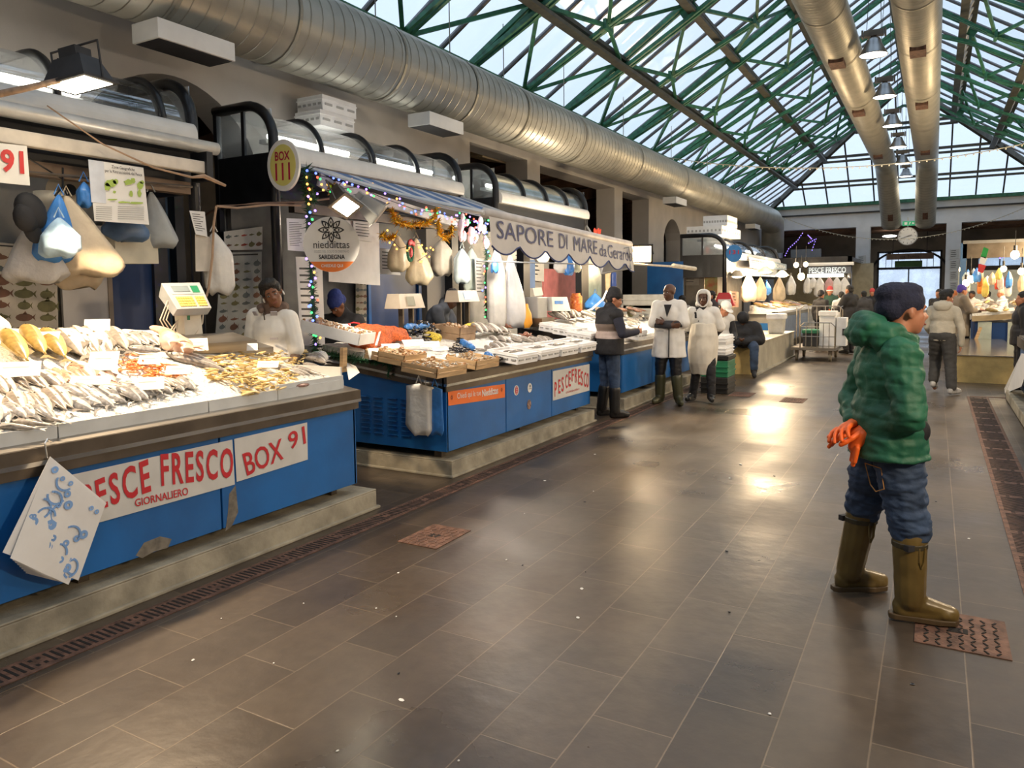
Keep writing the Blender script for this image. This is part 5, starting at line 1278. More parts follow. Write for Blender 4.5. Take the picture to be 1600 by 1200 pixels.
row(MULLET, ((200, 602), (262, 594)), ((250, 626), (296, 616)), 5, ice91, 'silver fish right of the bream on the nearest counter', 'silver bream', 3, lift=.02)
# long pale fish heaped in front of the squid
row(HAKE, ((255, 560), (300, 566)), ((340, 575), (372, 590)), 6, ice91, 'slim pinkish fish lying to the right of the orange shrimps', 'slim pinkish fish', 3, w=1.1)
# squid
SQM = mat('squid_skin', (.62, .36, .26), .25, var=.3, c2=(.78, .62, .52), scale=7)
for k, (cx, cy, a, b, lab) in enumerate(((262, 540, .10, .06, 'large pinkish squid by the digital scale, left one'), (282, 550, .11, .07, 'large pinkish squid by the digital scale, right one'))):
    c = onS(cx, cy, ice91); m = M(); m.cap(c + Vector((.10, -.05, .03)), c + Vector((-.12, .06, .09)), .07, .035)
    m.ell(c + Vector((-.12, .05, .10)), (.10, .05, .02), (.3, .3, .5 + k)); m.ell(c + Vector((.14, -.06, .03)), (.05, .05, .045))
    for j in range(7):
        a_ = -1.2 + j * .4; q = c + Vector((.16, -.07, .02)); m.tube([q, q + Vector((.06 * math.cos(a_), .06 * math.sin(a_), .02)), q + Vector((.13 * math.cos(a_ + .4), .13 * math.sin(a_ + .4), -.01 + .03 * (j % 2)))], [.016, .011, .005], 6)
    tag(bake(m, 'squid', SQM, .008, None, 3), lab, 'squid')
# small heaps: shrimps and little fish, each piece separate
SHM = [mat('shrimp_orange', (.78, .26, .07), .35, var=.25, scale=20), mat('shrimp_coral', (.80, .40, .20), .35, var=.2)]
def shrimp_mesh(mt):
    m = M(); P = [Vector((.5 * math.cos(a), .5 * math.sin(a) - .3, .06)) for a in [PI * (.95 - .8 * i / 8) for i in range(9)]]; m.tube(P, [.03, .05, .07, .085, .095, .10, .10, .09, .05], 6)
    m.tube([P[-1], P[-1] + Vector((.4, -.5, .1))], .01, 4); m.add([P[0], P[0] + Vector((-.02, -.16, .02)), P[0] + Vector((.1, -.14, -.02))], [(0, 1, 2)])
    return m.mesh('shrimp', mt, Vector(), True)
SH = [shrimp_mesh(m_) for m_ in SHM]
def heap(me_list, n, poly, fn, L, label, grp, name, cat, seed, hump=.04, wob=.5, z0=1.1, yaw=None):
    r_ = random.Random(seed); cxm = sum(p[0] for p in poly) / len(poly); cym = sum(p[1] for p in poly) / len(poly)
    def inside(x, y):
        c = False
        for i in range(len(poly)):
            x1, y1 = poly[i]; x2, y2 = poly[i - 1]
            if (y1 > y) != (y2 > y) and x < (x2 - x1) * (y - y1) / (y2 - y1) + x1: c = not c
        return c
    xs = [p[0] for p in poly]; ys_ = [p[1] for p in poly]; k = 0
    while k < n:
        x = r_.uniform(min(xs), max(xs)); y = r_.uniform(min(ys_), max(ys_))
        if not inside(x, y): continue
        k += 1; p = onS(x, y, fn, z0); p.z += hump * r_.random() * (1 - min(1, abs(x - cxm) / (max(xs) - min(xs)) * 2)) 
        o = bpy.data.objects.new(name, r_.choice(me_list)); col.objects.link(o); o.location = p
        a = (yaw if yaw is not None else r_.uniform(0, 2 * PI)) + r_.uniform(-wob, wob)
        o.rotation_euler = (r_.uniform(-.5, .5), r_.uniform(-.25, .25), a); s_ = L * r_.uniform(.8, 1.2); o.scale = (s_, s_, s_)
        tag(o, label, cat, grp)
heap(SH, 90, [(172, 568), (212, 562), (292, 582), (280, 594), (222, 596), (188, 584)], ice91, .07, 'orange shrimp in the heap in the middle of the nearest counter', 'orange shrimps', 'shrimp', 'shrimp', 1, .05)
heap([ANCH], 140, [(315, 560), (380, 556), (420, 575), (400, 604), (375, 615), (330, 596)], ice91, .10, 'small tan fish in the heap in the middle of the nearest counter', 'small tan fish', 'small_fish', 'fish', 2, .05)
heap([ANCH], 100, [(380, 560), (440, 550), (492, 556), (500, 566), (440, 578), (400, 580)], ice91, .09, 'small tan fish in the heap at the back right of the nearest counter', 'small tan fish at the back', 'small_fish', 'fish', 3, .06)
heap([ANCH], 60, [(400, 590), (440, 580), (470, 590), (440, 612), (372, 624)], ice91, .10, 'small tan fish in the heap near the front lip of the nearest counter', 'small tan fish at the front', 'small_fish', 'fish', 4, .03)
row(HAKE, ((470, 560), (505, 562)), ((520, 572), (530, 586)), 5, ice91, 'pinkish fillet fish at the right end of the nearest counter', 'fillets', 3, w=1.2)
row(HAKE, ((425, 580), (480, 575)), ((470, 590), (525, 588)), 6, ice91, 'pale small fish toward the right front of the nearest counter', 'pale small fish', 3, w=1.0)
tag(M().ell(onS(466, 603, ice91), (.07, .09, .02)).build('octopus', mat('octo_brown', (.22, .12, .09), .3, var=.4, scale=30)), 'small dark heap of baby octopus by the front lip of the nearest counter', 'octopus')
def card(px, py, fn, w_, h_, label, tilt=.5, yaw=.9, seed=0, name='price_card', z0=1.1, grp='price cards'):
    p = onS(px, py, fn, z0); p.z += .045; t = thing(name, label, 'price card', p, group=grp); L = Matrix.Rotation(yaw, 4, 'Z') @ Matrix.Rotation(-tilt, 4, 'X')
    M().box(-w_ / 2, w_ / 2, -.0015, .0015, .0, h_).xform(L).build('sheet', PAPER, t, local=True)
    M().add([(-w_ * .3, -.003, h_ * .6), (w_ * .25, -.003, h_ * .6), (w_ * .25, -.003, h_ * .64), (-w_ * .3, -.003, h_ * .64)], [(0, 1, 2, 3)]).xform(L).build('line', GREYP, t, local=True)
for k, (x, y, w_, h_, lb) in enumerate(((64, 556, .17, .12, 'on the golden fish'), (26, 606, .22, .10, 'at the left of the middle row'), (152, 532, .15, .12, 'at the top of the back row'), (160, 592, .16, .14, 'in the middle row'), (140, 616, .22, .06, 'lying under the middle row'),
        (232, 582, .14, .07, 'on the orange shrimps'), (278, 598, .15, .07, 'below the orange shrimps'), (232, 624, .17, .09, 'among the front bream'), (308, 560, .15, .11, 'beside the steel tray'), (388, 558, .14, .07, 'at the back of the tan fish'), (442, 556, .14, .06, 'on the back right heap'), (418, 586, .15, .06, 'in the middle of the tan fish'))):
    card(x, y, ice91, w_, h_, 'white price card ' + lb + ', nearest counter', tilt=.75, yaw=.75 + .2 * math.sin(k))
# steel trays behind the small fish
t = thing('steel_tray', 'shallow steel tray at the back of the nearest counter by the scale', 'tray', at(325, 540, 'x', -4.7))
m = M(); c = onS(322, 548, ice91); m.obox(c + Vector((0, 0, .08)), (.34, .62, .015), (0, .15, -.2)); m.obox(c + Vector((0, 0, .04)), (.26, .5, .07), (0, .15, -.2)); m.build('pan', STEEL, t)
c = onS(382, 551, ice91); tag(M().obox(c + Vector((0, 0, .03)), (.3, .34, .05), (0, .1, -.3)).build('steel_scoop', STEEL), 'flat steel pan in front of the young seller', 'pan')
# wooden stake and white paper at the right end
tag(M().obox(onS(537, 575, ice91) + Vector((0, 0, .06)), (.035, .05, .20), (0, .06, 0)).build('wood_stake', WOOD), 'upright pale wooden slat at the right end of the nearest counter', 'slat')
t = thing('fish_box', 'translucent white box filled with fillets at the right end of the nearest counter', 'box', (-3.95, 3.95, .93))
m = M(); m.box(-3.79, -3.775, 3.55, 4.2, .93, 1.04); m.box(-4.7, -3.79, 4.19, 4.205, .93, 1.10); m.build('walls', MATS['milky_plastic'], t)
tag(M().add([onS(540, 566, ice91), at(556, 572, 'x', -3.9), at(562, 582, 'x', -3.8), at(545, 594, 'x', -3.78)], [(0, 1, 2, 3)]).build('wrapping_sheet', PAPER), 'corner of white paper sticking out of the right end of the nearest counter', 'paper')

# ---- second counter: shellfish
CLM = [mat('clam_brown', (.30, .18, .10), .4, var=.3, scale=30), mat('clam_tan', (.46, .34, .22), .4, var=.3, scale=30), mat('mussel_black', (.015, .015, .02), .2, var=.3), mat('clam_grey', (.38, .34, .28), .4, var=.25)]
def shell(mt, r=(1, .75, .45)): return M().ell((0, 0, .3), r, None, 8, 6).mesh('clam', mt, Vector(), True)
SC = [shell(CLM[0]), shell(CLM[1])]; SG = [shell(CLM[3]), shell(CLM[1])]; SM = [shell(CLM[2], (1.3, .6, .4)), shell(CLM[2], (1.2, .55, .45)), shell(CLM[3], (1.2, .5, .3))]
def crate(name, label, c, w_, d_, h_, yaw, fill, n, size, lblf, grp, mtl=WOOD, seed=1, cat='crate', boards=2, tilt=0):
    t = thing(name, label, cat, c, group=None); t.rotation_euler = (0, tilt, yaw); T_ = .008
    for k in range(boards):
        z0 = .004 + k * h_ / boards; z1 = z0 + h_ / boards - .006
        for a, b, c_, d__ in ((-w_ / 2, w_ / 2, -d_ / 2, -d_ / 2 + T_), (-w_ / 2, w_ / 2, d_ / 2 - T_, d_ / 2), (-w_ / 2, -w_ / 2 + T_, -d_ / 2, d_ / 2), (w_ / 2 - T_, w_ / 2, -d_ / 2, d_ / 2)):
            M().box(a, b, c_, d__, z0, z1).build('side_board', mtl, t, local=True)
    M().box(-w_ / 2, w_ / 2, -d_ / 2, d_ / 2, 0, .006).build('base', mtl, t, local=True)
    for sx in (-1, 1):
        for sy in (-1, 1):
            M().prism([(0, 0), (.03 * -sx, 0), (0, .03 * -sy)], .0, h_ + .012, 'z').xform(Matrix.Translation((sx * (w_ / 2 - T_), sy * (d_ / 2 - T_), 0))).build('corner_post', mat('crate_post', (.42, .22, .10), .7), t, local=True)
    rs = random.Random(seed); R3 = Euler((0, tilt, yaw)).to_matrix()
    for k in range(n):
        q = Vector(c) + R3 @ Vector((rs.uniform(-w_ / 2 + .02, w_ / 2 - .02), rs.uniform(-d_ / 2 + .02, d_ / 2 - .02), h_ * rs.uniform(.75, .98)))
        o = bpy.data.objects.new('clam', rs.choice(fill)); col.objects.link(o); o.location = q; o.rotation_euler = (rs.uniform(-1, 1), rs.uniform(-1, 1), rs.uniform(0, 6)); s_ = size * rs.uniform(.8, 1.2); o.scale = (s_,) * 3; tag(o, lblf, 'clam', grp)
def c1(px, py, h=0): p = onS(px, py, ice111, 1.0); p.z += h - .01; return p
crate('shellfish_crate', 'low wooden crate of small clams at the corner of the second counter', c1(678, 580), .38, .46, .085, 0, SG, 70, .016, 'small grey clam in the corner crate of the second counter', 'clams in the corner crate', seed=1, tilt=.13)
crate('shellfish_crate', 'low wooden crate of small clams right of the corner crate', c1(738, 570), .34, .42, .085, 0, SG, 60, .016, 'small grey clam in the crate right of the corner crate', 'clams in the right crate', seed=2, tilt=.13)
crate('shellfish_crate', 'wooden crate of larger brown clams behind the corner crate', c1(628, 566), .30, .34, .10, 0, SC, 45, .02, 'brown clam in the crate behind the corner crate', 'clams in the middle crate', seed=3, tilt=.13)
crate('shellfish_crate', 'wooden crate half hidden by a white card near the leafy garland', c1(605, 560), .30, .30, .08, 0, SG, 30, .015, 'clam in the crate near the leafy garland', 'clams in the garland crate', seed=4, tilt=.13)
crate('shellfish_crate', 'foam tray of brown clams leaning at the back left of the second counter', c1(527, 530, .03), .62, .34, .11, .25, SC, 80, .02, 'brown clam in the leaning foam tray', 'clams in the foam tray', FOAM, 5, 'tray', 1, .22)
crate('shellfish_crate', 'stacked wooden box of shells beside the black scale column', c1(708, 528, .0), .40, .34, .16, 0, SC, 22, .03, 'shell in the stacked back box', 'shells in the back box', mat('old_wood', (.28, .19, .12), .7, var=.3), 6, 'crate', 2, .1)
nb = M(); 
for (a, b, r0, r1) in (((560, 535), (590, 530), .12, .11), ((590, 530), (628, 530), .10, .07), ((575, 545), (600, 540), .08, .08), ((600, 530), (640, 538), .06, .03), ((556, 522), (570, 525), .06, .08)):
    nb.cap(c1(*a, .06), c1(*b, .06), r0, r1)
t_ = bake(nb, 'net_bag', mat('orange_net', (.58, .12, .03), .7, var=.4, scale=60, bump=.8, bscale=120), .012, None, 3, post=folds(.015, 12)); tag(t_, 'big orange net bag of shellfish at the left of the second counter', 'net bag')
tag(M().tube([c1(555, 536, .10), c1(545, 522, .14), c1(553, 516, .15), c1(562, 522, .14)], .008, 5).build('net_string', RED), 'red string loop of the orange net bag', 'string')
heap(SM, 110, [(622, 512), (650, 500), (690, 516), (684, 532), (660, 538), (640, 530)], ice111, .032, 'black mussel in the netted pile behind the wooden crates', 'mussels in the back pile', 'mussel', 'mussel', 11, .12, z0=1.0)
heap(SM, 80, [(700, 548), (718, 538), (742, 552), (735, 562), (712, 560)], ice111, .03, 'black mussel in the pile with blue ribbon behind the right crate', 'mussels in the right pile', 'mussel', 'mussel', 12, .08, z0=1.0)
heap(SM, 70, [(750, 562), (785, 556), (796, 566), (762, 574)], ice111, .03, 'black mussel in the bundle at the front edge of the second counter', 'mussels at the front edge', 'mussel', 'mussel', 13, .05, z0=1.0)
for (a, b, lb, mt) in (((636, 512), (668, 506), 'blue net sleeve over the back mussel pile', BAGB), ((722, 544), (738, 552), 'blue plastic ribbon on the right mussel pile', BAGB), ((762, 564), (768, 570), 'blue band round the front mussel bundle', BAGB), ((724, 520), (745, 524), 'blue crumpled bag by the steel scale column', BAGB)):
    m = M().cap(c1(*a, .07), c1(*b, .07), .035, .03); tag(bake(m, 'net_sleeve', mt, .01, None, 1, post=folds(.012, 25)), lb, 'net')
m = M().cap(c1(668, 530, .05), c1(684, 534, .05), .055, .05); tag(bake(m, 'net_pack', mat('yellow_net', (.62, .48, .06), .6, var=.4, scale=50, bump=.6, bscale=90), .01, None, 1), 'yellow netted pack of shellfish beside the back mussels', 'net pack')
m = M().cap(c1(728, 516, .05), c1(740, 512, .05), .035, .03); tag(bake(m, 'net_pack', MATS['yellow_net'], .01, None, 1, post=folds(.014, 30)), 'crumpled yellow net near the scale column', 'net pack')
m = M().lathe([(.03, 0), (.05, .10), (.052, .10), (.045, .0)], c1(583, 560), 16); tag(m.build('tub', WHITE, smooth=True), 'small white tub beside the leafy garland', 'tub')
tag(M().bar(c1(588, 556, .1), c1(596, 538, .18), .02, .012).build('spatula', PAPERD), 'white spatula standing in the small tub', 'spatula')
for k, (x, y, w_, h_, lb) in enumerate(((538, 526, .12, .13, 'on the clam tray'), (612, 552, .18, .07, 'in front of the orange net bag'), (650, 548, .24, .10, 'large, behind the middle crate'), (672, 550, .2, .09, 'behind the corner crate'), (706, 566, .16, .05, 'on the corner crate'), (690, 555, .18, .06, 'between the mussel piles'))):
    card(x, y, ice111, w_, h_, 'white card ' + lb + ', second counter', .9, .7 + .2 * (k % 3), z0=1.0)
def fbox(label, c, w_, d_, h_, yaw, grp=None):
    t = foam_box(w_, d_, h_, 'foam_tray', 4, label); t.location = c; t.rotation_euler = (0, .13, yaw); t['category'] = 'tray'
    if grp: t['group'] = grp
    return t
for k, (px, py) in enumerate(((800, 562), (836, 557), (868, 552), (898, 548))):
    fbox('white foam tray at the front edge of the second counter, %s from the left' % ordn[k], c1(px, py, .0), .36, .44, .10, 0, 'front foam trays')
    row(HAKE, ((px - 16, py - 8), (px + 12, py - 10)), ((px + 6, py - 2), (px + 24, py - 6)), 4, lambda x, y: ice111(x, y) + .06, 'pale slim fish lying in a front foam tray of the second counter', 'fish in the front foam trays', 2, 1.0)
row(MULLET, ((730, 505), (790, 520)), ((760, 530), (830, 540)), 8, ice111, 'pinkish pale fish lying at the back right of the second counter', 'fish at the back right', 3, 1.0, lift=.02)
row(HAKE, ((760, 530), (860, 535)), ((790, 545), (900, 542)), 10, ice111, 'thin silver fish scattered on the ice of the second counter', 'thin fish', 3, 1.0)
row(HAKE, ((740, 545), (790, 540)), ((770, 555), (810, 556)), 5, ice111, 'thin silver fish scattered on the ice of the second counter', 'thin fish', 3, 1.0)
for k, (px, py, lb) in enumerate(((790, 516, 'left'), (822, 530, 'right'))):
    m = M(); c = c1(px, py, .03)
    for j in range(8): m.tube([c, c + Vector((.05 * math.cos(j), .05 * math.sin(j), .03)), c + Vector((.10 * math.cos(j + .5), .10 * math.sin(j + .5), .01 + .04 * (j % 2)))], [.02, .013, .006], 6)
    m.ell(c + Vector((0, 0, .03)), (.04, .035, .045)); tag(bake(m, 'octopus', mat('octopus_brown', (.25, .10, .06), .3, var=.3), .007, None, 2), 'small brown octopus on the ice of the second counter, %s one' % lb, 'octopus')
# bags on the side of the second counter
sack('bag_pad', 'thick pad of clear white bags hooked on the side of the second counter', (-3.93, 5.35, .84), .27, .45, .07, BAGW, 'bags', seed=61, full=.05, face=(0, -1))
sack('bag_pad', 'pad of blue bags behind the clear white ones on the side of the second counter', (-3.78, 5.38, .82), .16, .42, .05, BAGB, 'bags', seed=62, full=.05, face=(0, -1))
tag(M().tube([(-3.86, 5.38, .96), (-3.86, 5.36, .88), (-3.86, 5.35, .83)], .004, 5).build('hook', CHROME), 'thin wire hook holding the clear bag pad', 'hook')

# ---- third counter goods
def c3_(px, py, h=0): p = onS(px, py, ice3, 1.05); p.z += h - .01; return p
for k, (px, py) in enumerate(((868, 517), (890, 523), (912, 530))):
    fbox('white foam tray along the side of the third counter, %s from the left' % ordn[k], c3_(px, py), .34, .36, .11, 0, 'side foam trays')
row(MULLET, ((852, 482), (910, 498)), ((880, 508), (925, 520)), 9, ice3, 'pale fish heaped at the left of the third counter', 'fish left on the third counter', 3, 1.1, lift=.05)
row(MULLET, ((835, 480), (880, 490)), ((868, 492), (905, 505)), 6, ice3, 'pale fish heaped at the left of the third counter', 'fish left on the third counter', 3, 1.1, lift=.10)
row(MULLET, ((895, 490), (1000, 500)), ((925, 505), (1015, 515)), 10, ice3, 'pale fish heaped behind the striped vest man', 'fish right on the third counter', 4, 1.1, lift=.06)
row(HAKE, ((960, 505), (1010, 498)), ((985, 520), (1030, 508)), 8, ice3, 'thin pale fish at the front of the third counter', 'thin fish on the third counter', 3, 1.1, lift=.02)
row(PINKF, ((960, 490), (1000, 488)), ((985, 492), (1016, 492)), 4, ice3, 'pinkish fish at the back of the third counter', 'pink fish on the third counter', 2, 1.1, lift=.06)
fbox('white foam box with black handles by the hands of the striped vest man', c3_(988, 532), .3, .34, .13, 0)
m = M().lathe([(.05, 0), (.09, .06), (.075, .2), (.04, .27), (.03, .33)], c3_(822, 512), 14); tag(m.build('rubber_glove', mat('glove_orange_yellow', (.80, .36, .04), .5), smooth=True), 'orange rubber glove propped by the dark pan of the third counter', 'glove')
tag(M().obox(c3_(842, 508, .05), (.3, .4, .12), (0, 0, .0)).build('dark_pan', STEELD), 'dark metal pan at the left of the third counter', 'pan')
t = thing('digital_scale', 'white digital scale with paper sheet on the third counter', 'scale', c3_(840, 495)); 
M().box(*[v for ab in zip(c3_(838, 480) - Vector((.12, .15, 0)), c3_(838, 480) + Vector((.1, .15, .3))) for v in ab]).build('body', GREYP, t, bevel=.01)
plate(*pq([(833, 450), (846, 449), (849, 461), (836, 463)], 'x', -4.75), th=.01).build('display', WHITE, t)
t = thing('cash_monitor', 'white cash screen with a blue label on the third counter', 'monitor', at(877, 486, 'x', -4.8)); plate(*pq([(862, 464), (886, 464), (892, 486), (864, 486)], 'x', -4.8), th=.1).build('case', WHITE, t); plate(*pq([(867, 470), (880, 470), (880, 475), (867, 475)], 'x', -4.795), th=.003).build('label', BAGB, t)
m = M().lathe([(.0, 0), (.09, 0), (.1, .03), (.1, .22), (.07, .26), (.07, .28)], at(900, 486, 'x', -4.9), 16); tag(m.build('jar', mat('jar_orange', (.75, .25, .06), .2, c2=(.5, .08, .03), scale=30), smooth=True), 'clear jar of orange sweets at the back of the third counter', 'jar')
# ================================================================== people
def frame(f, up):
    f = Vector(f).normalized(); up = Vector(up); x = f.cross(up).normalized(); z = x.cross(f)
    return Matrix((x, f, z)).transposed()
def hand(m, wr, d, n, thumb, curl=.35, s=1):
    """fingers along d, palm faces n, thumb side vector"""
    wr = Vector(wr); d = Vector(d).normalized(); n = Vector(n); n = (n - d * n.dot(d)).normalized(); t = Vector(thumb); t = (t - d * t.dot(d) - n * t.dot(n)).normalized()
    R3 = Matrix((t, d, n)).transposed(); m.ell(wr + d * .045 * s, (.040 * s, .052 * s, .017 * s), R3)
    m.cap(wr - d * .02, wr + d * .02, .028 * s, .026 * s)
    for i, L in enumerate((.92, 1.05, 1.0, .8)):
        p = wr + d * (.082 * s) + t * ((1.5 - i) * .0215 * s); a = curl * (1 + .12 * i)
        for k, (l, r0, r1) in enumerate(((.034, .0098, .0092), (.025, .0092, .0086), (.02, .0086, .0078))):
            dd = (d * math.cos(a * (k + .6)) + n * math.sin(a * (k + .6)) + t * (1.5 - i) * .07).normalized(); q = p + dd * l * L * s; m.cap(p, q, r0 * s, r1 * s, 8); p = q
    p = wr + d * .025 * s + t * .032 * s
    for l, aa in ((.035, .75), (.028, .45), (.02, .2)):
        dd = (d * math.cos(aa) + t * math.sin(aa) + n * .25).normalized(); q = p + dd * l * s; m.cap(p, q, .0115 * s, .010 * s, 8); p = q
DJ = dict(pel=(0, 0, .93), mid=(0, 0, 1.10), ch=(0, -.005, 1.28), nk=(0, -.01, 1.45), hd=(0, .02, 1.60),
          sL=(-.175, -.01, 1.40), sR=(.175, -.01, 1.40), eL=(-.22, -.03, 1.12), eR=(.22, -.03, 1.12), wL=(-.23, .04, .88), wR=(.23, .04, .88),
          hL=(-.085, 0, .90), hR=(.085, 0, .90), kL=(-.10, .02, .50), kR=(.10, .02, .50), aL=(-.10, -.01, .09), aR=(.10, -.01, .09))
def human(label, loc, rz, skin=SKINM, vox=.012, s=1, look=(0, 1, 0), up=(0, 0, 1), fat=0, hands=None, toes=((-.12, 1, 0), (.12, 1, 0)), group=None, face=True, hair=None, headparts=(), bare=('arm',), mouth=True, **J_):
    t = thing('person', label, 'person', loc, rz, group); t.scale = (s, s, s)
    J = {k: Vector(v) for k, v in {**DJ, **J_}.items()}; J['toes'] = [Vector(q).normalized() for q in toes]
    H = frame(look, up); c = J['hd']; h = lambda x, y, z: c + H @ Vector((x, y, z)); J['H'] = H; J['h'] = h
    m = M()
    # head and face
    m.ell(h(0, -.012, .035), (.076, .096, .085), H, 16, 12); m.ell(h(0, .026, -.035), (.060, .066, .075), H, 14, 10); m.ell(h(0, .052, -.088), (.032, .032, .026), H)
    m.cap(h(0, .082, .012), h(0, .104, -.024), .009, .013); m.ell(h(-.014, .094, -.030), (.010, .012, .009), H); m.ell(h(.014, .094, -.030), (.010, .012, .009), H)
    m.cap(h(-.038, .074, .024), h(.038, .074, .024), .012, .012); m.ell(h(-.038, .058, -.022), (.022, .02, .022), H); m.ell(h(.038, .058, -.022), (.022, .02, .022), H)
    m.ell(h(0, .086, -.058), (.024, .012, .006), H); m.ell(h(0, .084, -.068), (.021, .012, .007), H)
    for sx in (-1, 1): m.ell(h(.080 * sx, -.008, -.006), (.010, .020, .032), H)
    m.cap(J['nk'] - Vector((0, 0, .05)), h(0, -.015, -.05), .060 + fat * .3, .054)
    # trunk, arms, legs as one skin
    m.ell(J['ch'], (.150 + fat, .100 + fat, .20)); m.ell(J['mid'], (.135 + fat, .095 + fat, .17)); m.ell(J['pel'], (.150 + fat, .105 + fat, .13)); m.cap(J['sL'], J['sR'], .05, .05)
    for q in 'LR':
        m.cap(J['s' + q], J['e' + q], .050, .038); m.cap(J['e' + q], J['w' + q], .038, .027)
        m.cap(J['h' + q], J['k' + q], .080, .055); m.cap(J['k' + q], J['a' + q], .053, .038)
        f_ = J['toes'][q == 'R']; a = J['a' + q]; m.cap(a - Vector((0, 0, .03)), a + f_ * .13 - Vector((0, 0, .05)), .038, .03)
    if hands:
        for q, hd_ in zip('LR', hands):
            if hd_: hand(m, J['w' + q], *hd_)
    bake(m, 'body', skin, vox, t, 3)
    if face:
        for sx in (-1, 1):
            e = M().ell(h(.029 * sx, .0745, .004), (.0135, .011, .008), H, 10, 8); e.mi = 1; e.ell(h(.029 * sx + .001, .0835, .004), (.0062, .004, .0066), H, 8, 6); e.build('eye', [mat('eye_white', (.30, .27, .25), .5), INK], t, smooth=True, local=True)
            M().cap(h(.045 * sx, .078, .024), h(.014 * sx, .086, .027), .0035, .0045, 6).build('eyebrow', HAIR, t, smooth=True, local=True)
        if mouth: M().ell(h(0, .0955, -.062), (.021, .0045, .0055), H, 10, 6).build('lips', mat('lip_' + skin.name, tuple(min(1, x) for x in {SKIND.name: (.12, .04, .03), SKINM.name: (.20, .06, .045), SKINL.name: (.42, .14, .11)}[skin.name]), .4), t, smooth=True, local=True)
    if hair: 
        m = M().ell(h(0, -.022, .050), (.083, .100, .086), H, 16, 12); m.ell(h(0, -.05, .0), (.076, .062, .07), H)
        if hair == 'full': m.ell(h(0, .025, .098), (.080, .080, .048), H); m.ell(h(.052, .0, .05), (.038, .066, .055), H); m.ell(h(-.052, .0, .05), (.038, .066, .055), H)
        bake(m, 'hair', HAIR, .008, t, 2, post=folds(.005, 40))
    return t, J
def beanie(t, J, mtl, tall=.04, back=.03, vox=.009, low=.012, r=.0, qu=0):
    h, H = J['h'], J['H']; m = M(); m.ell(h(0, -.018, .055), (.088 + r, .108 + r, .085), H, 18, 12); m.ell(h(0, -.02 - back, .085 + tall * .6), (.078 + r, .09 + r, .07), H); m.ell(h(0, -.06 - back * .6, .03 - low), (.078 + r, .068 + r, .066), H)
    return bake(m, 'woollen_hat', mtl, vox, t, 3, post=folds(.003, 60) if vox < .012 else None)
def clothes(t, J, mtl, name='jacket', b=.03, sleeve=1.0, hem=.86, vox=.012, fat=0, collar=True, post=None, sleeves=True, hw=0, smooth=4, cuff=0):
    m = M(); P = J
    m.ell(P['ch'], (.155 + b + fat, .105 + b + fat, .185), None, 16, 12); m.ell(P['mid'], (.148 + b + fat, .105 + b + fat, .17), None, 16, 12); m.ell((P['mid'] + P['pel']) / 2, (.152 + b + fat, .108 + b + fat, .13), None, 16, 10)
    m.cap(P['sL'], P['sR'], .052 + b, .052 + b); m.cap(P['sL'].lerp(P['nk'], .3), P['nk'], .05 + b * .7, .055 + b * .5); m.cap(P['sR'].lerp(P['nk'], .3), P['nk'], .05 + b * .7, .055 + b * .5)
    if collar: m.cap(P['nk'] - Vector((0, 0, .03)), P['nk'] + Vector((0, .0, .035)), .072 + b * .3, .070 + b * .3)
    top_ = P['mid'].z; pc = P['pel']
    if hem < pc.z + .1:
        n = 6; pts = []; rr_ = []
        for i in range(n + 1):
            z = top_ + (hem - top_) * i / n; pts.append((P['mid'].x * (1 - i / n) + pc.x * i / n, P['mid'].y * (1 - i / n) + pc.y * i / n, z)); rr_.append(.108 + b + fat + hw * i / n)
        m.tube(pts, rr_, 18, True, 1.40)
    if sleeves:
        for q in 'LR':
            if sleeve > .6:
                w_ = P['e' + q].lerp(P['w' + q], min(1, (sleeve - .5) * 2)); m.cap(P['s' + q], P['e' + q], .055 + b, .043 + b * .9); m.cap(P['e' + q], w_, .043 + b * .9, .034 + b * .7 + cuff)
            else: m.cap(P['s' + q], P['s' + q].lerp(P['e' + q], sleeve * 1.8), .058 + b, .056 + b * 1.1)
    return bake(m, name, mtl, vox, t, smooth, post=post)
def trousers(t, J, mtl, b=.012, vox=.012, fat=0, down=1.0, post=None, name='trousers'):
    m = M(); m.ell(J['pel'], (.158 + b + fat, .112 + b + fat, .13), None, 16, 10)
    for q in 'LR':
        k = J['k' + q]; a = k.lerp(J['a' + q], down); m.cap(J['h' + q], k, .088 + b, .062 + b); m.cap(k, a, .060 + b, .048 + b)
    return bake(m, name, mtl, vox, t, 4, post=post or folds(.007, 11, stretch=(1, 1, 1.8)))
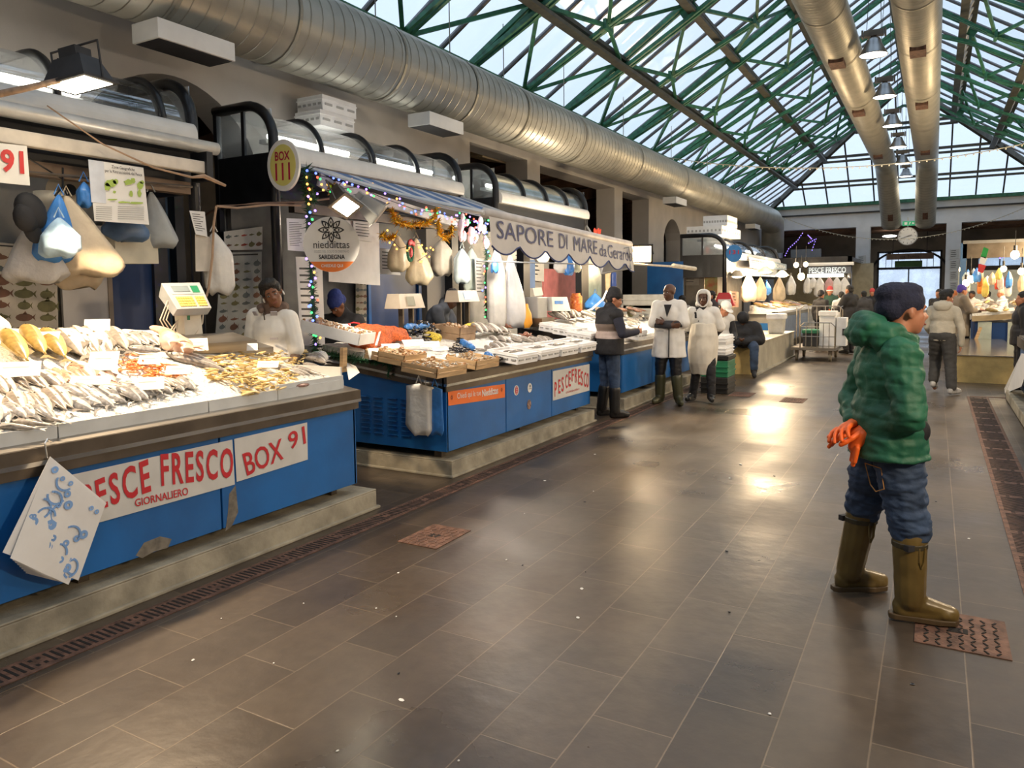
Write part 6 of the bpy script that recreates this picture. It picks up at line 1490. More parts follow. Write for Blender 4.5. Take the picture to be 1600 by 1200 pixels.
def boots(t, J, mtl, high=.7, b=.012, vox=.009, name='boot', size=1, sole=None):
    for i, q in enumerate('LR'):
        a = J['a' + q]; f = J['toes'][i]; k = J['k' + q]; m = M(); up = a.lerp(k, high); m.cap(a + Vector((0, 0, .02)), up, .044 + b, .054 + b)
        z = Vector((0, 0, 1)); ff = Vector((f.x, f.y, 0)).normalized(); heel = a - ff * .035 * size; heel.z = a.z - .045; toe = a + ff * .165 * size; toe.z = a.z - .048
        if f.z: toe.z += f.z * .1
        m.cap(heel + z * .02, a + z * .02, .042, .05); m.cap(heel, toe, .040, .036); m.cap(a + ff * .02 + z * .0, toe + z * .012, .050, .036); m.ell(toe.lerp(heel, .12) + z * .006, (.046, .05, .036))
        bake(m, name, mtl, vox, t, 3, post=folds(.002, 14))
        if sole:
            R3 = frame(ff, z); m = M(); pts = [(-.036, -.03), (-.040, .06), (-.048, .15), (-.034, .215), (0, .235), (.034, .215), (.048, .15), (.040, .06), (.036, -.03), (.02, -.052), (-.02, -.052)]
            base = Vector((a.x, a.y, a.z - .09)) - ff * .035 * size
            lo = [base + R3 @ Vector((x, y * size, 0)) for x, y in pts]; hi = [p + z * .028 for p in lo]; n = len(lo)
            M().add(lo + hi, [tuple(range(n))[::-1], tuple(range(n, 2 * n))] + [(i_, (i_ + 1) % n, n + (i_ + 1) % n, n + i_) for i_ in range(n)]).build('sole', sole, t, local=True, bevel=.005)
# ---------------- the man in the green quilted jacket
R_ = math.radians
t, J = human('man in a green quilted jacket, navy woollen hat and orange gloves standing at the right', (-.165, 4.20, 0), R_(-64), SKINL, .010, 1.0, look=(-.05, 1, -.02), hd=(.0, .045, 1.525), nk=(0, -.02, 1.395), ch=(0, -.03, 1.22), mid=(0, -.03, 1.06), pel=(.0, -.02, .90),
    sL=(-.165, -.03, 1.33), sR=(.165, -.04, 1.33), eL=(-.25, -.10, 1.05), eR=(.25, -.03, 1.04), wL=(-.06, -.16, .965), wR=(.075, -.125, .95),
    hL=(-.09, -.03, .87), hR=(.09, -.02, .87), kL=(-.17, -.06, .50), kR=(.10, .05, .46), aL=(-.24, -.10, .10), aR=(.115, .055, .10), toes=((-.1, 1, 0), (.30, 1, 0)),
    hands=(None, None))
m = M(); hand(m, J['wR'] + Vector((-.01, -.02, 0)), (-.55, -.80, -.35), (0, .2, -1), (.3, -.6, .5), .25, 1.3); m.cap(J['wR'] + Vector((.035, .04, 0)), J['wR'], .046, .040); bake(m, 'glove', GLOVE, .0045, t, 2)
m = M(); hand(m, J['wL'] + Vector((.02, 0, 0)), (.45, -.62, -.10), (.3, .3, -1), (-.5, -.5, -.3), .35, 1.3); m.cap(J['wL'] + Vector((-.03, .04, .01)), J['wL'] + Vector((.02, 0, 0)), .044, .038); bake(m, 'glove', GLOVE, .0045, t, 2)
m = M(); q_ = J['wR'] + Vector((.0, -.05, -.03)); m.cap(q_, q_ + Vector((-.02, -.03, -.06)), .035, .03)
for k in range(3): m.cap(q_ + Vector((-.02 + .02 * k, -.03, -.06)), q_ + Vector((-.025 + .02 * k, -.04, -.13 - .02 * (k == 1))), .013, .011)
bake(m, 'spare_glove', GLOVE, .0045, t, 2)
m = M().ell(J['h'](0, -.018, .05), (.088, .108, .08), J['H'], 20, 14); m.ell(J['h'](0, -.055, .085), (.084, .095, .062), J['H']); m.ell(J['h'](0, -.075, .02), (.080, .07, .07), J['H']); m.ell(J['h'](0, .0, .105), (.07, .08, .04), J['H'])
bake(m, 'woollen_hat', NAVYCLOTH, .008, t, 3, post=folds(.003, 70, stretch=(1, 1, .2)))
J2 = dict(J)
clothes(t, J2, GJACKET, 'quilted_jacket', .034, 1.0,   .815, .008, .008, False, post=folds(.014, 9, .008, .085, (1, 1, 1.6)), hw=.022, cuff=-.004)
m = M(); hc = Vector((0, -.10, 1.44)); m.cap((-.075, -.03, 1.42), (-.035, .065, 1.385), .042, .036); m.cap((.075, -.03, 1.42), (.035, .065, 1.385), .042, .036)
m.cap((-.10, -.09, 1.41), (.10, -.09, 1.41), .072, .072); m.ell(hc + Vector((0, -.03, .02)), (.135, .085, .065)); m.ell(hc + Vector((0, -.07, -.02)), (.11, .06, .065)); m.cap((-.10, -.06, 1.43), (-.085, .035, 1.38), .055, .040); m.cap((.10, -.06, 1.43), (.085, .035, 1.38), .055, .040)
bake(m, 'hood', GJACKET, .008, t, 3, post=folds(.016, 10, .005, .045))
m = M().ell((.155, .055, .955), (.035, .055, .065)); bake(m, 'pocket_pouch', BLKCLOTH, .009, t, 2)
trousers(t, J, JEANS, .032, .008, -.026, .06, post=folds(.014, 11, stretch=(1, 1, 2.6)), name='jeans')
m = M(); Q = [Vector((.05, -.150, .775)), Vector((.14, -.110, .77)), Vector((.145, -.095, .67)), Vector((.10, -.115, .645)), Vector((.06, -.125, .67))]
m.tube(Q + [Q[0]], .003, 4); m.build('pocket_seam', mat('orange_stitch', (.45, .22, .06), .7), t, local=True)
boots(t, J, OLIVE, .90, .026, .007, 'rubber_boot', 1.08, mat('boot_sole', (.07, .045, .02), .5))
for q in 'LR':
    k = J['a' + q].lerp(J['k' + q], .80); M().lathe([(.0775, -.014), (.081, -.01), (.081, .01), (.0775, .014)], k, 20).build('strap', mat('dark_strap', (.04, .032, .015), .5), t, local=True)
    o_ = Vector((.07, -.03, 0)) if q == 'R' else Vector((-.03, -.075, 0)); M().obox(k + o_ + Vector((0, 0, 0)), (.03, .05, .028), (0, 0, .4)).build('buckle', DARK, t, local=True)
    M().tube([k + Vector((.075, .01, 0)), k + Vector((.080, .012, -.07)), k + Vector((.078, .02, -.10)), k + Vector((.074, .035, -.07)), k + Vector((.07, .04, 0))], .006, 5).build('side_loop', OLIVE, t, local=True)
# ---------------- the young seller behind the nearest counter
def pxyz(px, py, ax, v): return at(px, py, ax, v)
t, J = human('young man in a white smock and brown hoodie leaning behind the nearest counter with earphones', (-4.83, 4.52, .15), R_(197), SKINM, .009, 1.0, look=(-.42, .86, -.10), up=(.40, .1, 1), hd=(-.04, .05, 1.49), nk=(0, .0, 1.36), ch=(.0, 0, 1.18), mid=(0, 0, 1.0), pel=(0, 0, .86),
    sL=(-.160, 0, 1.29), sR=(.160, 0, 1.31), eL=(-.215, .0, 1.01), eR=(.22, -.02, 1.04), wL=(-.20, .12, .82), wR=(.22, .12, .84), hL=(-.085, 0, .84), hR=(.085, 0, .84), kL=(-.1, .03, .46), kR=(.1, .03, .46), hands=(((.2, 1, -.2), (0, 0, -1), (1, 0, 0), .3), ((-.2, 1, -.2), (0, 0, -1), (-1, 0, 0), .3)), hair='full')
HOOD = mat('brown_fleece', (.13, .085, .065), .85, var=.15, bump=.3)
clothes(t, J, HOOD, 'hoodie', .002, 1.0, .84, .011, .01, True, post=folds(.006, 9))
clothes(t, J, CLOTHW, 'white_smock', .016, .50, .66, .009, .008, False, post=folds(.010, 6), hw=.02)
m = M().cap((-.09, .02, 1.375), (-.05, .085, 1.36), .032, .028); m.cap((.09, .02, 1.375), (.05, .085, 1.36), .032, .028); m.cap((-.08, -.05, 1.385), (.08, -.05, 1.385), .048, .048); m.cap((-.10, .0, 1.38), (-.08, -.05, 1.385), .04, .04); m.cap((.10, .0, 1.38), (.08, -.05, 1.385), .04, .04); bake(m, 'hood', HOOD, .009, t, 3)
for sx in (-1, 1): M().obox((.085 * sx, .122, 1.335), (.055, .012, .038), (-.5, 0, -.5 * sx)).build('collar_tab', mat('grey_tab', (.34, .32, .34), .7), t, local=True, bevel=.003)
M().obox((-.10, .158, 1.13), (.07, .006, .018)).build('pocket_trim', MATS['grey_tab'], t, local=True)
M().obox((.0, .13, 1.31), (.006, .01, .06), (-.25, 0, 0)).build('zip', STEELD, t, local=True)
for sx in (-1, 1): M().ell(J['h'](.085 * sx, .012, -.018), (.008, .010, .02), J['H'], 8, 6).build('earphone', WHITE, t, smooth=True, local=True)
trousers(t, J, BLKCLOTH, .01, .014)
# ---------------- worker cut off by the left edge
p = at(12, 470, 'x', -5.0)
t, J = human('worker in a pale coat and sleeve cut off by the left edge of the picture', (-5.24, 2.14, .15), R_(235), SKINL, .012, 1.0, look=(.3, .9, -.5), hd=(-.05, .22, 1.64), nk=(-.02, .10, 1.50), ch=(0, .05, 1.27), sL=(-.20, .06, 1.44), sR=(.18, .06, 1.44), eL=(-.40, .10, 1.30), wL=(-.16, .30, 1.33), eR=(.26, .12, 1.2), wR=(.12, .34, 1.22), face=False, hair='short', hands=(((.9, .4, -.1), (0, 0, -1), (0, 1, 0), .3), ((-.6, 1, -.2), (0, 0, -1), (-1, 0, 0), .3)))
CREAM = mat('cream_coat', (.66, .58, .46), .8, var=.05, bump=.2)
clothes(t, J, CREAM, 'coat', .045, .72, .66, .013, .05, True, post=folds(.012, 6), hw=.05, cuff=.035)
trousers(t, J, BLKCLOTH, .01, .016)
# ---------------- blue hat and bending worker inside BOX 111
p = at(534, 470, 'x', -5.66)
t, J = human('seller in dark jacket and blue woollen hat looking down inside BOX 111', (p.x, p.y, .15), R_(190), SKINM, .013, 1.0, look=(.1, .75, -.7), hd=(0, .10, 1.36), nk=(0, .0, 1.25), ch=(0, 0, 1.08), mid=(0, 0, .95), pel=(0, 0, .82), sL=(-.18, 0, 1.18), sR=(.18, 0, 1.18), eL=(-.24, .02, .92), eR=(.24, .02, .92), wL=(-.1, .2, .85), wR=(.1, .2, .85), hL=(-.085, 0, .8), hR=(.085, 0, .8), mouth=False)
clothes(t, J, BLKCLOTH, 'jacket', .04, 1, .7, .014, .02, True, post=folds(.008, 8)); beanie(t, J, mat('blue_knit', (.02, .04, .20), .85, var=.2), .03)
M().obox((0, .155, 1.12), (.008, .008, .12), (.1, 0, 0)).build('zip', GREYP, t, local=True); trousers(t, J, BLKCLOTH, .01, .018)
p = at(678, 475, 'x', -5.55)
t, J = human('worker with white apron strings bending inside BOX 111', (p.x, p.y, .15), R_(285), SKIND, .014, 1.0, look=(.1, .8, -.7), hd=(0, .24, 1.40), nk=(0, .15, 1.32), ch=(0, .04, 1.14), mid=(0, 0, 1.0), pel=(0, -.05, .86), sL=(-.18, .10, 1.25), sR=(.18, .10, 1.25), eL=(-.26, .2, 1.02), eR=(.26, .2, 1.02), wL=(-.1, .38, .98), wR=(.1, .38, .98), hL=(-.085, -.05, .84), hR=(.085, -.05, .84), face=False, hair='short')
clothes(t, J, mat('slate_shirt', (.05, .06, .08), .8, var=.3), 'shirt', .03, 1, .8, .015, .01, True, post=folds(.008, 8)); trousers(t, J, BLKCLOTH, .01, .018)
M().tube([(-.19, -.05, .95), (-.1, -.16, .95), (.1, -.16, .95), (.19, -.05, .95)], .014, 5).build('apron_string', CLOTHW, t, local=True); M().cap((.02, -.17, .94), (.07, -.2, .86), .02, .025).build('apron_bow', CLOTHW, t, local=True)
# ---------------- man in the striped vest
t, J = human('man in a navy vest with two grey stripes, seen from behind at the third counter', (-3.60, 9.02, 0), R_(-38), SKINL, .013, .96, look=(.5, .9, -.3), hd=(.02, .07, 1.585), nk=(0, .01, 1.45), sL=(-.19, 0, 1.39), sR=(.19, 0, 1.39), eL=(-.25, .10, 1.13), wL=(-.05, .33, 1.14), eR=(.30, .02, 1.14), wR=(.20, .30, 1.16), kL=(-.11, .0, .49), kR=(.10, .02, .49), aL=(-.14, -.04, .09), aR=(.11, .02, .09), hands=(((.3, 1, .1), (0, 0, -1), (1, 0, 0), .5), ((-.3, 1, .1), (-1, 0, 0), (0, 0, 1), .5)), face=False, hair='short')
clothes(t, J, mat('navy_sweater', (.012, .014, .03), .8, var=.2), 'sweater', .022, 1, .86, .013, .02, True, post=folds(.006, 9))
def stripes(me):
    folds(.006, 7)(me)
    me.materials.append(mat('stripe_brown_grey', (.17, .13, .11), .8)); me.materials.append(mat('stripe_pale', (.42, .34, .31), .8))
    for p_ in me.polygons:
        z = p_.center.z; 
        if abs(p_.center.x) < .30: p_.material_index = 1 if 1.17 < z < 1.265 else (2 if 1.075 < z <= 1.17 else 0)
clothes(t, J, BLKCLOTH, 'vest', .045, 1, .86, .012, .025, True, post=stripes, sleeves=False)
beanie(t, J, BLKCLOTH, .03, .01); trousers(t, J, JEANS, .014, .012, .004, .45); boots(t, J, RUBBERB, .74, .026, .011, 'rubber_boot', 1.1)
# ---------------- bald man with folded arms
t, J = human('bald man in a short sleeved white coat with folded arms and dark green boots', (-3.27, 10.48, 0), R_(190), SKIND, .010, 1.0, look=(.55, .8, -.05), hd=(0, .02, 1.60), sL=(-.160, 0, 1.41), sR=(.160, 0, 1.41), eL=(-.215, .06, 1.15), wL=(.03, .20, 1.17), eR=(.215, .06, 1.15), wR=(-.04, .235, 1.13), kL=(-.10, .03, .50), kR=(.12, .0, .50), aL=(-.14, .05, .09), aR=(.13, -.03, .09), toes=((-.35, 1, 0), (.35, 1, 0)), hands=(((1, .1, .25), (0, -1, -.2), (0, 0, 1), .45), ((-1, .1, .05), (0, -1, .2), (0, 0, 1), .45)))
clothes(t, J, mat('dark_sweater', (.03, .03, .035), .85, var=.3), 'sweater', .008, 1, .86, .012, .0, False, post=folds(.006, 11))
clothes(t, J, CLOTHW, 'white_coat', .030, .50, .68, .010, .014, False, post=folds(.010, 6), hw=.025)
M().obox((-.02, .182, .90), (.012, .03, .42), (.04, 0, .0)).build('coat_slit', BLKCLOTH, t, local=True); M().add([(-.05, .13, 1.43), (.06, .13, 1.43), (.01, .178, 1.25)], [(0, 1, 2)]).build('neck_opening', BLKCLOTH, t, local=True)
M().obox((.10, .19, 1.06), (.10, .006, .014)).build('pocket_trim', GREYP, t, local=True)
trousers(t, J, mat('black_oilskin', (.012, .012, .014), .3, var=.2), .020, .011, .004, .40); boots(t, J, mat('dark_olive_boot', (.045, .045, .02), .35, var=.2), .74, .028, .011, 'rubber_boot', 1.12)
# ---------------- hooded man in a long white apron
t, J = human('man in a white hood and long white apron walking with hands behind his back', (-2.88, 10.85, 0), R_(192), SKIND, .010, .94, look=(.15, 1, -.05), hd=(0, .04, 1.60), sL=(-.165, 0, 1.40), sR=(.165, 0, 1.40), eL=(-.25, -.08, 1.14), wL=(-.12, -.22, .98), eR=(.24, -.10, 1.14), wR=(.12, -.22, .98), kL=(-.12, .10, .50), kR=(.10, -.02, .50), aL=(-.13, .12, .10), aR=(.16, -.10, .09), toes=((-.1, 1, .25), (.5, 1, 0)))
clothes(t, J, BLKCLOTH, 'sweater', .018, 1, .86, .012, .01, True, post=folds(.006, 11))
clothes(t, J, CLOTHW, 'white_smock', .026, .50, .78, .010, .01, False, post=folds(.010, 6), hw=.01)
m = M(); m.tube([(0, .02, 1.22), (0, .03, 1.05), (0, .02, .85), (0, .01, .62), (0, .0, .44)], [.145, .17, .185, .175, .13], 20, True, 1.22); bake(m, 'apron', mat('cream_apron', (.66, .61, .52), .75, var=.08), .012, t, 4, post=folds(.018, 4, stretch=(1.5, 1.5, .6)))
m = M(); h, H = J['h'], J['H']
for i in range(14):
    a = 2 * PI * i / 14; b = 2 * PI * (i + 1) / 14; m.cap(h(.092 * math.cos(a), .045, .01 + .125 * math.sin(a)), h(.092 * math.cos(b), .045, .01 + .125 * math.sin(b)), .016, .016)
m.ell(h(0, -.05, .03), (.105, .085, .12), H); m.cap(h(-.08, -.02, -.08), h(.08, -.02, -.08), .05, .05); m.ell(h(0, -.0, .10), (.09, .07, .05), H); m.ell(h(.085, .0, .0), (.022, .06, .1), H); m.ell(h(-.085, .0, .0), (.022, .06, .1), H); bake(m, 'hood', CLOTHW, .009, t, 3, post=folds(.004, 15))
trousers(t, J, BLKCLOTH, .015, .013, 0, 1); boots(t, J, RUBBERB, .62, .014, .011, 'rubber_boot', 1.0)
# ---------------- white cap behind the crates
p = at(1134, 497, 'y', 12.6)
t, J = human('man in a white cap and white top bending behind the foam crates', (p.x - .20, 12.95, 0), R_(215), SKINL, .013, 1.0, look=(-.25, .8, -.6), hd=(-.05, .16, 1.30), nk=(0, .06, 1.20), ch=(0, .02, 1.04), mid=(0, 0, .9), pel=(0, -.05, .75), sL=(-.18, .03, 1.13), sR=(.18, .03, 1.13), eL=(-.24, .08, .86), eR=(.24, .08, .86), wL=(-.14, .30, .80), wR=(.14, .3, .80), hL=(-.085, -.05, .73), hR=(.085, -.05, .73), kL=(-.1, .12, .42), kR=(.1, .12, .42), hair='short')
clothes(t, J, BLKCLOTH, 'sweater', .022, 1, .7, .014, 0, True); clothes(t, J, CLOTHW, 'white_smock', .04, .3, .6, .014, 0, False, sleeves=False)
m = M().ell(J['h'](0, -.015, .06), (.09, .11, .085), J['H']); m.ell(J['h'](0, .10, .045), (.07, .075, .012), J['H']); bake(m, 'cap', CLOTHW, .009, t, 2); trousers(t, J, BLKCLOTH, .01, .018); boots(t, J, RUBBERB, .6, .014, .014)
# ---------------- seated figure in a black hood
t, J = human('figure in a black hooded jacket sitting on the end of the bench with a phone', (-3.12, 14.60, 0), R_(188), SKIND, .013, 1.0, look=(0, .55, -.85), hd=(0, .10, 1.06), nk=(0, .02, .96), ch=(0, 0, .80), mid=(0, 0, .68), pel=(0, -.02, .66), sL=(-.20, .02, .91), sR=(.20, .02, .91), eL=(-.30, .10, .68), eR=(.30, .10, .68), wL=(-.06, .30, .66), wR=(.06, .30, .66), hL=(-.11, .0, .66), hR=(.11, .0, .66), kL=(-.22, .36, .56), kR=(.22, .36, .56), aL=(-.22, .34, .09), aR=(.22, .34, .09), face=False, hands=(((.6, .5, .1), (0, 0, 1), (1, 0, 0), .6), ((-.6, .5, .1), (0, 0, 1), (-1, 0, 0), .6)))
clothes(t, J, BLKCLOTH, 'hooded_jacket', .07, 1, .60, .014, .04, True, post=folds(.014, 7)); m = M().ell(J['h'](0, -.02, .04), (.115, .12, .125), J['H']); m.ell(J['h'](0, -.07, -.05), (.10, .08, .1), J['H']); bake(m, 'hood', BLKCLOTH, .012, t, 2)
trousers(t, J, JEANS, .025, .014, .01, .82); boots(t, J, BLKCLOTH, .25, .016, .012, 'shoe', 1.0)
ph_ = tag(M().obox((-3.17, 14.28, .70), (.08, .15, .012), (-.4, 0, 0)).build('phone', BLACK), 'dark phone held by the seated figure in the black hood', 'phone')
# ---------------- man in a pale hoodie walking away
t, J = human('man in a pale grey hoodie and dark trousers walking away on the right', (.12, 13.30, 0), R_(-12), SKINL, .012, .95, look=(.75, .6, -.1), hd=(.03, .04, 1.545), nk=(0, 0, 1.42), sL=(-.17, 0, 1.35), sR=(.17, 0, 1.35), eL=(-.23, .04, 1.07), wL=(-.22, .22, .98), eR=(.27, -.02, 1.05), wR=(.25, .03, .80), kL=(-.12, .16, .52), kR=(.13, -.03, .50), aL=(-.12, .04, .18), aR=(.18, -.14, .10), toes=((0, 1, -.6), (.5, 1, 0)), hands=(None, ((0, .2, -1), (-1, 0, 0), (0, 1, 0), .4)), hair='full')
HO = mat('pale_fleece', (.44, .41, .34), .85, var=.1, bump=.2)
clothes(t, J, HO, 'hoodie', .016, 1, .86, .012, .008, True, post=folds(.010, 7)); m = M().ell((0, -.10, 1.41), (.13, .06, .085)); m.cap((-.09, -.03, 1.44), (.09, -.03, 1.44), .05, .05); bake(m, 'hood', HO, .01, t, 3, post=folds(.006, 12))
trousers(t, J, mat('charcoal_trousers', (.035, .035, .035), .8, var=.2), .03, .013, .01, .9); boots(t, J, mat('trainer', (.10, .10, .10), .5, c2=(.5, .5, .5), scale=9), .12, .010, .011, 'trainer', 1.0)
clothes(t, {**J, 'mid': J['pel'] + Vector((0, 0, .02)), 'ch': J['pel']}, BLKCLOTH, 'tied_apron', .048, 1, .70, .014, .02, False, sleeves=False) if 0 else None
# ---------------- simple far figures
def far(label, px, py_top, Y, rz, top, legs=BLKCLOTH, skin=SKINL, hat=None, hair='short', h_=1.70, hem=.86, coat=.03, arms=None, vox=.02, apron=None, low=0):
    p = at(px, py_top, 'y', Y); z = p.z - 1.72 * 1.0; s_ = 1.0 if not low else 1.0
    s_ = cl(p.z / 1.72, .75, 1.08); base = 0
    kw = arms or {}
    t, J = human(label, (p.x, Y, 0), R_(rz), skin, vox, s_, face=False, hair=None if hat else hair, **kw)
    clothes(t, J, top, 'coat' if hem < .8 else 'jacket', coat, 1, hem, vox, .01, True, post=folds(.01, 6), hw=.02 if hem < .8 else 0); trousers(t, J, legs, .015, vox)
    if hat: beanie(t, J, hat, .02, .01, .014)
    boots(t, J, RUBBERB, .3, .012, .016, 'shoe')
    return t, J
FWD = dict(eL=(-.24, .10, 1.14), wL=(-.10, .34, 1.12), eR=(.24, .10, 1.14), wR=(.10, .34, 1.12))
far('woman in a long grey coat and purple woollen hat by the right far stall', 1503, 447, 20.2, -70, mat('grey_brown_coat', (.17, .14, .11), .85, var=.1), hat=mat('purple_knit', (.06, .04, .30), .85), hem=.52, coat=.05, arms=FWD, vox=.016)
far('person in a dark coat standing behind the man in the pale hoodie', 1468, 452, 20.5, 150, BLKCLOTH, hem=.7, coat=.04)
far('person with reddish hair between the dark coat and the purple hat', 1491, 456, 22.5, 170, mat('mauve_coat', (.25, .12, .12), .8), hat=mat('ginger_hair', (.50, .16, .05), .7))
t, J = far('worker in a green jacket and red and white santa hat at the far left stall', 1297, 449, 22.5, 175, mat('dark_green_jacket', (.02, .06, .04), .8, var=.2), hat=mat('santa_red', (.45, .05, .05), .8), arms=FWD)
M().cap((-.15, .2, 1.06), (.15, .2, 1.06), .07, .07).build('orange_tray_gloves', GLOVE, t, local=True); m = M().lathe([(.088, -.012), (.098, 0), (.088, .018)], J['h'](0, .0, .03), 16, None); m.build('hat_band', CLOTHW, t, local=True)
far('person in black with a black cap left of the santa hat', 1283, 455, 21.5, -30, BLKCLOTH, hat=BLKCLOTH)
far('person in a white coat seen from behind right of the santa hat', 1315, 456, 21.8, 10, CLOTHW, hem=.6)
far('man in a black coat looking down by the far stall', 1328, 446, 20.3, 60, BLKCLOTH, hem=.62, coat=.05, arms=FWD)
far('person in a dark jacket beside the left end pillar', 1350, 455, 24, 20, mat('charcoal_jacket', (.04, .04, .045), .8))
far('person in a red and white hat carrying green and white bags near the street door', 1363, 452, 26, 185, BLKCLOTH, hat=MATS['santa_red'])
far('stall worker in a white coat bending at the far right stall', 1566, 452, 22.6, 100, CLOTHW, hem=.6, arms=FWD, hat=mat('pale_cap', (.6, .45, .35), .8))
far('dark haired stall worker beside the bending white coat', 1543, 455, 24.2, 120, CLOTHW, skin=SKINM, arms=FWD)
far('second worker in white at the left of the far right stall', 1519, 455, 23.4, 150, CLOTHW, skin=SKINM, arms=FWD)
far('person in a black jacket cut off by the right edge of the picture', 1601, 456, 13.3, 95, BLKCLOTH, coat=.06, vox=.014)
far('person in a grey shirt bending behind the blue partition', 1066, 462, 16.2, 60, mat('grey_shirt', (.26, .26, .26), .8), hat=None, arms=FWD)
far('person in dark clothes standing behind the white cap', 1112, 455, 16.15, 120, mat('purplish_dark', (.04, .03, .035), .8), coat=.05)
# ================================================================== middle distance, left
b = M().box(-3.78, -2.90, 14.75, 19.1, 0, .595); b.mi = 1; b.box(-3.80, -2.88, 14.73, 19.12, .595, .61)
b.mi = 0; b.box(-2.90, -2.86, 14.72, 19.14, 0, .03)
BENCHM = mat('bench_stone', (.36, .33, .26), .7, var=.15, scale=3, bump=.1)
tag(b.build('stone_bench', [BENCHM, mat('bench_top', (.46, .43, .37), .45, var=.1)]), 'long low stone bench with a seated figure in black on its end', 'bench')
tag(M().box(-3.76, -2.92, 14.722, 14.749, .0, .56).build('bench_end_panel', CONC2), 'yellow painted end face of the left stone bench behind the seated figure', 'panel')
# fourth counter
t = thing('fish_counter', 'grey and blue counter of the fourth stall behind the bench', 'counter', (-3.7, 22, 0))
M().prism([(-3.35, .25), (-3.35, 1.0), (-4.0, 1.05), (-4.0, .25)], 19.25, 25.4, 'y').build('body', mat('stall_steel', (.34, .33, .30), .35, .6, var=.1), t)
M().box(-3.98, -3.36, 19.23, 19.25, .25, .78).build('blue_panel', BLUE, t); M().box(-3.35, -3.34, 19.3, 25.3, .25, .90).build('front_panel', mat('pale_blue_panel', (.20, .26, .36), .4), t)
M().box(-3.43, -3.30, 19.18, 25.45, 1.0, 1.06).build('edge_trim', WHITE, t); M().box(-3.98, -3.30, 19.18, 19.25, 1.01, 1.07).build('edge_trim', WHITE, t); M().box(-3.9, -3.45, 19.4, 25.2, 0, .25).build('kick_base', STEELD, t)
def ice4(x, y): return 1.07 + .26 * cl(-3.42 - x, 0, 1.35) + .03 * noise.noise(Vector((x * 5, y * 5, 2)))
ice_bed('bed of ice on the fourth counter', ice4, -3.43, -3.98, 19.3, 25.2, 1.03, 14, 50)
def on_plane(px, py, fn, x0, x1, st=.03):
    x = x0
    while x > x1:
        p = at(px, py, 'x', x)
        if p.z <= fn(p.x, p.y): break
        x -= st
    p.z = fn(p.x, p.y); return p
r4 = random.Random(44)
for k in range(70):
    x = r4.uniform(-3.85, -3.5); y = r4.uniform(19.5, 25); L = r4.uniform(.22, .4); a = r4.uniform(-.5, .5)
    p = Vector((x, y, ice4(x, y) + .03)); put_fish((MULLET, HAKE, PINKF, GOLD)[k % 4 if y > 18 else k % 2], p + Vector((-L / 2, a * .2, .03)), p + Vector((L / 2, -a * .2, -.03)), 'fish on the ice of the fourth counter', 'fish on the fourth counter', sc_w=1.1)
t = kiosk('market_kiosk', 'far kiosk with blue number disc and clear vault behind the bench', 17.0, 23.4, [18.4, 20.0, 21.6], CLEAR, zf=2.32, ztop=2.84, x0=-4.05, x1=-5.05, floorz=0)
M().box(-5.08, -5.05, 17.0, 23.4, .0, 2.4).build('back_panel', mat('warm_panel', (.34, .30, .25), .6), t)
s = disc_sign('round blue disc sign on the post of the far kiosk', at(1147, 396, 'y', 16.93), .17, (.35, -1, 0), mat('disc_blue', (.04, .22, .55), .5), mat('disc_blue'), ry=.19)
tn('131', at(1147, 394, 'y', 16.93), (.35, -1, 0), .20, .09, RED, s, .01, .01)
s = thing('fascia_sign', 'white fascia awning with curly lettering on the far kiosk', 'sign', (-3.9, 18, 2.2)); plate(*pq([(1172, 402), (1203, 408), (1204, 424), (1173, 418)], 'x', -3.85), th=.02).build('board', WHITE, s); tq('PESCE FRESCO', [(1174, 405), (1202, 411), (1202, 420), (1174, 414)], NAVY, s, 'x', -3.84, .01)
s = thing('fascia_sign', 'blue grey fascia panel at the far end of the far kiosk', 'sign', (-3.9, 21, 2.2)); plate(*pq([(1204, 408), (1229, 413), (1229, 422), (1205, 420)], 'x', -3.85), th=.02).build('board', mat('fascia_slate', (.18, .26, .34), .5), s); tq('PESCHERIA', [(1207, 411), (1227, 415), (1227, 420), (1207, 417)], WHITE, s, 'x', -3.84, .01)
# boxes on top of it
BO = []
for k, (a, b_, y0, y1, z0, z1, lb) in enumerate(((-5.0, -4.2, 17.3, 19.2, 2.86, 3.07, 'long row of slotted white boxes on the far kiosk roof'), (-4.7, -4.15, 17.6, 18.6, 3.08, 3.32, 'stack of white boxes on top of the slotted row'))):
    m = M().box(a, b_, y0, y1, z0, z1); m.mi = 1
    for j in range(9): 
        u = a + (b_ - a) * (j + .5) / 9; m.box(u - .02, u + .02, y0 - .004, y0, z0 + .08, z0 + .13); v = y0 + (y1 - y0) * (j + .5) / 9; m.box(b_, b_ + .004, v - .03, v + .03, z0 + .08, z0 + .13)
    tag(m.build('foam_box_row', [FOAM, GREYP]), lb, 'box', 'foam boxes on the far kiosk')
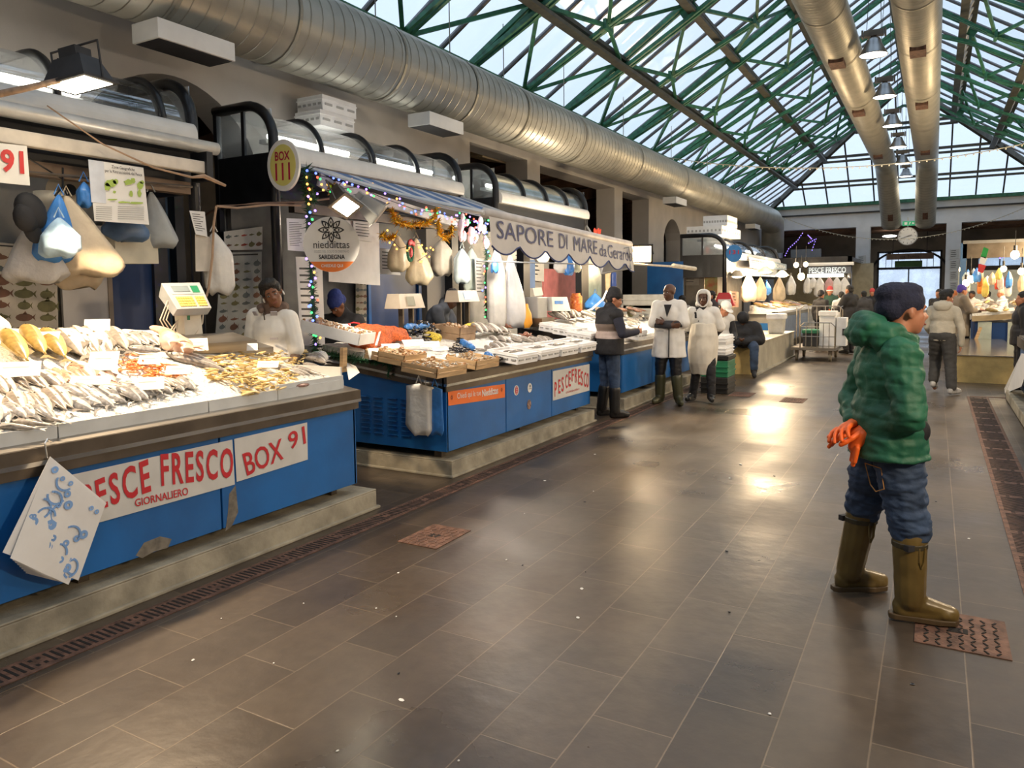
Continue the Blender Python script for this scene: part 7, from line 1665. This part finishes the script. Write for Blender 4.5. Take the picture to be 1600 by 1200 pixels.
# dressing inside
for k, (px, py, w_, h_, mt, lb) in enumerate(((1170, 448, .5, .7, mat('warm_white_plastic', (.72, .60, .44), .4, bump=.3), 'warm white bag hanging at the left front of the far kiosk'), (1188, 455, .4, .6, BAGC, 'cream bag hanging in the middle of the far kiosk'), (1198, 462, .22, .35, BAGB, 'bright blue bag in the far kiosk'), (1218, 455, .45, .7, BAGC, 'cream bag at the right of the far kiosk'), (1236, 452, .35, .6, BAGW, 'white plastic hanging at the right end of the far kiosk'))):
    p = at(px, py - 22, 'x', -3.9); sack('carrier_bag', lb, p, w_, h_, .2, mt, seed=70 + k, full=.5)
sheets('price_list', 'pink price sheet behind the far kiosk post', [(1140, 455), (1154, 456), (1154, 480), (1141, 480)], 'x', -4.3, mat('peach_paper', (.70, .42, .30), .7), lines=4)
sheets('poster', 'red and green poster on the dim wall left of the far kiosk post', [(1101, 425), (1121, 425), (1121, 462), (1101, 462)], 'y', 17.3, mat('poster_mottled', (.40, .10, .04), .6, c2=(.30, .34, .12), scale=6), lines=0, cat='poster')
pw = M().box(-5.5, -4.6, 17.35, 17.4, 0, 2.3); tag(pw.build('partition', mat('drab_wall', (.17, .15, .12), .7)), 'drab partition wall behind the hooded man', 'partition')
sheets('notice', 'faint notice with lines on the drab partition wall', [(1070, 425), (1092, 425), (1092, 446), (1070, 446)], 'y', 17.33, mat('drab_paper', (.24, .22, .19), .7), lines=4)
tag(M().box(-5.82, -4.98, 16.95, 17.02, 0, 2.27).build('partition', BLUE), 'tall plain blue partition behind the bald man', 'partition')
def crate_far(name, label, c, d, mtl, grp=None, ribs=True):
    t = thing(name, label, 'crate', c, group=grp); m = M(); x, y, z = c
    m.box(x - d[0] / 2, x + d[0] / 2, y - d[1] / 2, y + d[1] / 2, z, z + d[2]); m.build('body', mtl, t, bevel=.01)
    if ribs:
        for k in (.3, .6): M().box(x - d[0] / 2 - .012, x + d[0] / 2 + .012, y - d[1] / 2 - .012, y + d[1] / 2 + .012, z + d[2] * k, z + d[2] * k + .02).build('rim', mtl, t)
    M().box(x - d[0] / 2 + .02, x + d[0] / 2 - .02, y - d[1] / 2 + .02, y + d[1] / 2 - .02, z + d[2], z + d[2] + .002).build('opening', DARK if mtl is not FOAM else WHITE, t)
    return t
p = at(1130, 600, 'z', 0); p.x = at(1120, 570, 'y', 12.05).x
for k, (dz, h_, mt, lb) in enumerate(((0, .26, mat('black_crate', (.012, .012, .012), .5), 'black plastic crate at the foot of the crate stack by the hooded man'), (.262, .26, GREENP, 'green plastic crate in the stack by the hooded man'), (.524, .08, MATS['black_crate'], 'thin black crate under the foam boxes'), (.606, .16, FOAM, 'white foam box in the stack by the hooded man'), (.768, .15, FOAM, 'topmost white foam box in front of the white cap'))):
    crate_far('fish_crate', lb, (p.x + (.02 if k < 3 else -.06), 12.05, dz), ((.42 if k < 3 else .52), .50, h_), mt)
for k, (px, py, lb) in enumerate(((1005, 490, 'white foam box left of the bald man, lower one'), (1008, 474, 'white foam box left of the bald man, upper one'))):
    q = at(px, py + 8, 'y', 14.4); crate_far('foam_box', lb, (q.x, 14.4, q.z), (.75, .5, .28), mat('grey_foam', (.48, .48, .46), .7))
crate_far('crate', 'grey crate that the foam boxes left of the bald man stand on', (-4.1 * 14.4 / 14.4 + at(1005, 498, 'y', 14.4).x + 4.1, 14.4, 0), (.8, .55, at(1005, 498, 'y', 14.4).z), GREYP)
tag(M().ell((at(987, 480, 'y', 14.2).x, 14.2, at(987, 486, 'y', 14.2).z), (.10, .1, .14)).build('plant_tuft', mat('dry_green', (.15, .14, .06), .8, var=.4, bump=.6)), 'small dry plant tuft behind the third counter', 'plant')
t = thing('carrier_bag', 'red and white shopping bag held behind the white cap', 'bag', at(1131, 478, 'y', 16.2)); q = at(1131, 478, 'y', 16.2)
m = M().add([(q.x - .22, 16.2, q.z), (q.x + .22, 16.2, q.z), (q.x + .12, 16.2, q.z + .28), (q.x - .12, 16.2, q.z + .28), (q.x - .22, 16.35, q.z), (q.x + .22, 16.35, q.z), (q.x + .12, 16.35, q.z + .28), (q.x - .12, 16.35, q.z + .28)], [(0, 1, 2, 3), (7, 6, 5, 4), (0, 4, 5, 1), (1, 5, 6, 2), (2, 6, 7, 3), (3, 7, 4, 0)]); m.build('bag_body', RED, t, bevel=.02)
M().box(q.x - .12, q.x + .14, 16.18, 16.2, q.z + .02, q.z + .14).build('white_band', WHITE, t)
t = thing('waste_bin', 'white plastic lined bin standing on the left stone bench', 'bin', (-2.62, 16.35, .61)); 
# the bin stands on the bench
t.location = (-3.11, 18.0, .611); c = Vector((-3.11, 18.0, .61))
m = M(); m.prism([(-.15 + c.x, .612), (.15 + c.x, .612), (.18 + c.x, 1.0), (-.18 + c.x, 1.0)], 17.82, 18.18, 'y'); m.build('body', mat('bin_cream', (.56, .54, .47), .5), t, bevel=.03); m = M().box(c.x - .2, c.x + .2, 17.79, 18.21, .93, 1.06); m.build('liner', mat('bin_liner', (.74, .74, .74), .4, bump=.5, bscale=12), t, bevel=.03)
# ---- trolley cart
t = thing('roll_cage_trolley', 'steel platform trolley with a tall barred end standing in the aisle', 'trolley', (-2.3, 18.4, 0))
m = M(); X0, X1, Y0, Y1 = -2.80, -1.86, 18.0, 19.3
M().box(X0, X1, Y0, Y1, .24, .30).build('platform', STEEL, t)
for x, y in ((X0 + .12, Y0 + .1), (X1 - .12, Y0 + .1), (X0 + .12, Y1 - .1), (X1 - .12, Y1 - .1)):
    o = M().tube([(x - .025, y, .09), (x + .025, y, .09)], .09, 14).build('wheel', mat('wheel_tan', (.22, .18, .12), .6), t); M().obox((x, y, .19), (.08, .04, .12)).build('fork', STEELD, o)
def barred(y, x0, x1, z1, nb, nm):
    m = M(); m.tube([(x0, y, .3), (x0, y, z1 - .08), (x0 + .08, y, z1), (x1 - .08, y, z1), (x1, y, z1 - .08), (x1, y, .3)], .014, 6)
    for k in range(1, nb + 1): x = x0 + (x1 - x0) * k / (nb + 1); m.tube([(x, y, .3), (x, y, z1)], .009, 5)
    m.tube([(x0, y, .3 + (z1 - .3) * .45), (x1, y, .3 + (z1 - .3) * .45)], .009, 5); m.build(nm, STEEL, t)
barred(Y0, X0 + .2, X1 - .02, .86, 5, 'near_end_frame'); barred(Y1, X0, X1, 1.20, 4, 'far_end_frame')
for x in (X0, X1):
    M().tube([(x, Y1, 1.2), (x, Y1 - .5, 1.18), (x, Y1 - .5, .3)], .012, 6).build('side_rail', STEEL, t)
t = thing('foam_box_stack', 'tall white foam box standing on the steel trolley', 'box', (-2.1, 18.9, .3), group='trolley boxes')
M().box(-2.28, -1.95, 18.6, 19.0, .3, 1.08).build('body', FOAM, t, bevel=.01); M().box(-2.30, -1.93, 18.58, 19.02, 1.0, 1.10).build('lid', FOAM, t)
t = thing('foam_box_stack', 'white foam box behind the tall one on the trolley, at the right', 'box', (-1.9, 19.1, .3), group='trolley boxes'); M().box(-1.93, -1.72, 18.7, 19.1, .3, .95).build('body', FOAM, t, bevel=.01); M().box(-1.80, -1.71, 18.68, 18.70, .55, .70).build('handle_hole', DARK, t)
tag(M().box(-2.62, -2.28, 18.35, 18.8, .60, .68).build('fish_crate', GREENP, bevel=.01), 'shallow green crate on the trolley', 'crate'); tag(M().box(-2.60, -2.30, 18.37, 18.78, .30, .60).build('fish_crate', DARK, bevel=.01), 'dark crate under the shallow green crate on the trolley', 'crate')

# ================================================================== far left stall before the end wall
def bulb(label, px, py, Y, r=.10, mt=BULBG, ax='y'):
    p = at(px, py, ax, Y); t = thing('hanging_bulb', label, 'lamp', p, group='bare bulbs'); r *= .7; M().ell(p, (r, r, r * 1.15), None, 14, 10).build('globe', mt, t, smooth=True); M().tube([p + Vector((0, 0, r)), p + Vector((0, 0, r + .12))], r * .4, 8).build('socket', BLACK, t)
    M().tube([p + Vector((0, 0, r + .1)), p + Vector((0, 0, r + .45))], .006, 4).build('flex', INK, t)
for k, (px, py, Y, r) in enumerate(((1244, 414, 21.5, .09), (1259, 413, 22.5, .09), (1252, 432, 20.5, .12))): bulb('glowing bare bulb at the front of the far left stall, %s of three' % ordn[k], px, py, Y, r)
for k, (px, py, Y, w_) in enumerate(((1196, 425, 19.5, .35), (1222, 431, 21.5, .35), (1152, 432, 17.6, .3))):
    p = at(px, py, 'y', Y); t = thing('hanging_lamp', 'glowing warm lamp hung in the far kiosk, %s from the left' % ('second', 'third', 'first')[k], 'lamp', p); M().lathe([(.05, .14), (.10, .10), (w_ * .55, 0)], p, 16).build('shade', mat('shade_warm', (.6, .5, .35), .5), t, smooth=True); M().ell(p + Vector((0, 0, .01)), (w_ * .42, w_ * .42, .05)).build('globe', emit('warm_globe', (1, .76, .45), 12), t)
t = thing('market_kiosk', 'farthest left kiosk frame with FRESCO lettering and a lit tube', 'kiosk', (-3.7, 28, 0))
for x in (-5.3, -2.35): M().box(x - .06, x + .06, 26.15, 26.27, 0, 2.62).build('post', BLACK, t)
M().box(-5.36, -2.29, 26.15, 26.3, 2.28, 2.62).build('header', DARK, t); M().box(-5.3, -2.35, 26.3, 30.5, 2.5, 2.62).build('roof_panel', STEELD, t)
M().box(-5.4, -1.95, 30.5, 30.55, 0, 2.5).build('back_panel', mat('khaki_panel', (.30, .27, .19), .6), t)
sg = thing('fascia_sign', 'dark sign with pale letters FRESCO over the far left stall', 'sign', at(1290, 424, 'y', 26)); plate(*pq([(1262, 417), (1330, 416), (1330, 427), (1262, 428)], 'y', 26.0), th=.05).build('board', mat('slate_board', (.06, .07, .09), .5), sg); tq('PESCE FRESCO', [(1264, 418), (1322, 417), (1322, 426), (1264, 427)], mat('pale_letters', (.45, .52, .58), .5), sg, 'y', 25.97, .02)
M_ = plate(*pq([(1258, 411), (1334, 409), (1334, 414), (1258, 416)], 'y', 26.05), th=.1); tag(M_.build('fascia_rail', WHITE), 'white rail above the FRESCO sign', 'rail')
t = thing('tube_lamp', 'long bright tube lamp under the FRESCO sign', 'lamp', at(1290, 430, 'y', 25.8)); M().tube([at(1262, 431, 'y', 25.8), at(1318, 430, 'y', 25.8)], .05, 8).build('tube', emit('tube_warm', (1, .92, .75), 9), t)
for k, (px, w_, h_, mt, cl_) in enumerate(((1262, .25, .5, BAGW, 'white'), (1271, .2, .35, BAGW, 'small white'), (1281, .3, .6, BAGW, 'wide white'), (1296, .25, .45, mat('pinkish_bag', (.6, .35, .33), .5), 'pinkish'), (1308, .3, .55, BAGW, 'long white'), (1320, .35, .7, BAGW, 'largest white'))):
    sack('carrier_bag', '%s bag hanging under the tube lamp of the far left stall' % cl_, at(px, 433, 'y', 25.6), w_, h_, .15, mt, seed=90 + k, full=.4, face=(0, -1))
tag(M().box(-5.5, -4.3, 35.0, 35.3, 0, 3.3).build('grey_shutter', mat('grey_shutter', (.30, .31, .32), .5, stretch=(8, 1, 1))), 'grey blue shutter panel above the far left stall', 'shutter')
t = thing('fish_counter', 'white fish counter of the far left stall behind the trolley', 'counter', (-3, 25.2, 0)); M().box(-4.6, -2.15, 24.6, 25.8, .1, .98).build('body', mat('counter_white', (.55, .54, .50), .5), t); M().box(-4.65, -2.1, 24.55, 25.85, .98, 1.04).build('worktop', WHITE, t)
for k in range(24):
    x = r4.uniform(-4.5, -2.3); y = r4.uniform(24.7, 25.6); p = Vector((x, y, 1.08)); put_fish((GOLD, PINKF, MULLET)[k % 3], p, p + Vector((.3 * math.cos(k), .3 * math.sin(k), 0)), 'fish on the far left counter', 'fish on the far left counter', sc_w=1.2)
# notices on pillars
for k, (x0, x1, nm, ys_) in enumerate(((1341, 1353, 'left', 400), (1484, 1499, 'right', 390))):
    for j in range(5):
        y = ys_ + j * 17; q = [(x0, y), (x1, y - 1), (x1, y + 14), (x0, y + 15)]
        sheets('notice', 'sheet of printed notices on the %s end pillar, %s from the top' % (nm, ordn[j]), q, 'y', 35.48, PAPERD, lines=4, group='pillar notices')
# clock and exit sign
c = at(1418, 369, 'y', 34.6); t = thing('wall_clock', 'round white clock hanging between the two ceiling ducts', 'clock', c)
disc(c, (0, -1, 0), .36, .1, 36).build('case', GREYP, t); disc(c + Vector((0, -.008, 0)), (0, -1, 0), .33, .004, 36).build('face', WHITE, t)
m = M()
for k in range(12): a = k * PI / 6; m.obox(c + Vector((.28 * math.sin(a), -.014, .28 * math.cos(a))), (.02, .004, .04), (0, a, 0))
m.build('hour_marks', INK, t); M().bar(c + Vector((.04, -.018, .02)), c + Vector((-.24, -.018, -.09)), .02, .01).build('minute_hand', INK, t); M().bar(c + Vector((-.03, -.02, -.01)), c + Vector((.15, -.02, .05)), .03, .01).build('hour_hand', INK, t); M().tube([c + Vector((0, 0, .36)), c + Vector((0, 0, .75))], .02, 6).build('stem', GREYP, t)
c = at(1422, 349, 'y', 34.6); t = thing('exit_sign', 'small green emergency exit sign above the clock', 'sign', c); M().box(c.x - .27, c.x + .27, 34.58, 34.64, c.z - .09, c.z + .09).build('box', emit('exit_green', (.02, .22, .10), .6), t)
m = M().box(c.x - .2, c.x - .1, 34.57, 34.58, c.z - .05, c.z + .05); m.ell((c.x, 34.575, c.z + .04), (.02, .005, .02)); m.bar((c.x, 34.575, c.z + .03), (c.x - .03, 34.575, c.z - .05), .02, .03); m.prism([(c.x + .08, c.z - .04), (c.x + .18, c.z), (c.x + .08, c.z + .04)], 34.57, 34.58, 'y'); m.build('pictogram', WHITE, t)
t = thing('ceiling_lamp', 'round lamp on the dark ceiling of the end aisle', 'lamp', at(1390, 368, 'y', 37)); p = at(1390, 369, 'y', 37); M().ell(p, (.28, .2, .05)).build('globe', TUBEW, t)
t = thing('side_hall_lamp', 'box lamp hanging in the first dark wall opening', 'lamp', at(757, 235, 'x', -7.4)); p = at(757, 240, 'x', -7.2); m = M().obox(p, (.5, .9, .2), (0, .2, 0)); m.build('housing', mat('dull_brass', (.30, .23, .14), .5), t); M().obox(p + Vector((0, 0, .22)), (.3, .3, .25)).build('bracket', STEELD, t)
# string lights slung across the hall
def festoon(label, pts, mt, n, r=.018):
    P = [Vector(p) for p in pts]; t = thing('string_lights', label, 'string lights', P[0]); M().tube(P, .010, 4).build('wire', mat('pale_cable', (.42, .38, .28), .6), t)
    me = M().ell((0, 0, 0), r, None, 6, 4).mesh('bulb', mt, Vector(), True); seg = [(b - a).length for a, b in zip(P[:-1], P[1:])]; tot = sum(seg)
    for i in range(n):
        s_ = tot * (i + .5) / n; k = 0
        while k < len(seg) - 1 and s_ > seg[k]: s_ -= seg[k]; k += 1
        o = bpy.data.objects.new('bulb', me); col.objects.link(o); o.parent = t; o.location = P[k].lerp(P[k + 1], s_ / seg[k]) - P[0] - Vector((0, 0, .03))
CB = mat('clear_bulb', (.75, .68, .52), .3)
def sag(a, b, d, n=12): a = Vector(a); b = Vector(b); return [a.lerp(b, i / n) - Vector((0, 0, d * 4 * (i / n) * (1 - i / n))) for i in range(n + 1)]
festoon('string of small clear bulbs slung across the hall in front of the lamps', sag((-6.4, 19, 5.1), (4.2, 21, 5.4), .75, 20), CB, 70)
festoon('second string of clear bulbs slung below the end beam', sag(at(1225, 340, 'y', 33), at(1600, 325, 'y', 33), 1.0, 16), CB, 60)
festoon('dark string with violet lights drooping at the far left', [at(1255, 362, 'y', 35.4), at(1246, 375, 'y', 35.4), at(1232, 388, 'y', 35.4), at(1226, 400, 'y', 35.4)], emit('led_violet2', (.25, .15, 1), 3), 12, .02)
festoon('cluster of violet lights hung in the dark bay at the far left', [at(1262, 366, 'y', 35.4), at(1268, 372, 'y', 33), at(1262, 380, 'y', 33), at(1275, 372, 'y', 35.4), at(1268, 392, 'y', 33)], MATS['led_violet2'], 14, .02)

# ================================================================== right side
b = M().box(.31, 1.3, 15.0, 19.7, 0, .455)
tag(b.build('stone_bench', CONC2), 'yellow stained low stone bench in front of the far right stall', 'bench'); tag(M().box(.29, 1.32, 14.98, 19.72, .455, .47).build('steel_worktop', mat('wet_steel', (.50, .48, .42), .14, .85, var=.1)), 'wet shiny steel top of the right stone bench', 'worktop')
t = thing('fish_counter', 'far right fish counter with blue panels and wooden edge', 'counter', (2.2, 20.6, 0))
M().box(.80, 3.9, 20.0, 22.1, .15, .82).build('body', BLUE2, t); M().prism([(.74, .84), (3.9, 1.10), (3.9, 1.22), (.74, .96)], 19.93, 20.05, 'y').build('edge_trim', mat('wood_band', (.34, .26, .15), .6), t)
for a, b_ in ((.86, 1.12), (1.42, 1.7), (2.2, 2.5)): M().box(a, b_, 19.97, 20.0, .2, .84).build('white_panel', mat('greenish_white', (.42, .47, .42), .5), t)
M().prism([(.74, .96), (3.9, 1.22), (3.9, 1.30), (.74, 1.02)], 19.95, 22.1, 'y').build('ice_top', ICE, t)
for k in range(46):
    x = r4.uniform(.8, 3.2); y = r4.uniform(20.0, 21.8); z = .96 + (x - .74) * .085 + (y - 19.9) * .10 + .08; p = Vector((x, y, z)); put_fish((PINKF, MULLET, GOLD, HAKE)[k % 4], p, p + Vector((.3 * math.cos(k), -.25, -.05)), 'fish heaped on the far right counter', 'fish on the far right counter', sc_w=1.3)
tag(M().obox((.78, 19.6, .35), (.06, .06, .8), (0, .3, 0)).build('wooden_prop', WOOD), 'slanting yellow wooden prop at the corner of the far right counter', 'prop')
t = kiosk('market_kiosk', 'far right kiosk full of hanging bags behind the counter', 22.9, 27.5, [24.4, 26], SILV, zf=2.5, ztop=3.0, x0=.9, x1=4.2, floorz=0) if 0 else thing('market_kiosk', 'far right kiosk frame full of hanging bags', 'kiosk', (2.4, 23.4, 0))
for x in (.62, 3.9): M().box(x - .07, x + .07, 22.9, 23.05, 0, 2.75).build('post', mat('blue_post', (.03, .08, .18), .5), t)
M().box(.6, 4.2, 22.9, 23.0, 2.35, 2.75).build('header', STEELD, t); M().box(.6, 4.2, 26.9, 27, 0, 2.1).build('back_panel', mat('cool_panel', (.34, .36, .34), .6), t); M().box(.6, 4.2, 22.85, 22.9, 2.72, 2.80).build('top_rail', mat('rail_white', (.12, .12, .12), .5), t)
r5 = random.Random(9)
cols = [BAGW, BAGB, BAGC, mat('red_bag', (.5, .05, .04), .5), mat('orange_bag', (.7, .22, .04), .5), mat('yellow_bag', (.7, .6, .15), .5), MATS['mint_plastic'], BAGW, BAGW]
nmC = ['white', 'blue', 'cream', 'red', 'orange', 'yellow', 'mint green', 'white', 'white']
for k in range(26):
    px = r5.uniform(1508, 1600); py = r5.uniform(418, 436); j = r5.randrange(9); p = at(px, py, 'y', r5.uniform(20.6, 22.2))
    sack('carrier_bag', '%s bag among the crowd of bags hanging over the far right counter' % nmC[j], p, r5.uniform(.12, .26), r5.uniform(.2, .45), .12, cols[j], seed=200 + k, full=.5, knot=False, group='bags over the far right counter')
for k, (px, py, Y, r) in enumerate(((1586, 398, 20.0, .12), (1568, 420, 21, .09), (1517, 436, 20.8, .11), (1509, 442, 20.6, .10), (1532, 430, 21.2, .08), (1596, 424, 20.5, .1), (1503, 421, 24, .1))):
    bulb('glowing bulb over the far right stall, %s in the group' % ordn[k], px, py, Y, r)
t = thing('flag', 'small Italian flag hanging over the far right stall', 'flag', at(1536, 390, 'y', 19.8))
for y0, y1, mt, dx in ((386, 404, mat('flag_green', (.02, .28, .06), .6), 4), (400, 414, WHITE, 0), (412, 427, mat('flag_red', (.55, .04, .04), .6), -4)):
    q = pq([(1533 + dx, y0), (1543 + dx * .5, y0 + 3), (1538 + dx * .6, y1), (1530 + dx * .5, y1 - 3)], 'y', 19.8); plate(*q, th=.006).build('band', mt, t)
festoon('blue and violet string lights in the dark bay above the far right stall', [at(1512, 388, 'y', 26), at(1530, 384, 'y', 26), at(1556, 388, 'y', 26), at(1562, 402, 'y', 26), at(1580, 396, 'y', 26)], MATS['led_violet2'], 16, .02)
# near right counter: only its corner shows
plinth('stone_plinth', 1.0, 12.95, 4.2, .93, .15, 'pale plinth of the right hand stalls beside the wide grating')
t = thing('fish_counter', 'right hand counter whose corner just shows at the right edge', 'counter', (2.0, 7, .15))
M().box(1.06, 3.4, 1.1, 12.7, .22, .80).build('body', BLUE, t); M().box(1.02, 3.45, 1.05, 12.75, .80, .93).build('edge_trim', STEELD, t); M().box(1.04, 3.4, 1.1, 12.7, .93, .95).build('worktop', STEEL, t)
for x in (1.2, 3.2):
    for y in (1.4, 6.9, 12.4): M().box(x - .04, x + .04, y - .04, y + .04, .15, .22).build('foot', STEELD, t)
t = thing('paper_bundle', 'bundle of white paper hanging on the corner of the right hand counter', 'paper', (1.0, 11.6, .2))
for k in range(5):
    x = 1.0 - .012 * k; q = [at(1596, 552, 'x', x), at(1612, 556, 'x', x), at(1604 - k * 2, 600 + k, 'x', x), at(1564 + k * 2, 618 - k, 'x', x)]; plate(*q, th=.004).build('sheet', PAPER if k % 2 == 0 else PAPERD, t)
p = at(1596, 528, 'x', 1.15); tag(M().ell((1.2, p.y, .98), (.18, .3, .07)).build('bag_heap', BAGW), 'white plastic wrapped goods on the corner of the right hand counter', 'goods')
for y in (2.5, 7.0, 10.6):
    t = thing('flood_lamp', 'black flood lamp over the right hand counter', 'lamp', (1.9, y, 2.62), group='right flood lamps'); M().obox((1.9, y, 2.62), (.34, .3, .1)).build('housing', DARK, t); M().obox((1.9, y, 2.565), (.28, .24, .006)).build('lit_face', FLOODW, t); M().tube([(1.9, y, 2.67), (2.2, y, 5.9)], .012, 5).build('hanger', INK, t)
